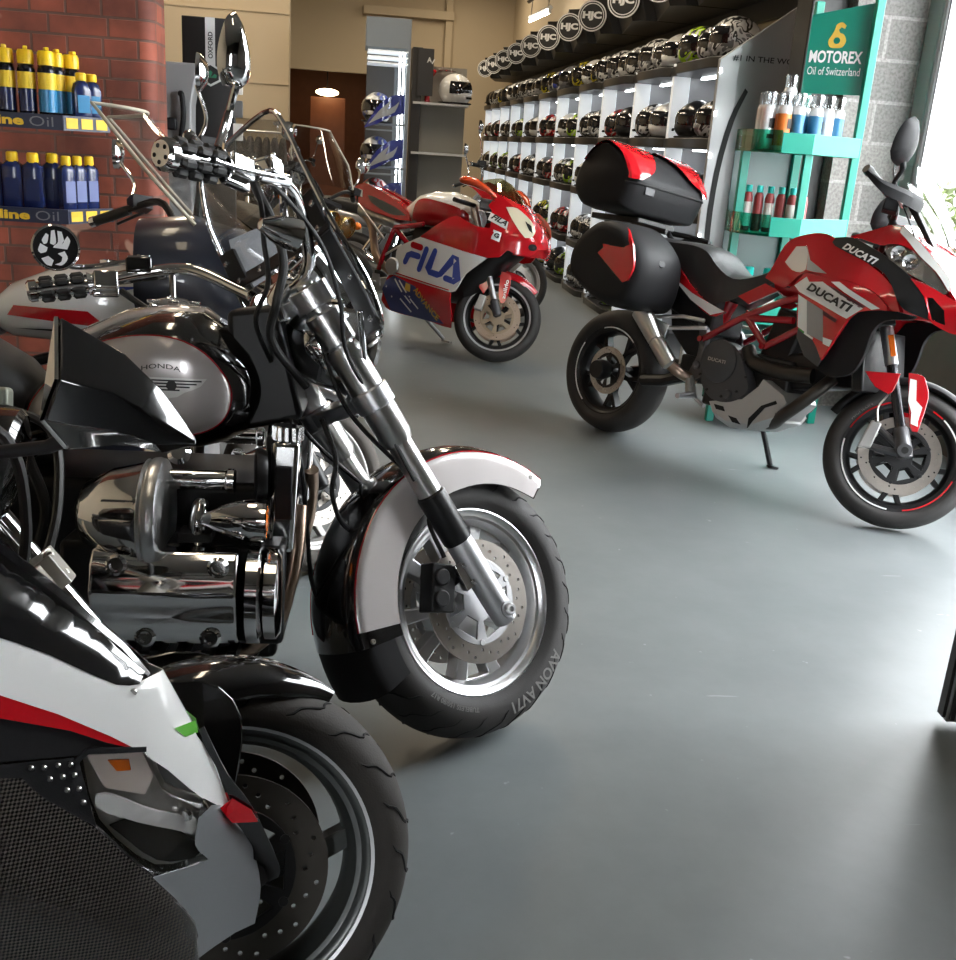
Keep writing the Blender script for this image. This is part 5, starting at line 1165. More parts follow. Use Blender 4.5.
    g = b.g(); g.hexa([V((x, yy, z)) for x, yy, z in ((-1.45, -.1, .27), (-.85, -.08, .38), (-.85, .08, .38), (-1.45, .1, .27), (-1.45, -.1, .36), (-.85, -.08, .48), (-.85, .08, .48), (-1.45, .1, .36))]); g.obj('swing_arm', ALU_M, rt, bevel=.01)
    g = b.g(); g.tube(bez([(-.85, -.12, .5), (-1.0, -.12, .60), (-1.12, -.06, .80), (-1.22, -.05, .90)], 6), .03, 12); g.obj('exhaust_pipe', COPPER, rt)
    g = b.g(); g.body([(-1.25, .09, .86, .96, 2.6), (-.9, .09, .80, .90, 2.6), (-.86, .06, .8, .87, 2)], 20); g.obj('tail_exhaust', STEEL, rt)
    g = b.g(); g.tube([(-.70, .10, .24), (-.585, .26, .075)], .014, 10); g.box((-.57, .28, .06), (.08, .04, .015)); g.obj('side_stand', ALU_M, rt)
    return b
FILA = fila()

# ------------------------------------------------------------------ dark roadster between the cruiser and the corner fairing
def roadster():
    b = Bike('roadster_motorcycle', 'dark roadster motorcycle with black fender and gunmetal front wheel in the bottom left corner', (-.169, 1.428), -4, 7, 14, 33, .14, .30)
    rt = b.root
    GM = mat('gunmetal wheel paint', (.055,.06,.058), .35, .4, .3)
    po, ty, base = wheel(b, 'front_wheel', 0, True, .30, .125, .226, (3, 'curved'), GM, RUBW, [(-.058, .105, .158), (.058, .105, .158)], tread=22, m_disc=mat('dark worn disc', (.065,.058,.05), .45, .6), m_car=BSATIN)
    g = G(base); g.lathe([(.229, -.0505), (.234, -.0535), (.2345, -.0545), (.229, -.0525)], (0, 0, 0), (0, 1, 0), 80, True); g.obj('rim_edge', ALU_M, po)
    for sg in (-1, 1):
        y = .115*sg; P = lambda t: V((0-.50*t, y, .385+.62*t))
        d = V((-.50, 0, .62)).normalized()
        g = b.gs(); g.cyl(P(.68), P(1.15), .0245); fl = g.obj('fork_leg', CHROME, rt); tag(fl, 'chrome fork leg')
        g = b.gs(); g.tube([V((.0, y, .28)), V((.0, y, .31)), P(0), P(.35)], [.02, .028, .03, .029], 18); g.obj('slider', BSATIN, fl)
        g = b.gs(); g.cyl(P(.34), P(.70), .0205); g.obj('stanchion', CHROME, fl)
        g = b.gs(); q = P(.585); g.cyl(q-d*.032, q+d*.032, .036); g.box(q+V((.008, -.036*sg, 0)), (.06, .06, .055), Matrix.Rotation(-.68, 3, 'Y')); 
        for k in (-.018, .018): bolt(g, q+d*k+V((.02, -.03, .02)), .009, (.3, -1, .2), .008)
        g.obj('fork_clamp', mat('cream white clamp', (.55,.53,.48), .35, .5), fl, bevel=.008, seg=3)
        c = V((-.13, .09*sg, .36)); g = b.gs(); g.hexa([c+V(q) for q in ((-.035, -.022, -.05), (.02, -.022, -.055), (.02, .022, -.055), (-.035, .022, -.05), (-.012, -.022, .055), (.034, -.022, .05), (.034, .022, .05), (-.012, .022, .055))]); g.obj('brake_caliper', BSATIN, fl, bevel=.006)
    rings = []
    for i in range(23):
        a = radians(58+106*i/22); w = lerp(i, [(0, .010), (3, .052), (8, .082), (16, .09), (22, .085)]); sk = lerp(i, [(0, .02), (6, .05), (14, .07), (22, .08)]); rr = .318+lerp(i, [(0, .0), (5, .014), (22, .016)])
        o = [V(((rr-sk*(1-cos(q)))*cos(a), w*sin(q), .30+(rr-sk*(1-cos(q)))*sin(a))) for q in [radians(-88+176*j/14) for j in range(15)]]
        inn = [V(((rr-.006-sk*(1-cos(q)))*cos(a), w*.94*sin(q), .30+(rr-.006-sk*(1-cos(q)))*sin(a))) for q in [radians(88-176*j/14) for j in range(15)]]
        rings.append(o+inn)
    g = b.gs(); g.loft(rings); fe = g.obj('front_fender', BLACK, rt)
    for sg in (-1, 1):
        g = b.gs(); slab(g, crv([(-.20, .60), (-.05, .62), (.015, .56), (.008, .44), (-.05, .42), (-.14, .50)], 3, 60), .096*sg, .09*sg); g.obj('fender_skirt', BLACK, fe, bevel=.003)
    # pointed faceted mirrors
    for sg in (-1, 1):
        y = .38*sg
        def ring(x, cz, hz, hy, tilt=0): return [V((x+tilt*(z-cz), y+yy*sg, z)) for yy, z in ((hy*.2, cz+hz), (hy*.9, cz+hz*.25), (hy*.8, cz-hz*.6), (hy*.1, cz-hz), (-hy*.8, cz-hz*.75), (-hy*.75, cz+hz*.2))]
        rr = [[V((-.112, y+.015*sg, 1.178)), V((-.096, y+.065*sg, 1.117)), V((-.114, y+.06*sg, 1.072)), V((-.106, y+.01*sg, 1.034)), V((-.090, y-.06*sg, 1.042)), V((-.096, y-.055*sg, 1.118))]]
        rr += [ring(-.045, 1.092, .050, .062), ring(-.008, 1.070, .036, .042), ring(.014, 1.057, .017, .018), ring(.028, 1.048, .004, .004)]
        if sg > 0: continue
        g = b.g(); g.loft(rr); mi = g.obj('mirror', BLACK, rt, bevel=.003, seg=3, angle=20); tag(mi, 'pointed gloss black mirror')
        g = b.g(); g.loft([[p+V((-.006, 0, 0)) for p in rr[0]], [p+V((-.002, 0, 0)) for p in rr[0]]]); g.obj('mirror_glass', MIRROR, mi)
        g = b.g(); g.tube([V((-.09, y-.01*sg, 1.055)), V((-.14, y-.02*sg, 1.03)), V((-.30, y-.05*sg, 1.0)), V((-.44, y-.03*sg, 1.0))], [.012, .008, .008, .012], 12); g.obj('mirror_stem', BPLAS, mi)
    for sg in (-1, 1):
        g = b.gs(); g.tube(bez([(-.40, .06*sg, .97), (-.42, .20*sg, 1.02), (-.50, .32*sg, 1.01)], 5), .0135, 10); hb = g.obj('handlebar', BSATIN, rt)
        g = b.gs(); g.tube([(-.48, .30*sg, 1.012), (-.58, .42*sg, 1.0)], .018, 12); g.obj('grip', HOSE, hb)
        g = b.gs(); g.box((-.40, .27*sg, 1.03), (.06, .06, .04)); g.obj('brake_reservoir', mat('green grey alloy', (.20,.21,.17), .45, .5), hb, bevel=.008, seg=3)
        g = b.gs(); g.tube(bez([(-.40, .25*sg, 1.02), (-.30, .22*sg, .98), (-.28, .17*sg, .86), (-.30, .13*sg, .74)], 6), .008, 8); g.obj('brake_hose', HOSE, hb)
    for t in (.82, 1.10):
        g = b.gs(); g.box((-.50*t, 0, .385+.62*t), (.06, .28, .03), Matrix.Rotation(-.68, 3, 'Y')); g.obj('fork_yoke', BSATIN, rt, bevel=.004)
    g = b.gs(); g.lathe([(0, -.12), (.05, -.11), (.08, -.05), (.088, .0), (.08, .01)], (-.33, 0, .93), (.95, 0, -.2), 28); hl = g.obj('headlight', BLACK, rt)
    g = b.gs(); g.lathe([(.08, .008), (.05, .022), (0, .026)], (-.33, 0, .93), (.95, 0, -.2), 24); g.obj('lens', LENS, hl)
    g = b.g(); g.lathe([(0, -.02), (.03, -.02), (.036, -.005), (.036, .012), (.026, .018), (0, .012)], (-.34, -.13, .80), (.5, -.8, .1), 22); g.obj('horn', CHROME, rt)
    g = b.g(); g.body([(-1.05, .14, .74, .90, 2.4), (-.85, .18, .70, .98, 2.6), (-.65, .18, .70, .98, 2.6), (-.52, .12, .74, .92, 2.4)], 28); g.obj('fuel_tank', BLACK, rt)
    g = b.g(); g.body([(-1.75, .11, .66, .80, 2.4), (-1.4, .16, .62, .78, 2.6), (-1.0, .14, .66, .80, 2.4)], 24); g.obj('seat', LEATHER, rt)
    g = b.g(); g.box((-.80, 0, .42), (.46, .34, .40)); g.obj('engine_block', BSATIN, rt, bevel=.03)
    for sg in (-1, 1):
        g = b.g(); g.tube([(-.48, .04*sg, .90), (-.58, .12*sg, .55), (-.62, .14*sg, .22), (-1.3, .14*sg, .25), (-1.5, .12*sg, .32)], .018, 10); g.tube([(-.5, .04*sg, .86), (-1.1, .10*sg, .66), (-1.5, .1*sg, .60)], .018, 10); g.obj('frame', BSATIN, rt)
    g = b.g(); g.body([(-1.95, .09, .50, .62, 2.2), (-1.8, .11, .48, .70, 2.5), (-1.5, .11, .58, .72, 2.5)], 20); g.obj('rear_fender', BLACK, rt)
    wheel(b, 'rear_wheel', -1.58, False, .32, .18, .226, (3, 'curved'), GM, RUBW, [(-.075, .09, .125)], m_car=BSATIN)
    g = b.g(); g.tube([(-.8, .14, .25), (-.76, .30, .05)], .014, 10); g.obj('side_stand', BSATIN, rt)
    return b
ROAD = roadster()

# ------------------------------------------------------------------ faired bike whose nose fills the bottom left corner
def corner():
    b = Bike('faired_motorcycle', 'white, red and carbon fibre motorcycle nose with a clear headlamp, nearest the viewer', (-.13, .92), 3, 6, 0, 24, .1, .30)
    rt = b.root
    ZR = [(-.9,1.10),(-.5,1.12),(-.3,1.06),(-.2,1.02),(-.146,.975),(-.09,.925),(-.05,.885),(-.01,.82),(.03,.70),(.068,.645),(.09,.60)]
    WX = [(-.9,.24),(-.4,.22),(-.2,.17),(-.05,.11),(.03,.05),(.068,.02),(.09,.01)]
    def fy(x, z): return -lerp(x, WX)*sqrt(min(1, max(0, (lerp(x, ZR)-z)/.25)))-.002
    R_ = .013
    wt = both(b, 'upper_fairing', WHITE, rt, [(-.60,1.0),(-.4,1.0),(-.25,.985),(-.186,.961),(-.167,.949),(-.121,.919),(-.083,.893),(-.063,.887),(-.044,.889),(-.010,.818),(.009,.775),(.024,.725),(.016,.736),(-.005,.762),(-.035,.802),(-.056,.826),(-.086,.85),(-.13,.881),(-.176,.909),(-.25,.945),(-.4,.97),(-.6,.97)], fy, .0015, R_)
    both(b, 'red_side_stripe', RED, rt, [(-.6,.97),(-.4,.97),(-.25,.945),(-.176,.909),(-.13,.881),(-.086,.850),(-.054,.826),(-.089,.845),(-.12,.864),(-.175,.890),(-.25,.925),(-.4,.945),(-.6,.945)], fy, .0015, R_, (), -.001)
    for o, sg in zip(wt, (1, -1)):
        both(b, 'green_flag_patch', mat('bright green decal', (.08,.36,.02), .35), o, [(-.030,.836),(-.012,.8325),(-.009,.819),(-.020,.824)], fy, .001, R_, (), .0012, (sg,))
        g = b.g(); bolt(g, V((-.068, sg*(fy(-.068, .881)-.001), .881)), .0036, (.3, sg, .3), .003); g.obj('fairing_screw', STEEL, o)
    both(b, 'red_tip_patch', RED, rt, [(.014,.738),(.026,.742),(.046,.727),(.053,.713),(.026,.713)], fy, .0015, R_, (), .003)
    both(b, 'black_nose_blade', BLACK, rt, crv([(-.012,.819),(-.003,.824),(.020,.770),(.047,.728),(.075,.659),(.075,.642),(.054,.637),(.044,.683),(.030,.713),(.024,.735),(.010,.775)], 3, 45), fy, .0015, R_, (), -.001)
    both(b, 'headlamp_surround', mat('silver grey fairing paint', (.26,.27,.285), .3, .4, .8), rt, crv([(.005,.746),(.016,.737),(.026,.714),(.046,.683),(.056,.638),(.05,.60),(-.01,.60),(-.008,.639),(-.046,.708),(-.006,.697),(.004,.694),(-.009,.718),(-.006,.742)], 3, 50), fy, .0015, R_)
    lens = crv([(-.112,.839),(-.103,.841),(-.056,.828),(-.04,.786),(-.003,.752),(-.006,.742),(-.008,.72),(.005,.695),(-.006,.697),(-.046,.712),(-.095,.773)], 3, 55)
    hl = both(b, 'headlamp_bowl', mat('headlamp mirror bowl', (.80,.78,.77), .28, .85), rt, lens, fy, .004, R_, (), -.016)
    for o, sg in zip(hl, (1, -1)):
        both(b, 'lens', LENS, o, lens, fy, .003, R_, (), .0, (sg,))
        both(b, 'lamp_divider', mat('pale lamp divider', (.82,.81,.80), .35), o, crv([(-.097,.800),(-.083,.796),(-.043,.766),(-.010,.742),(-.008,.725),(-.043,.752),(-.093,.786)], 3, 60), fy, .003, R_, (), -.004, (sg,))
        both(b, 'turn_lamp_bowl', mat('pinkish lamp foil', (.80,.70,.64), .35, .2), o, [(-.106,.836),(-.058,.824),(-.048,.80),(-.055,.785),(-.090,.803)], fy, .002, R_, (), -.008, (sg,))
        both(b, 'orange_lamp_bulb', ORANGE, o, [(-.088,.827),(-.070,.822),(-.068,.812),(-.080,.815)], fy, .002, R_, (), -.006, (sg,))
        both(b, 'dark_reflector', GROOVE, o, crv([(-.086,.766),(-.055,.764),(-.020,.728),(-.002,.702),(-.015,.701),(-.044,.717)], 3, 60), fy, .002, R_, (), -.012, (sg,))
        g = b.g(); y = sg*(fy(-.022, .752)+.004); g.lathe([(0, 0), (.006, 0), (.008, .003), (.005, .006), (0, .006)], (-.020, y, .750), (.4, sg, .1), 18); g.obj('lamp_bulb', CHROME, o)
        both(b, 'lamp_rim', BPLAS, o, [(-.116,.838),(-.104,.845),(-.054,.831),(-.054,.827),(-.103,.840),(-.112,.834)], fy, .004, R_, (), .0015, (sg,))
    both(b, 'inner_cowl', BPLAS, rt, [(-.4,.945),(-.25,.925),(-.175,.888),(-.143,.873),(-.103,.854),(-.056,.828),(-.103,.841),(-.112,.839),(-.173,.852),(-.25,.87),(-.4,.88)], fy, .0015, R_, (), -.005)
    dp = both(b, 'vent_panel', BPLAS, rt, crv([(-.26,.866),(-.173,.852),(-.112,.839),(-.095,.774),(-.137,.812),(-.155,.836),(-.25,.85)], 2, 40), fy, .0015, R_, (), .0005)
    for o, sg in zip(dp, (1, -1)):
        g = b.g()
        for (x, z) in ((-.149,.842),(-.139,.839),(-.128,.8375),(-.118,.835),(-.134,.828),(-.124,.8265),(-.1145,.825),(-.120,.814),(-.1105,.812),(-.1065,.799)):
            g.lathe([(.0030, 0), (.0030, .0016), (.0018, .0016), (.0016, -.001), (0, -.001)], (x, sg*(fy(x, z)-.001), z), (.3, sg, .3), 12)
        g.obj('vent_button', STEEL, o)
    cb = crv([(-.60,.86),(-.25,.855),(-.155,.836),(-.137,.813),(-.096,.774),(-.072,.742),(-.046,.708),(-.008,.635),(-.006,.56),(-.1,.46),(-.6,.42)], 2, 40)
    both(b, 'carbon_side_panel', CARBON, rt, cb, fy, .006, .02, (), .001)
    bk = crv([(-.60,1.085),(-.40,1.075),(-.29,1.052),(-.205,1.020),(-.158,.984),(-.121,.954),(-.086,.919),(-.060,.893),(-.063,.886),(-.083,.892),(-.121,.918),(-.167,.948),(-.25,.984),(-.4,.998),(-.60,.998)], 2, 55)
    both(b, 'black_upper_cowl', BLACK, rt, bk, fy, .0015, R_, (), .0012)
    # ridge that closes both halves
    g = b.g(); g.tube([V((x, 0, z-.012)) for x, z in ((-.6,1.095),(-.5,1.115),(-.3,1.055),(-.2,1.015),(-.146,.97),(-.09,.92),(-.05,.874),(-.02,.825))], [.03, .03, .026, .022, .018, .014, .009, .004], 10); g.obj('cowl_ridge', BLACK, rt)
    # the rest of the machine runs out of the picture
    b2 = b
    wheel(b, 'front_wheel', -.30, False, .30, .12, .226, (5, 'y'), BSATIN, RUB, [(-.06, .105, .155)], m_car=BSATIN)
    wheel(b, 'rear_wheel', -1.72, False, .32, .18, .226, (5, 'y'), BSATIN, RUB, [(-.075, .09, .12)], m_car=BSATIN)
    for sg in (-1, 1):
        g = b.g(); g.tube([(-.30, .10*sg, .30), (-.58, .10*sg, .92)], .025, 12); g.obj('fork_leg', ALU, rt)
        g = b.g(); g.tube([(-.58, .06*sg, .90), (-.68, .30*sg, .88)], .016, 10); g.obj('handlebar', BSATIN, rt)
    g = b.g(); g.body([(-1.3, .12, .72, .86, 2.4), (-1.1, .17, .70, .98, 2.6), (-.85, .18, .66, 1.0, 2.6), (-.65, .12, .72, .92, 2.4)], 28); g.obj('fuel_tank', WHITE, rt)
    g = b.g(); g.body([(-1.95, .08, .82, .94, 2.4), (-1.6, .13, .74, .88, 2.6), (-1.2, .12, .74, .84, 2.4)], 24); g.obj('seat', LEATHER, rt)
    g = b.g(); g.box((-1.0, 0, .48), (.55, .32, .42)); g.obj('engine_block', BSATIN, rt, bevel=.03)
    both(b, 'lower_fairing', CARBON, rt, crv([(-1.2,.60),(-1.2,.34),(-.9,.24),(-.62,.30),(-.58,.42),(-.56,.86),(-.9,.80)], 2, 60), lambda x, z: -.23, .01, .06)
    for sg in (-1, 1):
        g = b.g(); g.hexa([V((x, yy*sg, z)) for x, yy, z in ((-1.72, .10, .27), (-1.2, .08, .36), (-1.2, .13, .36), (-1.72, .14, .27), (-1.72, .10, .35), (-1.2, .08, .48), (-1.2, .13, .48), (-1.72, .14, .35))]); g.obj('swing_arm', BSATIN, rt, bevel=.01)
    g = b.g(); g.tube([(-1.0, .14, .3), (-.96, .28, .05)], .014, 10); g.obj('side_stand', BSATIN, rt)
    return b
CORNER = corner()
# ------------------------------------------------------------------ background motorcycles
def plain_bike(name, label, at, head, lean, steer, rake=26, trail=.11, wb=1.45, tank=BLACK, rim=BSATIN, fend=BLACK, chrome=False, fairing=None, screen=None, bars=(.40, 1.08), group=None, tyre=RUB, topcase=False, lamps=1, lampmat=None):
    b = Bike(name, label, at, head, lean, steer, rake, trail, .30, group); rt = b.root
    wheel(b, 'front_wheel', 0, True, .30, .12, .222, (5, 'y'), rim, tyre, [(-.06, .10, .15), (.06, .10, .15)], m_car=BSATIN)
    wheel(b, 'rear_wheel', -wb, False, .315, .16, .222, (5, 'y'), rim, tyre, [(-.07, .08, .115)], m_car=BSATIN)
    rk = radians(rake); d = V((-sin(rk), 0, cos(rk)))
    for sg in (-1, 1):
        P = lambda t: V((0, .10*sg, .30))+d*t
        g = b.gs(); g.cyl(P(.3), P(.80), .021); fl = g.obj('fork_leg', CHROME, rt)
        g = b.gs(); g.tube([P(-.03), P(-.02), P(.30), P(.31)], [.018, .027, .027, .022], 14); g.obj('slider', ALU_M if chrome else BSATIN, fl)
        g = b.gs(); c = V((0, 0, .30))+d*.80; g.tube(bez([c+V((0, .03*sg, .03)), c+V((-.01, .15*sg, bars[1]-c.z-.0)), c+V((-.07, .28*sg, bars[1]-c.z+.02)), c+V((-.15, bars[0]*sg, bars[1]-c.z))], 5), .0125, 10); hb = g.obj('handlebar', CHROME if chrome else BSATIN, rt)
        e = c+V((-.15, bars[0]*sg, bars[1]-c.z)); q = c+V((-.075, .30*sg, bars[1]-c.z+.018))
        g = b.gs(); g.tube([q, e, e+(e-q)*.06], [.0175, .0175, .015], 12); gr = g.obj('grip', HOSE, hb)
        g = b.gs(); g.lathe([(0, 0), (.019, 0), (.019, .018), (.012, .024), (0, .024)], e+(e-q)*.05, e-q, 14); g.obj('bar_end', CHROME, gr)
        g = b.gs(); g.box(q+V((.03, -.02*sg, .02)), (.07, .06, .045)); g.tube([q+V((.05, 0, .0)), e+V((.06, -.02*sg, -.01))], .006, 8); g.obj('lever_housing', BSATIN, hb, bevel=.006)
        g = b.gs(); m0 = q+V((.0, -.02*sg, .03)); m1 = m0+V((-.02, .05*sg, .24 if chrome else .15)); g.tube(bez([m0, m0+V((.02, .02*sg, .07)), m1], 4), .006, 8); ms = g.obj('mirror_stem', CHROME, hb)
        g = b.gs(); D = (b.S.to_3x3().inverted() @ V((-1, 0, 0))); g.lathe([(0, -.03), (.03, -.025), (.052, -.008), (.055, .004), (.048, .005), (0, .005)], m1+V((0, .02*sg, .03)), D, 20); g.obj('mirror', CHROME, ms)
        g = b.gs(); g.ell(V((-.20, .17*sg, .93)), (.035, .025, .025), None, 12, 8); g.obj('turn_signal', ORANGE, rt)
    for t in (.62, .80):
        g = b.gs(); g.box(V((0, 0, .30))+d*t, (.06, .26, .03), Matrix.Rotation(-rk, 3, 'Y')); g.obj('fork_yoke', ALU_M if chrome else BSATIN, rt, bevel=.004)
    rings = []
    for i in range(13):
        a = radians(50+100*i/12)
        rings.append([V(((.335-.05*(1-cos(q)))*cos(a), .07*sin(q), .30+(.335-.05*(1-cos(q)))*sin(a))) for q in [radians(-85+170*j/8) for j in range(9)]]+[V(((.33-.05*(1-cos(q)))*cos(a), .066*sin(q), .30+(.33-.05*(1-cos(q)))*sin(a))) for q in [radians(85-170*j/8) for j in range(9)]])
    g = b.gs(); g.loft(rings); g.obj('front_fender', fend, rt)
    for k in range(lamps):
        y = 0 if lamps == 1 else (-.075, .075)[k]; r = .085 if lamps == 1 else .065; c = V((-.20, y, .90))
        g = b.gs(); g.lathe([(0, -.12), (r*.6, -.11), (r*.95, -.05), (r, 0), (r*1.06, .006), (r*1.06, .02), (r*.96, .022)], c, (.97, 0, -.1), 26); hl = g.obj('headlight', lampmat or CHROME, rt)
        g = b.gs(); g.lathe([(r*.96, .018), (r*.5, .034), (0, .038)], c, (.97, 0, -.1), 22); g.obj('lens', LENS, hl)
    st = [(-.98, .06, .80, .86, 2.2), (-.90, .12, .76, .93, 2.5), (-.75, .155, .75, .99, 2.6), (-.58, .16, .76, 1.0, 2.6), (-.45, .13, .78, .97, 2.5), (-.38, .07, .82, .92, 2.2)]
    g = b.g(); g.body(st, 26); tk = g.obj('fuel_tank', tank, rt)
    g = b.g(); g.lathe([(0, .0), (.035, .0), (.035, .012), (.02, .016), (0, .016)], (-.62, 0, .995), (0, 0, 1), 18); g.obj('filler_cap', CHROME, tk)
    g = b.g(); g.body([(-1.72, .07, .84, .92, 2.4), (-1.5, .12, .79, .91, 2.6), (-1.2, .14, .74, .86, 2.6), (-.98, .11, .75, .85, 2.4), (-.92, .05, .78, .83, 2)], 24); g.obj('seat', LEATHER, rt)
    g = b.g(); g.body([(-1.85, .05, .74, .82, 2.2), (-1.7, .09, .72, .85, 2.4), (-1.3, .11, .66, .78, 2.4), (-1.1, .09, .62, .74, 2.4)], 20); tl = g.obj('tail_cover', tank, rt)
    g = b.g(); g.box((-1.86, 0, .78), (.03, .12, .05)); g.obj('tail_lamp', mat('red lamp lens', (.5,.01,.01), .2, coat=1), tl, bevel=.008)
    g = b.g(); g.box((-.66, 0, .46), (.42, .30, .30)); g.box((-.58, 0, .64), (.20, .26, .14), Matrix.Rotation(.2, 3, 'Y')); g.box((-.95, 0, .42), (.24, .26, .22)); en = g.obj('engine_block', BSATIN, rt, bevel=.02)
    for sg in (-1, 1):
        g = b.g(); g.lathe([(0, .012), (.05, .012), (.095, .004), (.105, -.01), (.105, -.04)], (-.70, .165*sg, .44), (0, sg, 0), 28); g.obj('engine_cover', CHROME if chrome else DGREY, en)
        g = b.g(); g.tube([(-.35, .05*sg, .88), (-.42, .11*sg, .55), (-.46, .13*sg, .26), (-.9, .14*sg, .24)], .017, 10); g.tube([(-.36, .05*sg, .84), (-1.05, .13*sg, .62), (-1.12, .13*sg, .36)], .019, 10); g.obj('frame', BSATIN, rt)
        g = b.g(); g.tube([(-1.0, .13*sg, .36), (-wb, .12*sg, .315)], [.03, .022], 10); g.obj('swing_arm', ALU_M, rt)
        g = b.g(); g.tube([(-.98, .17*sg, .34), (-.98, .30*sg, .33)], .014, 8); g.obj('footrest', BSATIN, rt)
        g = b.g(); g.tube([(-1.16, .13*sg, .70), (-1.36, .13*sg, .40)], .026, 12); g.obj('rear_shock', CHROME if chrome else BSATIN, rt)
    g = b.g(); g.tube(bez([(-.45, -.10, .56), (-.40, -.13, .40), (-.50, -.14, .26), (-.85, -.16, .25), (-1.0, -.18, .30)], 6), .022, 12); ex = g.obj('exhaust_pipe', CHROME if chrome else COPPER, rt)
    g = b.g(); g.tube([(-.99, -.18, .30), (-1.02, -.185, .31), (-1.5, -.22, .50), (-1.53, -.223, .51)], [.03, .048, .052, .04], 18); g.obj('muffler', CHROME if chrome else STEEL, ex)
    g = b.g(); g.box((-.40, 0, .58), (.04, .26, .26)); g.obj('radiator', BSATIN, rt, bevel=.004)
    g = b.g(); g.tube([(-.85, .13, .24), (-.80, .29, .05)], .013, 8); g.obj('side_stand', BSATIN, rt)
    if fairing:
        g = b.g(); g.body([(-.52, .20, .80, 1.14, 2.6), (-.36, .215, .76, 1.16, 2.6), (-.20, .19, .78, 1.12, 2.5), (-.06, .12, .84, 1.03, 2.3), (.02, .04, .90, .98, 2)], 28); fa = g.obj('nose_fairing', fairing, rt)
        both(b, 'side_fairing', fairing, rt, crv([(-.50,.84),(-.25,.82),(-.30,.60),(-.42,.42),(-.72,.36),(-.80,.50),(-.62,.72)], 3, 50), lambda x, z: -.215, .015, .05)
    if screen:
        g = b.g(); k = []
        for i in range(8):
            t = i/7; x = lerp(t, [(0, -.20), (.4, -.33), (1, -.50)]); z = lerp(t, [(0, 1.12), (.4, 1.26), (1, 1.46)]); w = lerp(t, [(0, .19), (.4, .21), (1, .13)])
            k.append([V((x-.14*s*s, w*s, z)) for s in [(-1+j/5) for j in range(11)]]+[V((x-.14*s*s-.004, w*s, z-.002)) for s in [(1-j/5) for j in range(11)]])
        g.loft(k); sc = g.obj('windscreen', screen, rt)
        g = b.g(); pts = [r[0] for r in k]+[k[-1][j] for j in range(1, 11)]+[r[10] for r in k[::-1]][1:]
        g.tube(pts, .006, 8); g.obj('screen_edge', mat('cream screen edging', (.46,.42,.33), .4), sc)
    if topcase:
        g = b.g(); g.box((-1.62, 0, 1.10), (.40, .46, .30)); tc = g.obj('top_case', BPLAS, rt, bevel=.05, seg=4)
        g = b.g(); g.box((-1.55, 0, .93), (.34, .2, .05)); g.obj('luggage_rack', BSATIN, rt)
    return b
E1 = plain_bike('touring_motorcycle', 'white sport touring motorcycle with blue and red tank stripes behind the chrome cruiser', (-.12, 3.36), 2, 8, 33, 28, .12, 1.5, WHITE, mat('pale alloy rim', (.45,.44,.42), .4, .6), BPLAS, False, mat('dark navy fairing', (.014,.017,.028), .3, 0, .7), CLEAR, (.40, 1.25), tyre=mat('dusty tyre', (.075,.066,.058), .85, var=.2, vscale=30), lamps=2)
def stripes():
    b = E1; st = [(-.98, .06, .80, .86, 2.2), (-.90, .12, .76, .93, 2.5), (-.75, .155, .75, .99, 2.6), (-.58, .16, .76, 1.0, 2.6), (-.45, .13, .78, .97, 2.5), (-.38, .07, .82, .92, 2.2)]
    fn = body_fn(st); tk = [c for c in b.root.children if c.name.startswith('fuel_tank')][0]
    both(b, 'blue_tank_stripe', LBLUE, tk, [(-.86,.93),(-.62,.90),(-.50,.93),(-.66,.925)], fn, .002, .02, (), .003)
    both(b, 'red_tank_stripe', RED, tk, [(-.90,.83),(-.60,.80),(-.66,.85),(-.88,.86)], fn, .002, .02, (), .003)
    both(b, 'black_knee_panel', BPLAS, tk, crv([(-.88,.79),(-.60,.785),(-.46,.84),(-.52,.87),(-.64,.80)], 3, 50), fn, .003, .02, (), .004)
stripes()
both(E1, 'silver_nose_panel', mat('silver grey fairing', (.40,.40,.42), .3, .3, .8), E1.root, crv([(-.24,1.08),(-.16,1.12),(-.04,1.02),(.0,.95),(-.10,.88),(-.20,.92)], 3, 50), lambda x, z: -lerp(x, [(-.36,.222),(-.2,.20),(-.06,.145),(.02,.07)]), .008, .03)
N1 = plain_bike('naked_motorcycle', 'silver and chrome unfaired motorcycle with tall mirrors behind the FILA lettered sport bike', (1.45, 8.95), -15, 7, 20, 27, .11, 1.45, mat('silver blue tank', (.42,.43,.45), .25, .5, 1), ALU_M, SILVER, True, bars=(.38, 1.17))
D1 = plain_bike('dark_motorcycle', 'dark motorcycle with twin lamps and a tall screen near the clothes rail', (-.05, 6.55), -62, 7, 20, 27, .11, 1.45, BLACK, BSATIN, BLACK, False, None, SMOKE, (.40, 1.12), lamps=2, lampmat=mat('gold lamp shell', (.60,.42,.16), .25, .9))
D2 = plain_bike('dark_motorcycle', 'dark motorcycle carrying a black top case, left of the blue display tower', (-.76, 9.25), -72, 7, 20, 27, .11, 1.45, DARKW, BSATIN, BLACK, False, None, None, (.40, 1.14), topcase=True)
D3 = plain_bike('dark_motorcycle', 'black motorcycle standing deepest in the dim doorway', (-.65, 13.6), -70, 7, 20, 27, .11, 1.45, DRED, BSATIN, BLACK, True, None, None, (.40, 1.14))
g = D1.gs(); g.box((-.30, -.16, .80), (.02, .16, .12)); g.obj('number_plate', mat('yellow number plate', (.65,.36,.02), .4), D1.root, bevel=.004)
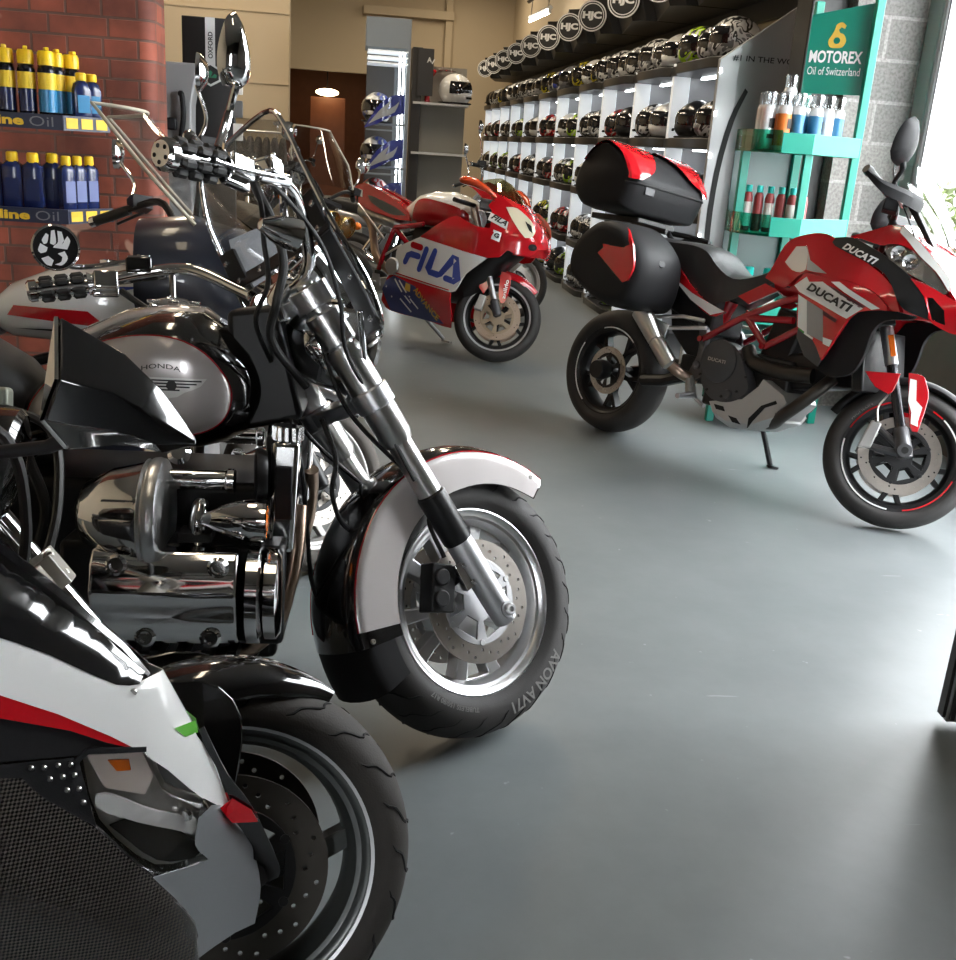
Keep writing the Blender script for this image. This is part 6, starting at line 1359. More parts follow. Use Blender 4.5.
# ------------------------------------------------------------------ helmets
def rampmat(name, cols, scale=6, kind='noise', rough=.32, dist=2.0):
    m = mat(name, cols[0], rough, 0, .45); nt, b = nodes(m); tc = nt.nodes.new('ShaderNodeTexCoord')
    if kind == 'wave':
        t = nt.nodes.new('ShaderNodeTexWave'); t.inputs['Scale'].default_value = scale; t.inputs['Distortion'].default_value = 6; t.inputs['Detail'].default_value = 1.5; t.inputs['Detail Scale'].default_value = 1.2
    else:
        t = nt.nodes.new('ShaderNodeTexNoise'); t.inputs['Scale'].default_value = scale; t.inputs['Detail'].default_value = 1; t.inputs['Distortion'].default_value = dist
    cr = nt.nodes.new('ShaderNodeValToRGB'); cr.color_ramp.interpolation = 'CONSTANT'; e = cr.color_ramp.elements
    n = len(cols); e[0].color = (*cols[0], 1); e[0].position = 0
    pos = {2: (0, .5), 3: (0, .42, .57), 4: (0, .38, .48, .6)}[n]
    e[1].color = (*cols[1], 1); e[1].position = pos[1]
    for i in range(2, n):
        x = e.new(pos[i]); x.color = (*cols[i], 1)
    nt.links.new(tc.outputs['Object'], t.inputs['Vector']); nt.links.new(t.outputs[1 if kind == 'noise' and False else 0], cr.inputs[0]); nt.links.new(cr.outputs[0], b.inputs['Base Color'])
    return m
K, Wh, Gr = (.012,.012,.013), (.75,.75,.74), (.20,.20,.21)
HM = [('white', rampmat('white helmet shell', [Wh, (.70,.70,.69)], 3)),
      ('black', rampmat('black helmet shell', [K, (.02,.02,.022)], 3)),
      ('black and white', rampmat('black and white helmet shell', [K, Wh, K], 7)),
      ('grey and white', rampmat('grey and white helmet shell', [Gr, Wh, K, Wh], 8)),
      ('black and yellow', rampmat('black and yellow helmet shell', [K, (.65,.55,.02), K], 7)),
      ('red and black', rampmat('red and black helmet shell', [K, (.50,.015,.015), Wh], 7)),
      ('white and red', rampmat('white and red helmet shell', [Wh, (.55,.02,.02), K], 7)),
      ('silver', rampmat('silver helmet shell', [(.45,.45,.46), (.30,.30,.31)], 4)),
      ('black and lime', rampmat('black and lime helmet shell', [K, (.50,.80,.02), Wh], 7)),
      ('blue and silver', rampmat('blue and silver helmet shell', [(.03,.05,.30), Gr, Wh], 7)),
      ('grey', rampmat('grey helmet shell', [Gr, (.13,.13,.14)], 4)),
      ('white and black', rampmat('white and black helmet shell', [Wh, K, Wh, Gr], 9))]
HMAT = dict(HM)
VIS = mat('dark visor', (.01,.01,.012), .06, 0, 1)
def helmet_proto():
    """full-face helmet looking along -y, standing on its rim at z=0"""
    r = root('helmet', 'x', 'helmet')
    g = G(); vs = []; fs = []; n, m = 36, 22
    for i in range(m+1):
        t = radians(-52+142*i/m)
        for j in range(n):
            q = 2*pi*j/n; x = .122*cos(t)*cos(q); y = .150*cos(t)*sin(q); z = .130*sin(t)
            if z < -.005: 
                f = max(0, -sin(q)); y -= .022*f*min(1, -z/.06); x *= 1-.05*min(1, -z/.1)
            if y > 0: y *= 1.0+.10*max(0, z/.13)*0
            vs.append(V((x, y, z+.105)))
    for i in range(m):
        for j in range(n): fs.append((i*n+j, i*n+(j+1) % n, (i+1)*n+(j+1) % n, (i+1)*n+j))
    fs.append(tuple(range(m*n, (m+1)*n))); g.add(vs, fs)
    sh = g.obj('shell', HM[0][1], r, angle=60); sh.data.materials.clear(); sh.data.materials.append(HM[0][1]); sh.material_slots[0].link = 'OBJECT'; sh.material_slots[0].material = HM[0][1]
    g = G(); vs = []; fs = []; a, b_ = 16, 8
    for i in range(b_+1):
        t = radians(-14+44*i/b_)
        for j in range(a+1):
            q = radians(270-72+144*j/a); vs.append(V((.1245*cos(t)*cos(q), .1535*cos(t)*sin(q)-.004, .130*sin(t)+.105)))
    for i in range(b_):
        for j in range(a): fs.append((i*(a+1)+j, i*(a+1)+j+1, (i+1)*(a+1)+j+1, (i+1)*(a+1)+j))
    g.add(vs, fs); g.obj('visor', VIS, r, angle=60)
    g = G()
    g.tube([V((.118*cos(2*pi*j/24), .142*sin(2*pi*j/24)-.008*max(0, -sin(2*pi*j/24)), .003)) for j in range(24)], .006, 6, closed=True)
    g.obj('neck_rim', BPLAS, r, smooth=True)
    g = G(); g.box((0, -.164, .045), (.06, .014, .018)); g.obj('chin_vent', BPLAS, r, bevel=.004)
    return r
HP = helmet_proto(); _hfirst = [True]
def put_helmet(x, y, z, rz, col, label, group=None, sc=1.0, tilt=0):
    if _hfirst[0]: r = HP; _hfirst[0] = False
    else:
        r = HP.copy(); COL.objects.link(r)
        for ch in list(HP.children):
            c = ch.copy(); COL.objects.link(c); c.parent = r
    for c in r.children:
        if c.name.startswith('shell'): c.material_slots[0].link = 'OBJECT'; c.material_slots[0].material = HMAT[col]
    r.location = (x, y, z); r.rotation_euler = (tilt, 0, rz); r.scale = (sc, sc, sc); r['label'] = label; r['category'] = 'helmet'
    if group: r['group'] = group
    elif 'group' in r: del r['group']
    return r
ORD = ['nearest', 'second', 'third', 'fourth', 'fifth', 'sixth', 'seventh', 'eighth', 'ninth', 'tenth', 'eleventh']

# ------------------------------------------------------------------ lit helmet shelving along the right wall
LED = mat('light strip', (1,1,1), .5, emit=(.92,.97,1.0), es=14.0)
COLW = mat('white panel with added glow', (.85,.87,.88), .4, emit=(.88,.95,1.0), es=.30)  # slight glow added so lit white panels look bright
SHELFB = mat('black shelf edge', (.02,.02,.021), .35)
ZS = [.06, .53, 1.07, 1.56, 2.07]
BY = [6.97, 8.12, 9.2, 10.38, 11.45, 12.66, 13.87, 15.08, 16.3, 17.45, 18.5, 19.4]
HX0, HX1 = 2.40, 2.80
for i in range(11):
    y0, y1 = BY[i], BY[i+1]; L = y1-y0
    u = root('helmet_shelf_unit', 'lit white helmet shelving bay, %s from the near end' % ORD[i] if i else 'lit white helmet shelving bay at the near end', 'shelving', (0, 0, 0), 0, 'lit helmet shelving bays')
    g = G(); g.box((HX1+.02, (y0+y1)/2, 1.06), (.03, L, 2.12)); g.obj('back_panel', PANELG, u, smooth=False)
    g = G(); g.box((HX0+.075, y1-.035, 1.06), (.13, .05, 2.06)); g.obj('glowing_divider', COLW, u, bevel=.004)  # white divider, no lamp: its lit look is a glow in the material
    g = G(); g.box(((HX0+.14+HX1)/2, y1-.02, 1.06), (HX1-HX0-.14, .02, 2.08)); g.obj('side_panel', SHELFG, u)
    for k, z in enumerate(ZS):
        ol = [(HX1, y0), (HX0+.0, y0), (HX0-.06, y0+.10), (HX0-.06, y1-.32), (HX0+.0, y1-.16), (HX0+.0, y1), (HX1, y1)]
        g = G(); g.loft([[V((x, y, z-.07)) for x, y in ol], [V((x, y, z)) for x, y in ol]]); g.obj('shelf', SHELFB, u, bevel=.006)
        if k:
            g = G(); g.box((HX0+.22, (y0+y1)/2, z-.078), (.03, L*.82, .010)); g.obj('light_strip', LED, u)
    g = G(); g.box((HX0+.01, (y0+y1)/2, .025), (.03, L, .05)); g.obj('base_rail', STEEL, u)
# helmets on the shelves
rnd = random.Random(3)
rowname = ['bottom shelf', 'fourth shelf down', 'third shelf down', 'second shelf down', 'top shelf']
plan = {4: ['white and black', 'black and lime', 'white', 'white and black', 'grey and white', 'white and black', 'grey and white', 'white', 'black and yellow', 'grey', 'blue and silver', 'black and yellow', 'silver', 'grey and white', 'white and black', 'black and white', 'white', 'black', 'black and yellow', 'white and black', 'black and white', 'black'],
        3: ['white and black', 'black', 'white', 'grey and white', 'black', 'red and black', 'white and black', 'grey and white', 'black and lime', 'white', 'white and red', 'red and black', 'white', 'grey', 'black and lime', 'white and black', 'black and white', 'grey and white', 'red and black', 'black', 'white', 'red and black'],
        2: ['black', 'black', 'grey', 'black and white', 'white', 'white and black', 'grey and white', 'white', 'black and lime', 'white and black', 'red and black', 'grey', 'grey and white', 'black and white', 'white and red', 'black', 'white and black', 'black and lime', 'black and white', 'black and lime', 'white', 'black and yellow'],
        1: [None]*6+['white and black', 'grey and white', 'white and red', 'red and black', 'black and lime', 'black and yellow', 'black', 'grey', 'red and black', 'black', 'black and lime', 'black', None, None, None, None],
        0: [None]*4+['black and lime', 'grey', 'white and black', 'grey and white', 'black and lime', 'black', 'black and yellow', 'grey', 'black', 'white', None, None, None, None, None, None, None, None]}
for row, cols in plan.items():
    for k, col in enumerate(cols):
        if col is None: continue
        i = k//2; y0, y1 = BY[i], BY[i+1]; L = y1-y0; half = k % 2
        y = y0+L*((.30 if half == 0 else .68) if row < 4 else (.20 if half == 0 else (.79 if i < 10 else .72)))
        lab = '%s helmet on %s, %s half of shelving bay %s' % (col, rowname[row], 'near' if half == 0 else 'far', 'one two three four five six seven eight nine ten eleven'.split()[i])
        put_helmet(2.545, y, ZS[row]+.006, radians(-98+rnd.uniform(-16, 16)), col, lab, 'helmets on the lit shelves', rnd.uniform(1.08, 1.17))
# extra row on the top shelf, which is packed
for i in range(10):
    col = ['grey and white', 'white and black', 'white', 'black and yellow', 'black', 'grey', 'white', 'black and white', 'black', 'white and black', 'black'][i]
    put_helmet(2.56, BY[i]+(BY[i+1]-BY[i])*.49, ZS[4]+.006, radians(-96), col, '%s helmet, middle of top shelf, shelving bay %s' % (col, 'one two three four five six seven eight nine ten eleven'.split()[i]), 'helmets on the lit shelves', 1.05)
# header boards with round signs
for i in range(11):
    y0, y1 = BY[i], BY[i+1]
    u = root('header_board', 'black header board over the %s helmet bay, with round HJC sign' % ORD[i], 'sign', (0, 0, 0), 0, 'black header boards')
    ol = [(2.85, y0+.004), (2.34, y0+.004), (2.24, y0+.10), (2.42, y1-.03), (2.85, y1-.004)]
    g = G(); g.loft([[V((x+.12, y, 2.50)) for x, y in ol], [V((x, y, 2.82)) for x, y in ol]]); g.obj('board', mat('black header laminate', (.012,.012,.012), .4), u, bevel=.004)
    g = G(); g.box((2.9, (y0+y1)/2, 2.72), (.09, y1-y0-.008, .7)); g.obj('backing', mat('black header laminate', (.012,.012,.012), .4), u)
    c = V((2.262, y0+.075, 2.645)); nrm = V((-.42, -1, 0)).normalized(); R_ = .135
    g = G(); g.lathe([(0, 0), (R_, 0), (R_, .02), (0, .02)], c, nrm, 40); sg_ = g.obj('round_sign', INKW, u)
    g = G(); g.lathe([(R_*.84, .0205), (R_*.92, .0205)], c, nrm, 40); g.lathe([(0, .0203), (R_*.78, .0203)], c, nrm, 40); g.obj('sign_ring', INKB, sg_, smooth=False)
    g = G(); rx = V((nrm.y*-1, nrm.x, 0)); flat_text(g, 'HJC', c+nrm*.0215-rx*R_*.68+V((0, 0, -R_*.30)), rx, (0, 0, 1), R_*1.36, R_*.60, .06); g.obj('sign_lettering', INKW, sg_, smooth=False)
# end panel of the shelving
ep = root('end_panel', 'silver grey end panel of the helmet shelving with black slogan', 'panel', (0, 0, 0))
def slab_xz(ol, y0, y1, nm, m, par, **k):
    g = G(); g.plate(ol, y0, y1); return g.obj(nm, m, par, **k)
EPo = [(2.25, 0), (2.95, 0), (2.95, 2.50), (2.72, 2.355), (2.26, 2.02)]
slab_xz(EPo, 6.62, 6.66, 'board', mat('silver grey panel', (.40,.40,.40), .3, .3, .3), ep, bevel=.003)
slab_xz(crv([(2.44,1.86),(2.36,1.66),(2.31,1.35),(2.30,1.0),(2.33,.6),(2.42,.25),(2.45,.25),(2.365,.6),(2.335,1.0),(2.345,1.35),(2.395,1.66),(2.46,1.84)], 3, 60), 6.614, 6.619, 'black_arc', INKB, ep)
g = G(); flat_text(g, '#1 IN THE WORLD', (2.335, 6.612, 2.012), (1, 0, 0), (0, 0, 1), .50, .036, .012); g.obj('slogan_lettering', INKB, ep, smooth=False)
g = G()
for z in (1.95, 1.7, 1.45, 1.2, .95, .7): g.box((2.262, 6.60, z), (.012, .012, .03))
g.obj('edge_light', LED, ep)

# ------------------------------------------------------------------ green oil stand
ms = root('oil_display_stand', 'green oil display stand with sign and two trays before the block pier', 'display stand', (.11, .13, 0))
g = G()
for x, y, z1 in ((2.60, 5.42, 2.30), (2.24, 5.20, 1.56), (1.98, 5.40, 1.56), (2.36, 5.62, 2.26)): g.box((x, y, z1/2), (.045, .035, z1))
g.obj('post', TEAL, ms, bevel=.004)
for z in (.12, .60, 1.06, 1.48):
    ol = [(1.98, 5.56), (1.95, 5.40), (1.99, 5.27), (2.08, 5.18), (2.24, 5.16), (2.60, 5.38), (2.60, 5.56)]
    g = G(); g.loft([[V((x, y, z)) for x, y in ol], [V((x, y, z+.012)) for x, y in ol]]); tr = g.obj('tray', TEAL, ms)
    g = G(); lip = ol[3:6]; g.loft([[V((x, y, z)), V((x, y-.006, z)), V((x, y-.006, z+.10)), V((x, y, z+.10))] for x, y in lip]); g.obj('tray_lip', TEAL, tr, bevel=.002)
    g = G(); lip = ol[0:4]; g.loft([[V((x, y, z)), V((x-.004, y-.004, z)), V((x-.004, y-.004, z+.11)), V((x, y, z+.11))] for x, y in lip]); g.obj('clear_lip', clear_mat('green acrylic', (.25,.75,.62), .04), tr)
g = G(); g.add([V(p) for p in ((2.32, 5.60, 1.80), (2.62, 5.44, 1.80), (2.62, 5.44, 2.26), (2.32, 5.60, 2.19), (2.33, 5.615, 1.80), (2.63, 5.455, 1.80), (2.63, 5.455, 2.26), (2.33, 5.615, 2.19))], [(0,1,2,3),(7,6,5,4),(0,4,5,1),(1,5,6,2),(2,6,7,3),(3,7,4,0)]); sb = g.obj('sign_board', TEALD, ms)
rx = V((.30, -.16, 0)).normalized(); nr = V((-.16, -.30, 0)).normalized(); o = V((2.32, 5.60, 0))+nr*.003
g = G(); flat_text(g, 'MOTOREX', o+rx*.015+V((0, 0, 1.955)), rx, (0, 0, 1), .27, .062, .03); flat_text(g, 'Oil of Switzerland', o+rx*.015+V((0, 0, 1.895)), rx, (0, 0, 1), .27, .040, .0); g.obj('sign_lettering', INKW, sb, smooth=False)
g = G(); c = o+rx*.145+V((0, 0, 2.075))
dp = crv([(-.01,-.045),(.03,-.04),(.045,-.008),(.03,.022),(.01,.03),(.0,.045),(.012,.058),(.03,.05),(.036,.066),(.012,.082),(-.014,.07),(-.02,.044),(-.03,.02),(-.045,-.01),(-.035,-.038)], 3, 70)
p2, f2 = cdt(dp, [circle((-.002, -.008), .017, 12)], 9)[0]; g.add([c+rx*u+V((0, 0, v)) for u, v in p2], f2); g.obj('sign_emblem', GOLD, sb, smooth=False)
g = G(); g.add([V(p) for p in ((1.985, 5.57, .1), (2.36, 5.63, .1), (2.36, 5.63, 1.56), (1.985, 5.57, 1.56))], [(0, 1, 2, 3)]); g.add([V(p) for p in ((1.985, 5.58, .1), (2.36, 5.64, .1), (2.36, 5.64, 1.56), (1.985, 5.58, 1.56))], [(3, 2, 1, 0)]); g.obj('back_sheet', mat('dark green back sheet', (.01,.05,.045), .4), ms, smooth=False)
def bottle_obj(kind, cols, label, cat, group, loc, rz=0, sc=1):
    key = (kind,)+tuple(m.name for m in cols)
    if key not in _B:
        r = root(*{'can': ('spray_can', 'x', 'can'), 'jar': ('oil_bottle', 'x', 'bottle'), 'jug': ('oil_bottle', 'x', 'bottle'), 'tube': ('oil_bottle', 'x', 'bottle')}[kind])
        g = G()
        if kind == 'can': g.lathe([(0, 0), (.031, 0), (.033, .004), (.033, .185), (.028, .20), (.022, .205), (0, .205)], (0,0,0), (0,0,1), 20)
        elif kind == 'tube': g.lathe([(0, 0), (.028, 0), (.030, .004), (.030, .15), (.022, .17), (.014, .175), (0, .175)], (0,0,0), (0,0,1), 16)
        elif kind == 'jar': g.body([(0,0,0,0,2)], 4) if False else g.loft([[V((sx*w, sy*d_, z)) for sx, sy in ((-1,-.7),(-.7,-1),(.7,-1),(1,-.7),(1,.7),(.7,1),(-.7,1),(-1,.7))] for w, d_, z in ((.044,.028,0),(.046,.030,.006),(.046,.030,.15),(.036,.026,.185),(.018,.016,.20),(.016,.016,.205))])
        else: g.loft([[V((sx*w, sy*d_, z)) for sx, sy in ((-1,-.7),(-.7,-1),(.7,-1),(1,-.7),(1,.7),(.7,1),(-.7,1),(-1,.7))] for w, d_, z in ((.044,.034,0),(.047,.036,.006),(.047,.036,.165),(.044,.034,.178),(.026,.024,.19),(.022,.022,.195))])
        bd = g.obj('body', cols[0], r, angle=40)
        if kind == 'can':
            g = G(); g.lathe([(.0336, .02), (.0336, .165)], (0,0,0), (0,0,1), 20); g.obj('label_band', cols[1], r)
            g = G(); g.lathe([(.020, .204), (.031, .206), (.031, .252), (.026, .262), (0, .264)], (0,0,0), (0,0,1), 20); g.obj('cap', cols[2], r)
            if len(cols) > 3:
                g = G(); g.lathe([(.0339, .11), (.0339, .175)], (0,0,0), (0,0,1), 20); g.obj('price_collar', cols[3], r)
                g = G(); g.box((0, -.02, .268), (.016, .04, .014)); g.obj('trigger', cols[2], r, bevel=.003)
            else:
                g = G(); g.box((0, -.0335, .12), (.03, .002, .045)); g.box((0, -.0335, .06), (.04, .002, .02)); g.obj('label_print', cols[3] if len(cols) > 3 else INKB, r)
        elif kind == 'tube':
            g = G(); g.lathe([(.0305, .02), (.0305, .13)], (0,0,0), (0,0,1), 16); g.obj('label_band', cols[1], r)
            g = G(); g.lathe([(.016, .174), (.020, .175), (.020, .205), (0, .206)], (0,0,0), (0,0,1), 14); g.obj('cap', cols[2], r)
        else:
            z = .195 if kind == 'jug' else .205
            g = G(); g.lathe([(.0, z-.006), (.027, z-.006), (.029, z), (.028, z+.03), (.022, z+.035), (0, z+.036)], (0,0,0), (0,0,1), 16); g.obj('cap', cols[2], r)
            g = G(); g.box((0, -(.0305 if kind == 'jar' else .0365), .08), (.066, .002, .09)); g.obj('label_band', cols[1], r)
        _B[key] = r; c = r
    else:
        r = _B[key]; c = r.copy(); COL.objects.link(c)
        for ch in list(r.children): d_ = ch.copy(); COL.objects.link(d_); d_.parent = c
    c.location = loc; c.rotation_euler = (0, 0, rz); c.scale = sc if isinstance(sc, tuple) else (sc, sc, sc); c['label'] = label; c['category'] = cat; c['group'] = group
    return c
_B = {}
WC = mat('white can', (.72,.73,.74), .25, .3); BLU = mat('blue print', (.02,.15,.30), .3); ORP = mat('orange print', (.62,.16,.02), .35); CLC = clear_mat('clear cap', (.9,.92,.93), .15); REDP = mat('brick red print', (.26,.03,.03), .4); TCAP = mat('turquoise cap', (.0,.42,.38), .3); GLD = mat('amber oil', (.42,.26,.04), .3)
pos = [(2.05,5.40),(2.04,5.31),(2.106,5.257),(2.11,5.36),(2.18,5.258),(2.18,5.33),(2.288,5.285),(2.262,5.38),(2.362,5.315),(2.44,5.36)]
pr = [WC, WC, ORP, ORP, BLU, WC, BLU, BLU, WC, BLU]
nth = ['leftmost', 'second', 'third', 'fourth', 'fifth', 'sixth', 'seventh', 'eighth', 'ninth', 'rightmost']
for i, ((x, y), p_) in enumerate(zip(pos, pr)):
    bottle_obj('can', (WC, p_, CLC), '%s spray can with %s label on the upper green tray' % (nth[i] if i in (0, 9) else nth[i]+' from the left', {'white can': 'white', 'orange print': 'orange', 'blue print': 'blue'}[p_.name]), 'can', 'spray cans on the green stand', (x+.11, y+.13, 1.494), .3*i, 1.08)
bottle_obj('can', (WC, INKB, CLC), 'tall spray can standing on a box above the other green stand cans', 'can', 'spray cans on the green stand', (2.30, 5.56, 1.598), 0, 1.05)
g = G(); g.box((2.31, 5.60, 1.545), (.16, .09, .10)); bx = g.obj('carton', mat('dark carton', (.05,.05,.05), .6), bevel=.002); tag(bx, 'small dark carton under the tallest spray can on the green stand', 'box')
for i in range(6):
    bottle_obj('tube', (REDP, mat('white label', (.62,.60,.56), .5) if i % 2 == 0 else REDP, TCAP), '%s turquoise capped red bottle on the middle green tray' % ['leftmost', 'second', 'third', 'fourth', 'fifth', 'rightmost'][i], 'bottle', 'turquoise capped bottles on the green stand', (2.14+.050*i, 5.535-.028*i, 1.074), 0, (.84, .84, 1.15))
for i in range(3):
    bottle_obj('jar', (TEAL, mat('white label', (.62,.60,.56), .5), TCAP), 'green oil bottle on the low green tray, %s from the left' % ['first', 'second', 'third'][i], 'bottle', 'green bottles on the green stand', (2.20+.11*i, 5.54-.03*i, .614), .2, 1.1)

# ------------------------------------------------------------------ blue oil bottles by the brick wall
od = root('oil_shelf_rack', 'clear acrylic oil rack with navy and yellow shelf strips by the brick wall', 'rack', (0, 0, 0))
NAVS = mat('navy shelf strip', (.006,.010,.035), .35); YL = mat('yellow lettering', (.80,.50,.02), .45)
for z in (1.075, 1.405):
    g = G(); g.box((-1.45, 4.20, z), (.94, .24, .012)); g.obj('shelf', CLEAR, od)
    g = G(); g.box((-1.45, 4.075, z-.008), (.86, .012, .052)); st_ = g.obj('front_strip', NAVS, od)
    g = G(); flat_text(g, 'Silkoline', (-1.41, 4.067, z-.024), (1, 0, 0), (0, 0, 1), .255, .034, .04); g.obj('strip_lettering', YL, st_, smooth=False)
    g = G(); flat_text(g, 'Oil', (-1.135, 4.067, z-.024), (1, 0, 0), (0, 0, 1), .082, .034, -.005); g.obj('grey_lettering', mat('grey outline lettering', (.16,.16,.18), .5), st_, smooth=False)
    g = G(); g.add([V(p) for p in ((-1.02, 4.08, z-.034), (-.90, 4.27, z-.034), (-.90, 4.27, z+.018), (-1.02, 4.08, z+.018), (-1.025, 4.085, z-.034), (-.905, 4.275, z-.034), (-.905, 4.275, z+.018), (-1.025, 4.085, z+.018))], [(0,1,2,3),(7,6,5,4),(0,4,5,1),(1,5,6,2),(2,6,7,3),(3,7,4,0)]); ss = g.obj('side_strip', NAVS, od)
    g = G(); d_ = V((.12, .19, 0)).normalized(); n_ = V((.19, -.12, 0)).normalized()
    for k in range(3):
        o_ = V((-1.02, 4.08, z-.026))+d_*(.01+.072*k)+n_*.002; g.add([o_, o_+d_*.055, o_+d_*.055+V((0, 0, .036)), o_+V((0, 0, .036))], [(0, 1, 2, 3)])
    g.obj('yellow_ticket', YL, ss, smooth=False)
for x, y in ((-1.045, 4.085), (-.90, 4.29), (-1.9, 4.085)):
    g = G(); g.box((x, y, .80), (.05 if x < -1 else .02, .008, 1.45)); g.obj('clear_upright', CLEAR, od)
g = G(); g.box((-1.45, 4.22, .03), (.94, .3, .06)); g.obj('base', NAVS, od, bevel=.006)
DKC = mat('dark can body', (.012,.013,.02), .25, .5); BLC = mat('sky blue print', (.03,.20,.40), .3); TK = mat('yellow price collar', (.80,.55,.03), .5)
for i, (x, y) in enumerate([(-1.375, 4.15), (-1.30, 4.15), (-1.228, 4.15), (-1.158, 4.15), (-1.088, 4.15), (-1.075, 4.226), (-1.035, 4.288)]):
    bottle_obj('can', (DKC, BLC if i > 3 else NAVY, YEL, TK), '%s yellow capped spray can on the upper oil rack shelf' % ['leftmost', 'second', 'third', 'fourth', 'fifth', 'sixth', 'rightmost'][i], 'can', 'yellow capped cans on the oil rack', (x, y, 1.413), .1*i, (.92, .92, .86))
for i, (x, y) in enumerate([(-.985, 4.215), (-.962, 4.278)]):
    bottle_obj('jar', (NAVY, BLC, YEL), 'small blue bottle at the right end of the upper oil rack shelf, %s' % ['front one', 'rear one'][i], 'bottle', 'small blue bottles on the oil rack', (x, y, 1.413), .6, .68)
for i, (x, y) in enumerate([(-1.375, 4.16), (-1.303, 4.16), (-1.231, 4.16), (-1.159, 4.16), (-1.110, 4.235), (-1.045, 4.175), (-1.02, 4.24), (-.99, 4.298)]):
    bottle_obj('jug', (NAVY, NAVY if i < 5 else mat('pale print', (.10,.13,.30), .4), YEL), 'navy oil bottle with yellow cap on the lower oil rack shelf, %s from the left' % ['first', 'second', 'third', 'fourth', 'fifth', 'sixth', 'seventh', 'eighth'][i], 'bottle', 'navy oil bottles on the oil rack', (x, y, 1.083), 0 if i < 5 else .85, (.73, .73, .88) if i < 5 else (.62, .62, .86))

# ------------------------------------------------------------------ black accessory stand by the brick corner
ox = root('accessory_stand', 'black accessory display stand with white OXFORD stripe and hexagon badge', 'display stand', (0, 0, 0))
BK = mat('black display board', (.010,.010,.010), .45)
g = G(); g.box((-.745, 6.02, 1.0), (.27, .05, 1.92)); g.obj('board', BK, ox, bevel=.004)
g = G(); g.box((-.68, 6.1, .04), (.18, .3, .08)); g.obj('base', BK, ox, bevel=.01)
g = G(); g.box((-.735, 5.992, 1.83), (.05, .004, .26)); sp = g.obj('white_stripe', WHITEPL, ox)
g = G(); put_text(g, 'OXFORD', lambda u, v: V((-.722-.024*v, 5.988, 1.76+.13*u)), .02); g.obj('stripe_lettering', INKB, sp, smooth=False)
hx = lambda r: [(-.735+r*cos(radians(30+60*k)), 1.68+r*.95*sin(radians(30+60*k))) for k in range(6)]
g = G(); g.plate(hx(.062), 5.986, 5.993); bd = g.obj('hexagon_badge', WHITEPL, ox)
g = G(); g.plate(hx(.050), 5.983, 5.985); g.obj('badge_field', INKB, bd)
g = G()
for a in (90, 20, 160): g.plate(crv([(-.735, 1.665), (-.735+.030*cos(radians(a-22)), 1.665+.030*sin(radians(a-22))), (-.735+.036*cos(radians(a)), 1.665+.036*sin(radians(a))), (-.735+.030*cos(radians(a+22)), 1.665+.030*sin(radians(a+22)))], 2, 60), 5.981, 5.982)
g.obj('badge_leaf', mat('dark green print', (.01,.20,.10), .4), bd)
g = G()
for k in range(5): g.box((-.60, 5.94, 1.42+.11*k), (.012, .10, .012))
g.obj('hook', STEEL, ox)
for k in range(5):
    g = G(); g.box((-.585, 5.90, 1.40+.115*k), (.05, .03, .085)); o_ = g.obj('blister_pack', [mat('white card pack', (.70,.68,.62), .4), mat('dark card pack', (.08,.08,.08), .4)][k % 2], bevel=.003)
    tag(o_, '%s card pack hanging at the right of the black stand, %s from the bottom' % (['white', 'dark'][k % 2], ['first', 'second', 'third', 'fourth', 'fifth'][k]), 'package', 'card packs on the black stand')
gb = root('helmet_box', 'grey display plinth with a black lock, left of the OXFORD stand', 'display', (0, 0, 0))
g = G(); g.loft([[V((x, y, z)) for x, y in ((-.885-w, 5.78), (-.885+w, 5.78), (-.885+w, 5.95), (-.885-w, 5.95))] for z, w in ((.0, .075), (1.4, .075), (1.52, .078), (1.66, .105), (1.72, .11))]); g.obj('plinth', mat('satin grey plastic', (.27,.27,.27), .4), gb, bevel=.012, seg=3)
g = G(); g.tube(bez([(-.86, 5.76, 1.36), (-.845, 5.75, 1.46), (-.85, 5.75, 1.56), (-.862, 5.76, 1.57)], 5), .014, 10); g.obj('lock_loop', BPLAS, gb)
g = G(); g.box((-.905, 5.76, 1.42), (.05, .04, .06)); g.obj('lock_body', BPLAS, gb, bevel=.008)
g = G(); g.box((-.965, 5.66, 1.40), (.06, .10, .22)); o_ = g.obj('tool_case', mat('black case', (.02,.02,.022), .5), bevel=.01)
g2 = G(); g2.box((-.965, 5.66, .645), (.07, .11, 1.29)); o2 = g2.obj('case_stand', BK, bevel=.01); tag(o2, 'black pedestal at the brick corner under the small case', 'stand'); tag(o_, 'small black case at the brick corner on a pedestal', 'case')

# ------------------------------------------------------------------ display tower with blue panels
tw = root('display_tower', 'grey slatted display tower with a lit inside, middle of the back', 'display stand', (0, 0, 0))
TG = mat('tower grey', (.20,.225,.245), .4)
g = G(); g.box((.33, 10.2, 2.31), (.40, .5, .25)); g.obj('top_box', TG, tw, bevel=.004)
g = G(); g.box((.515, 10.2, 1.1), (.035, .5, 2.2)); g.box((.46, 10.44, 1.1), (.1, .03, 2.2)); g.obj('side_post', TG, tw, bevel=.003)
g = G(); g.box((.30, 10.45, 1.1), (.30, .02, 2.2)); g.obj('back_panel', mat('dark tower back', (.06,.055,.05), .5), tw)
for k in range(3):
    g = G(); g.box((.33, 10.15, 2.16-.05*k), (.36, .42, .012)); g.obj('glowing_slat', COLW, tw)  # plain white slats; lit look put in as material glow
for x in (.44, .475):
    g = G(); g.box((x, 9.98, 1.1), (.014, .014, 2.1)); g.obj('light_tube', LED, tw)
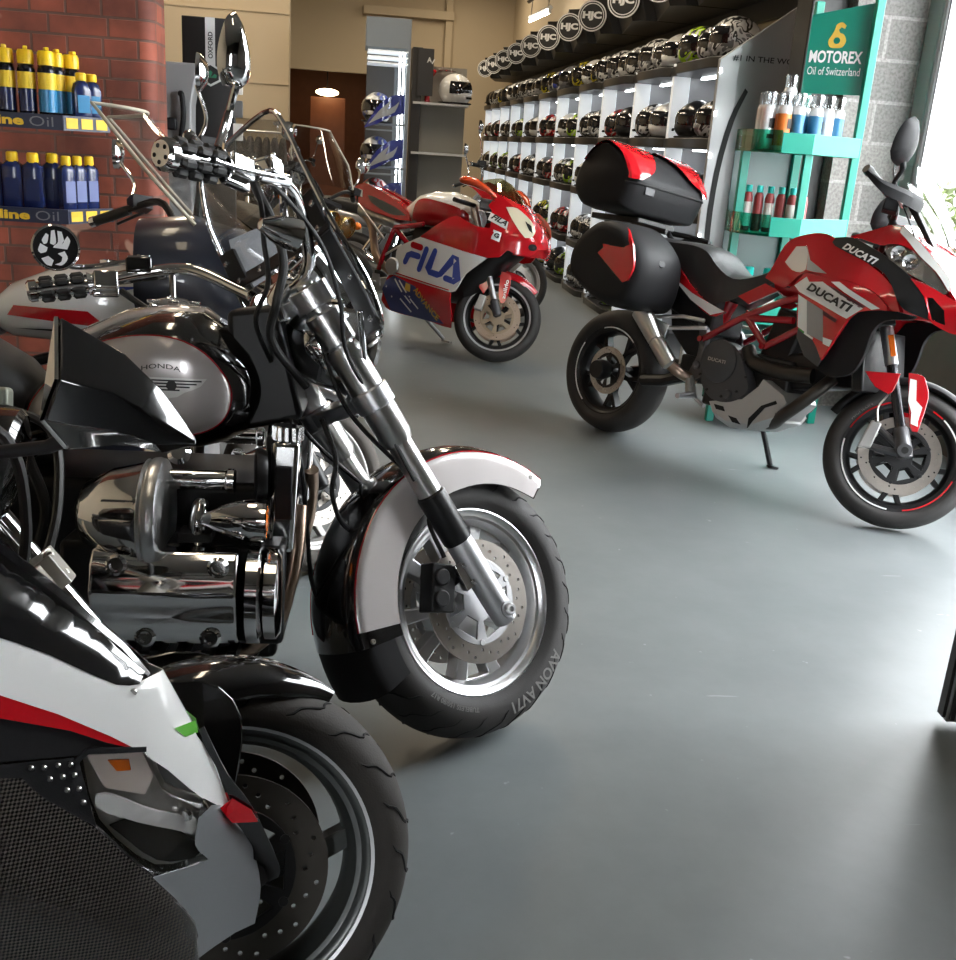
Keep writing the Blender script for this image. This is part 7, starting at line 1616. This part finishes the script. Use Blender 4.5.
for k, z in enumerate((1.55, 1.17, .80)):
    g = G(); g.box((.32, 10.09, z-.01), (.36, .42, .018)); g.box((.30, 9.82, z-.062), (.30, .14, .012)); g.obj('shelf', TG, tw)
    hc = ['blue and silver', 'blue and silver', 'white and red'][k]
    put_helmet(.25, 10.08, z+.006, radians(-25), hc, '%s helmet on the %s shelf of the grey tower' % (hc, ['upper', 'middle', 'lower'][k]), 'helmets on the grey tower', 1.1)
    pn = root('blue_panel', 'blue fairing panel with silver swoosh on the %s shelf of the grey tower' % ['upper', 'middle', 'lower'][k], 'panel', (0, 0, 0), 0, 'blue panels on the grey tower')
    dz = z-1.55
    fo = crv([(.13, 1.50+dz), (.19, 1.60+dz), (.27, 1.71+dz), (.37, 1.78+dz), (.49, 1.80+dz), (.49, 1.64+dz), (.36, 1.60+dz), (.24, 1.535+dz)], 3, 50)
    g = G(); g.sheet(fo, lambda x, zz: 9.86-.10*(1-abs((x-.31)/.2)**2), .012, .03); g.obj('panel_shell', mat('royal blue paint', (.02,.03,.22), .2, 0, 1), pn)
    g = G(); g.sheet(crv([(.17, 1.535+dz), (.27, 1.66+dz), (.36, 1.735+dz), (.33, 1.66+dz), (.40, 1.70+dz), (.44, 1.74+dz), (.40, 1.645+dz), (.30, 1.60+dz)], 2, 45), lambda x, zz: 9.857-.10*(1-abs((x-.31)/.2)**2), .003, .03); g.obj('silver_swoosh', mat('silver swoosh', (.30,.32,.34), .35), pn)

# shelf beside the tower
sf = root('wall_shelf_unit', 'dark shelf unit with white shelves right of the grey tower', 'shelving', (0, 0, 0))
g = G(); g.box((.66, 11.2, 1.15), (.10, .30, 2.3)); g.obj('board', mat('charcoal board', (.035,.032,.03), .6), sf, bevel=.004)
for z in (1.78, 1.30, .80):
    g = G(); g.box((.91, 11.15, z), (.56, .34, .022)); g.obj('shelf', WHITEPL, sf)
g = G(); g.box((.93, 11.34, 1.15), (.52, .02, 2.0)); g.obj('back_panel', mat('grey beige back', (.30,.28,.24), .6), sf)
g = G(); g.box((.74, 11.02, 2.07), (.16, .02, .44)); ab = g.obj('brand_board', mat('charcoal board', (.035,.032,.03), .6)); ab.rotation_euler = (0, 0, 0); tag(ab, 'charcoal board with a white emblem behind the white helmet', 'sign')
g = G(); flat_text(g, 'A', (.75, 11.005, 2.16), (1, 0, .1), (0, 0, 1), .05, .05, .05); g.box((.815, 11.006, 2.175), (.012, .002, .05), Matrix.Rotation(.5, 3, 'Y')); g.obj('emblem', INKW, ab, smooth=False)
put_helmet(1.055, 11.10, 1.798, radians(40), 'white', 'white helmet on the white shelf right of the tower', None, 1.22)
jk = root('red_cap', 'red peaked motocross helmet peak above the white helmet', 'helmet peak', (0, 0, 0))
g = G(); g.loft([[V((.85, 11.2, 2.08)), V((.89, 11.1, 2.11)), V((.89, 11.28, 2.11))], [V((.95, 11.2, 2.10)), V((.97, 11.14, 2.115)), V((.97, 11.26, 2.115))], [V((1.06, 11.2, 2.105)), V((1.065, 11.19, 2.11)), V((1.065, 11.21, 2.11))]]); g.obj('peak', RED, jk)
g = G(); g.tube([V((.79, 11.29, 1.795)), V((.78, 11.28, 2.00)), V((.85, 11.2, 2.10))], [.03, .022, .022], 12); g.obj('stand', RED, jk)

# ------------------------------------------------------------------ clothes rail under the bulkhead
rl = root('clothes_rail', 'steel clothes rail under the cream bulkhead', 'rail', (0, 0, 0))
g = G(); g.tube([(-1.9, 11.7, 1.40), (-.60, 11.7, 1.40)], .014, 10); g.obj('rail', STEEL, rl)
for x in (-1.9, -.60):
    g = G(); g.tube([(x, 11.7, 0), (x, 11.7, 1.46)], .016, 10); g.obj('upright', STEEL, rl)
for k in range(14):
    x = -1.8+.085*k
    j = root('jacket', 'dark jacket on the clothes rail, %s from the left' % ['first', 'second', 'third', 'fourth', 'fifth', 'sixth', 'seventh', 'eighth', 'ninth', 'tenth', 'eleventh', 'twelfth', 'thirteenth', 'fourteenth'][k], 'jacket', (x, 11.7, 0), 0, 'jackets on the clothes rail')
    m = mat('black cloth' if k % 3 else 'charcoal cloth', (.015,.015,.016) if k % 3 else (.03,.03,.034), .8)
    g = G(); g.loft([[V((a*w, b_*d_, z)) for a, b_ in ((-1,-1),(1,-1),(1,1),(-1,1))] for z, w, d_ in ((.62, .03, .20), (.9, .033, .21), (1.22, .032, .23), (1.30, .026, .20), (1.35, .018, .06))]); g.obj('body', m, j, bevel=.015)
    for sg in (-1, 1):
        g = G(); g.tube([(0, .20*sg, 1.27), (0, .235*sg, 1.05), (0, .235*sg, .75)], [.03, .034, .03], 8); g.obj('sleeve', m, j)
    g = G(); g.tube([(0, .01, 1.35), (0, .022, 1.39), (0, .016, 1.416), (0, 0, 1.424), (0, -.016, 1.416)], .003, 6); g.obj('hanger_hook', STEEL, j)

# ------------------------------------------------------------------ lamps
def lamp_tube(name, label, a, b_, es, group=None):
    a = V(a); b_ = V(b_); r = root(name, label, 'lamp', (0, 0, 0), 0, group); d = (b_-a).normalized()
    g = G(); g.tube([a, b_], .016, 14); g.obj('tube', mat('fluorescent tube %g' % es, (1,1,1), .5, emit=(1, .90, .74), es=es), r)
    c = (a+b_)/2; L = (b_-a).length
    g = G(); g.tube([a-d*.05+V((0, 0, .05)), b_+d*.05+V((0, 0, .05))], .03, 4); g.obj('batten', WHITEPL, r)
    g = G()
    for p in (a, b_): g.box(p+V((0, 0, .02)), (.03, .05, .07))
    g.obj('end_holder', WHITEPL, r)
    return r
SL = lamp_tube('strip_light', 'glowing fluorescent strip light high above the helmet wall', (2.42, 13.7, 3.03), (2.42, 15.2, 3.07), 30)
g = G(); g.tube([(2.42, 13.0, 3.32), (2.42, 15.4, 3.34)], .03, 4); g.obj('cable_tray', mat('dark tray', (.10,.08,.06), .6), SL)
g = G()
for yy in (13.8, 15.1): g.tube([(2.42, yy, 3.09), (2.42, yy, 4.21)], .008, 6)
g.obj('hanging_rod', STEEL, SL)
cl = root('ceiling_lamp', 'glowing round lamp in the dim room through the dark opening', 'lamp', (-.43, 21.2, 2.18))
g = G(); g.ell((0, 0, 0), (.22, .10, .07), None, 20, 10); g.obj('shade', mat('lamp glow', (1,.9,.7), .5, emit=(1, .72, .36), es=14), cl)
g = G(); g.tube([(0, 0, .05), (0, 0, .62)], .012, 8); g.obj('stem', BSATIN, cl)

# ------------------------------------------------------------------ greenery outside the window
bu = root('garden_bush', 'sunlit green bush outside the shop window', 'bush', (7.4, 11.6, 0))
lf = G(); rb = random.Random(5)
for k in range(1500):
    a = rb.uniform(0, 2*pi); e = math.asin(rb.uniform(-.9, 1)); rr = rb.uniform(.75, 1.05)
    p = V((1.1*rr*cos(e)*cos(a), 1.1*rr*cos(e)*sin(a), .75+.65*rr*sin(e))); n_ = V((rb.uniform(-1, 1), rb.uniform(-1, 1), rb.uniform(-.3, 1))).normalized(); t_ = n_.orthogonal().normalized()*.07; q_ = n_.cross(t_).normalized()*.04
    lf.add([p-t_, p+q_, p+t_, p-q_], [(0, 1, 2, 3)])
lf.obj('foliage', mat('bush leaves', (.06,.085,.02), .7, var=.5, vscale=4), bu, smooth=False)
g = G(); 
for k in range(6): g.tube([V((0, 0, -.01)), V((.25*cos(k), .25*sin(k), .4)), V((.6*cos(k), .6*sin(k), .95))], [.03, .02, .01], 6)
g.obj('stems', DARKW, bu)
# ------------------------------------------------------------------ lamps of the place, daylight, camera
w = bpy.data.worlds.new('sky'); SC.world = w; w.use_nodes = True; nt = w.node_tree; bg = nt.nodes['Background']
bg.inputs['Color'].default_value = (.94, .97, 1.0, 1); bg.inputs['Strength'].default_value = 22
def area(name, loc, rot, sx, sy, e, col=(1,1,1)):
    l = bpy.data.lights.new(name, 'AREA'); l.shape = 'RECTANGLE'; l.size = sx; l.size_y = sy; l.energy = e; l.color = col
    o = bpy.data.objects.new(name, l); COL.objects.link(o); o.location = loc; o.rotation_euler = rot; return o
for k, (x, y, en) in enumerate(((-.6, 1.0, 6), (-.9, 3.6, 16), (1.2, 7.8, 55), (-1.2, 8.6, 45), (1.1, 11.5, 45), (-1.4, 10.6, 38), (.6, 16.5, 95), (2.0, 18.2, 25))):
    area('ceiling_tube_light', (x, y, 4.12), (0, 0, 0), .25, 1.4, en, (1, .84, .62))
area('dim_room_light', (-.4, 21.5, 2.75), (0, 0, 0), .4, .4, 14, (1, .65, .35))
SC.view_settings.view_transform = 'Standard'; SC.view_settings.look = 'None'; SC.view_settings.gamma = 1; SC.view_settings.exposure = 0
SC.view_settings.use_curve_mapping = False
SC.cycles.max_bounces = 8; SC.cycles.transparent_max_bounces = 16; SC.cycles.sample_clamp_indirect = 6; SC.cycles.caustics_reflective = False; SC.cycles.caustics_refractive = False
cam = bpy.data.cameras.new('camera'); co = bpy.data.objects.new('camera', cam); COL.objects.link(co)
F_PX, PITCH, ROLL, YAW, EYE = 1030, 18.0, 3.9, 8.0, 1.42
cam.sensor_fit = 'HORIZONTAL'; cam.sensor_width = 36; cam.lens = 36*F_PX/956; cam.clip_start = .05; cam.clip_end = 200
p, r, y = radians(PITCH), radians(ROLL), radians(YAW)
F = V((sin(y)*cos(p), cos(y)*cos(p), -sin(p))); R0 = V((cos(y), -sin(y), 0)); U0 = R0.cross(F)
R = cos(r)*R0+sin(r)*U0; U = -sin(r)*R0+cos(r)*U0
co.matrix_world = Matrix(((R.x, U.x, -F.x, 0), (R.y, U.y, -F.y, 0), (R.z, U.z, -F.z, EYE), (0, 0, 0, 1)))
SC.camera = co
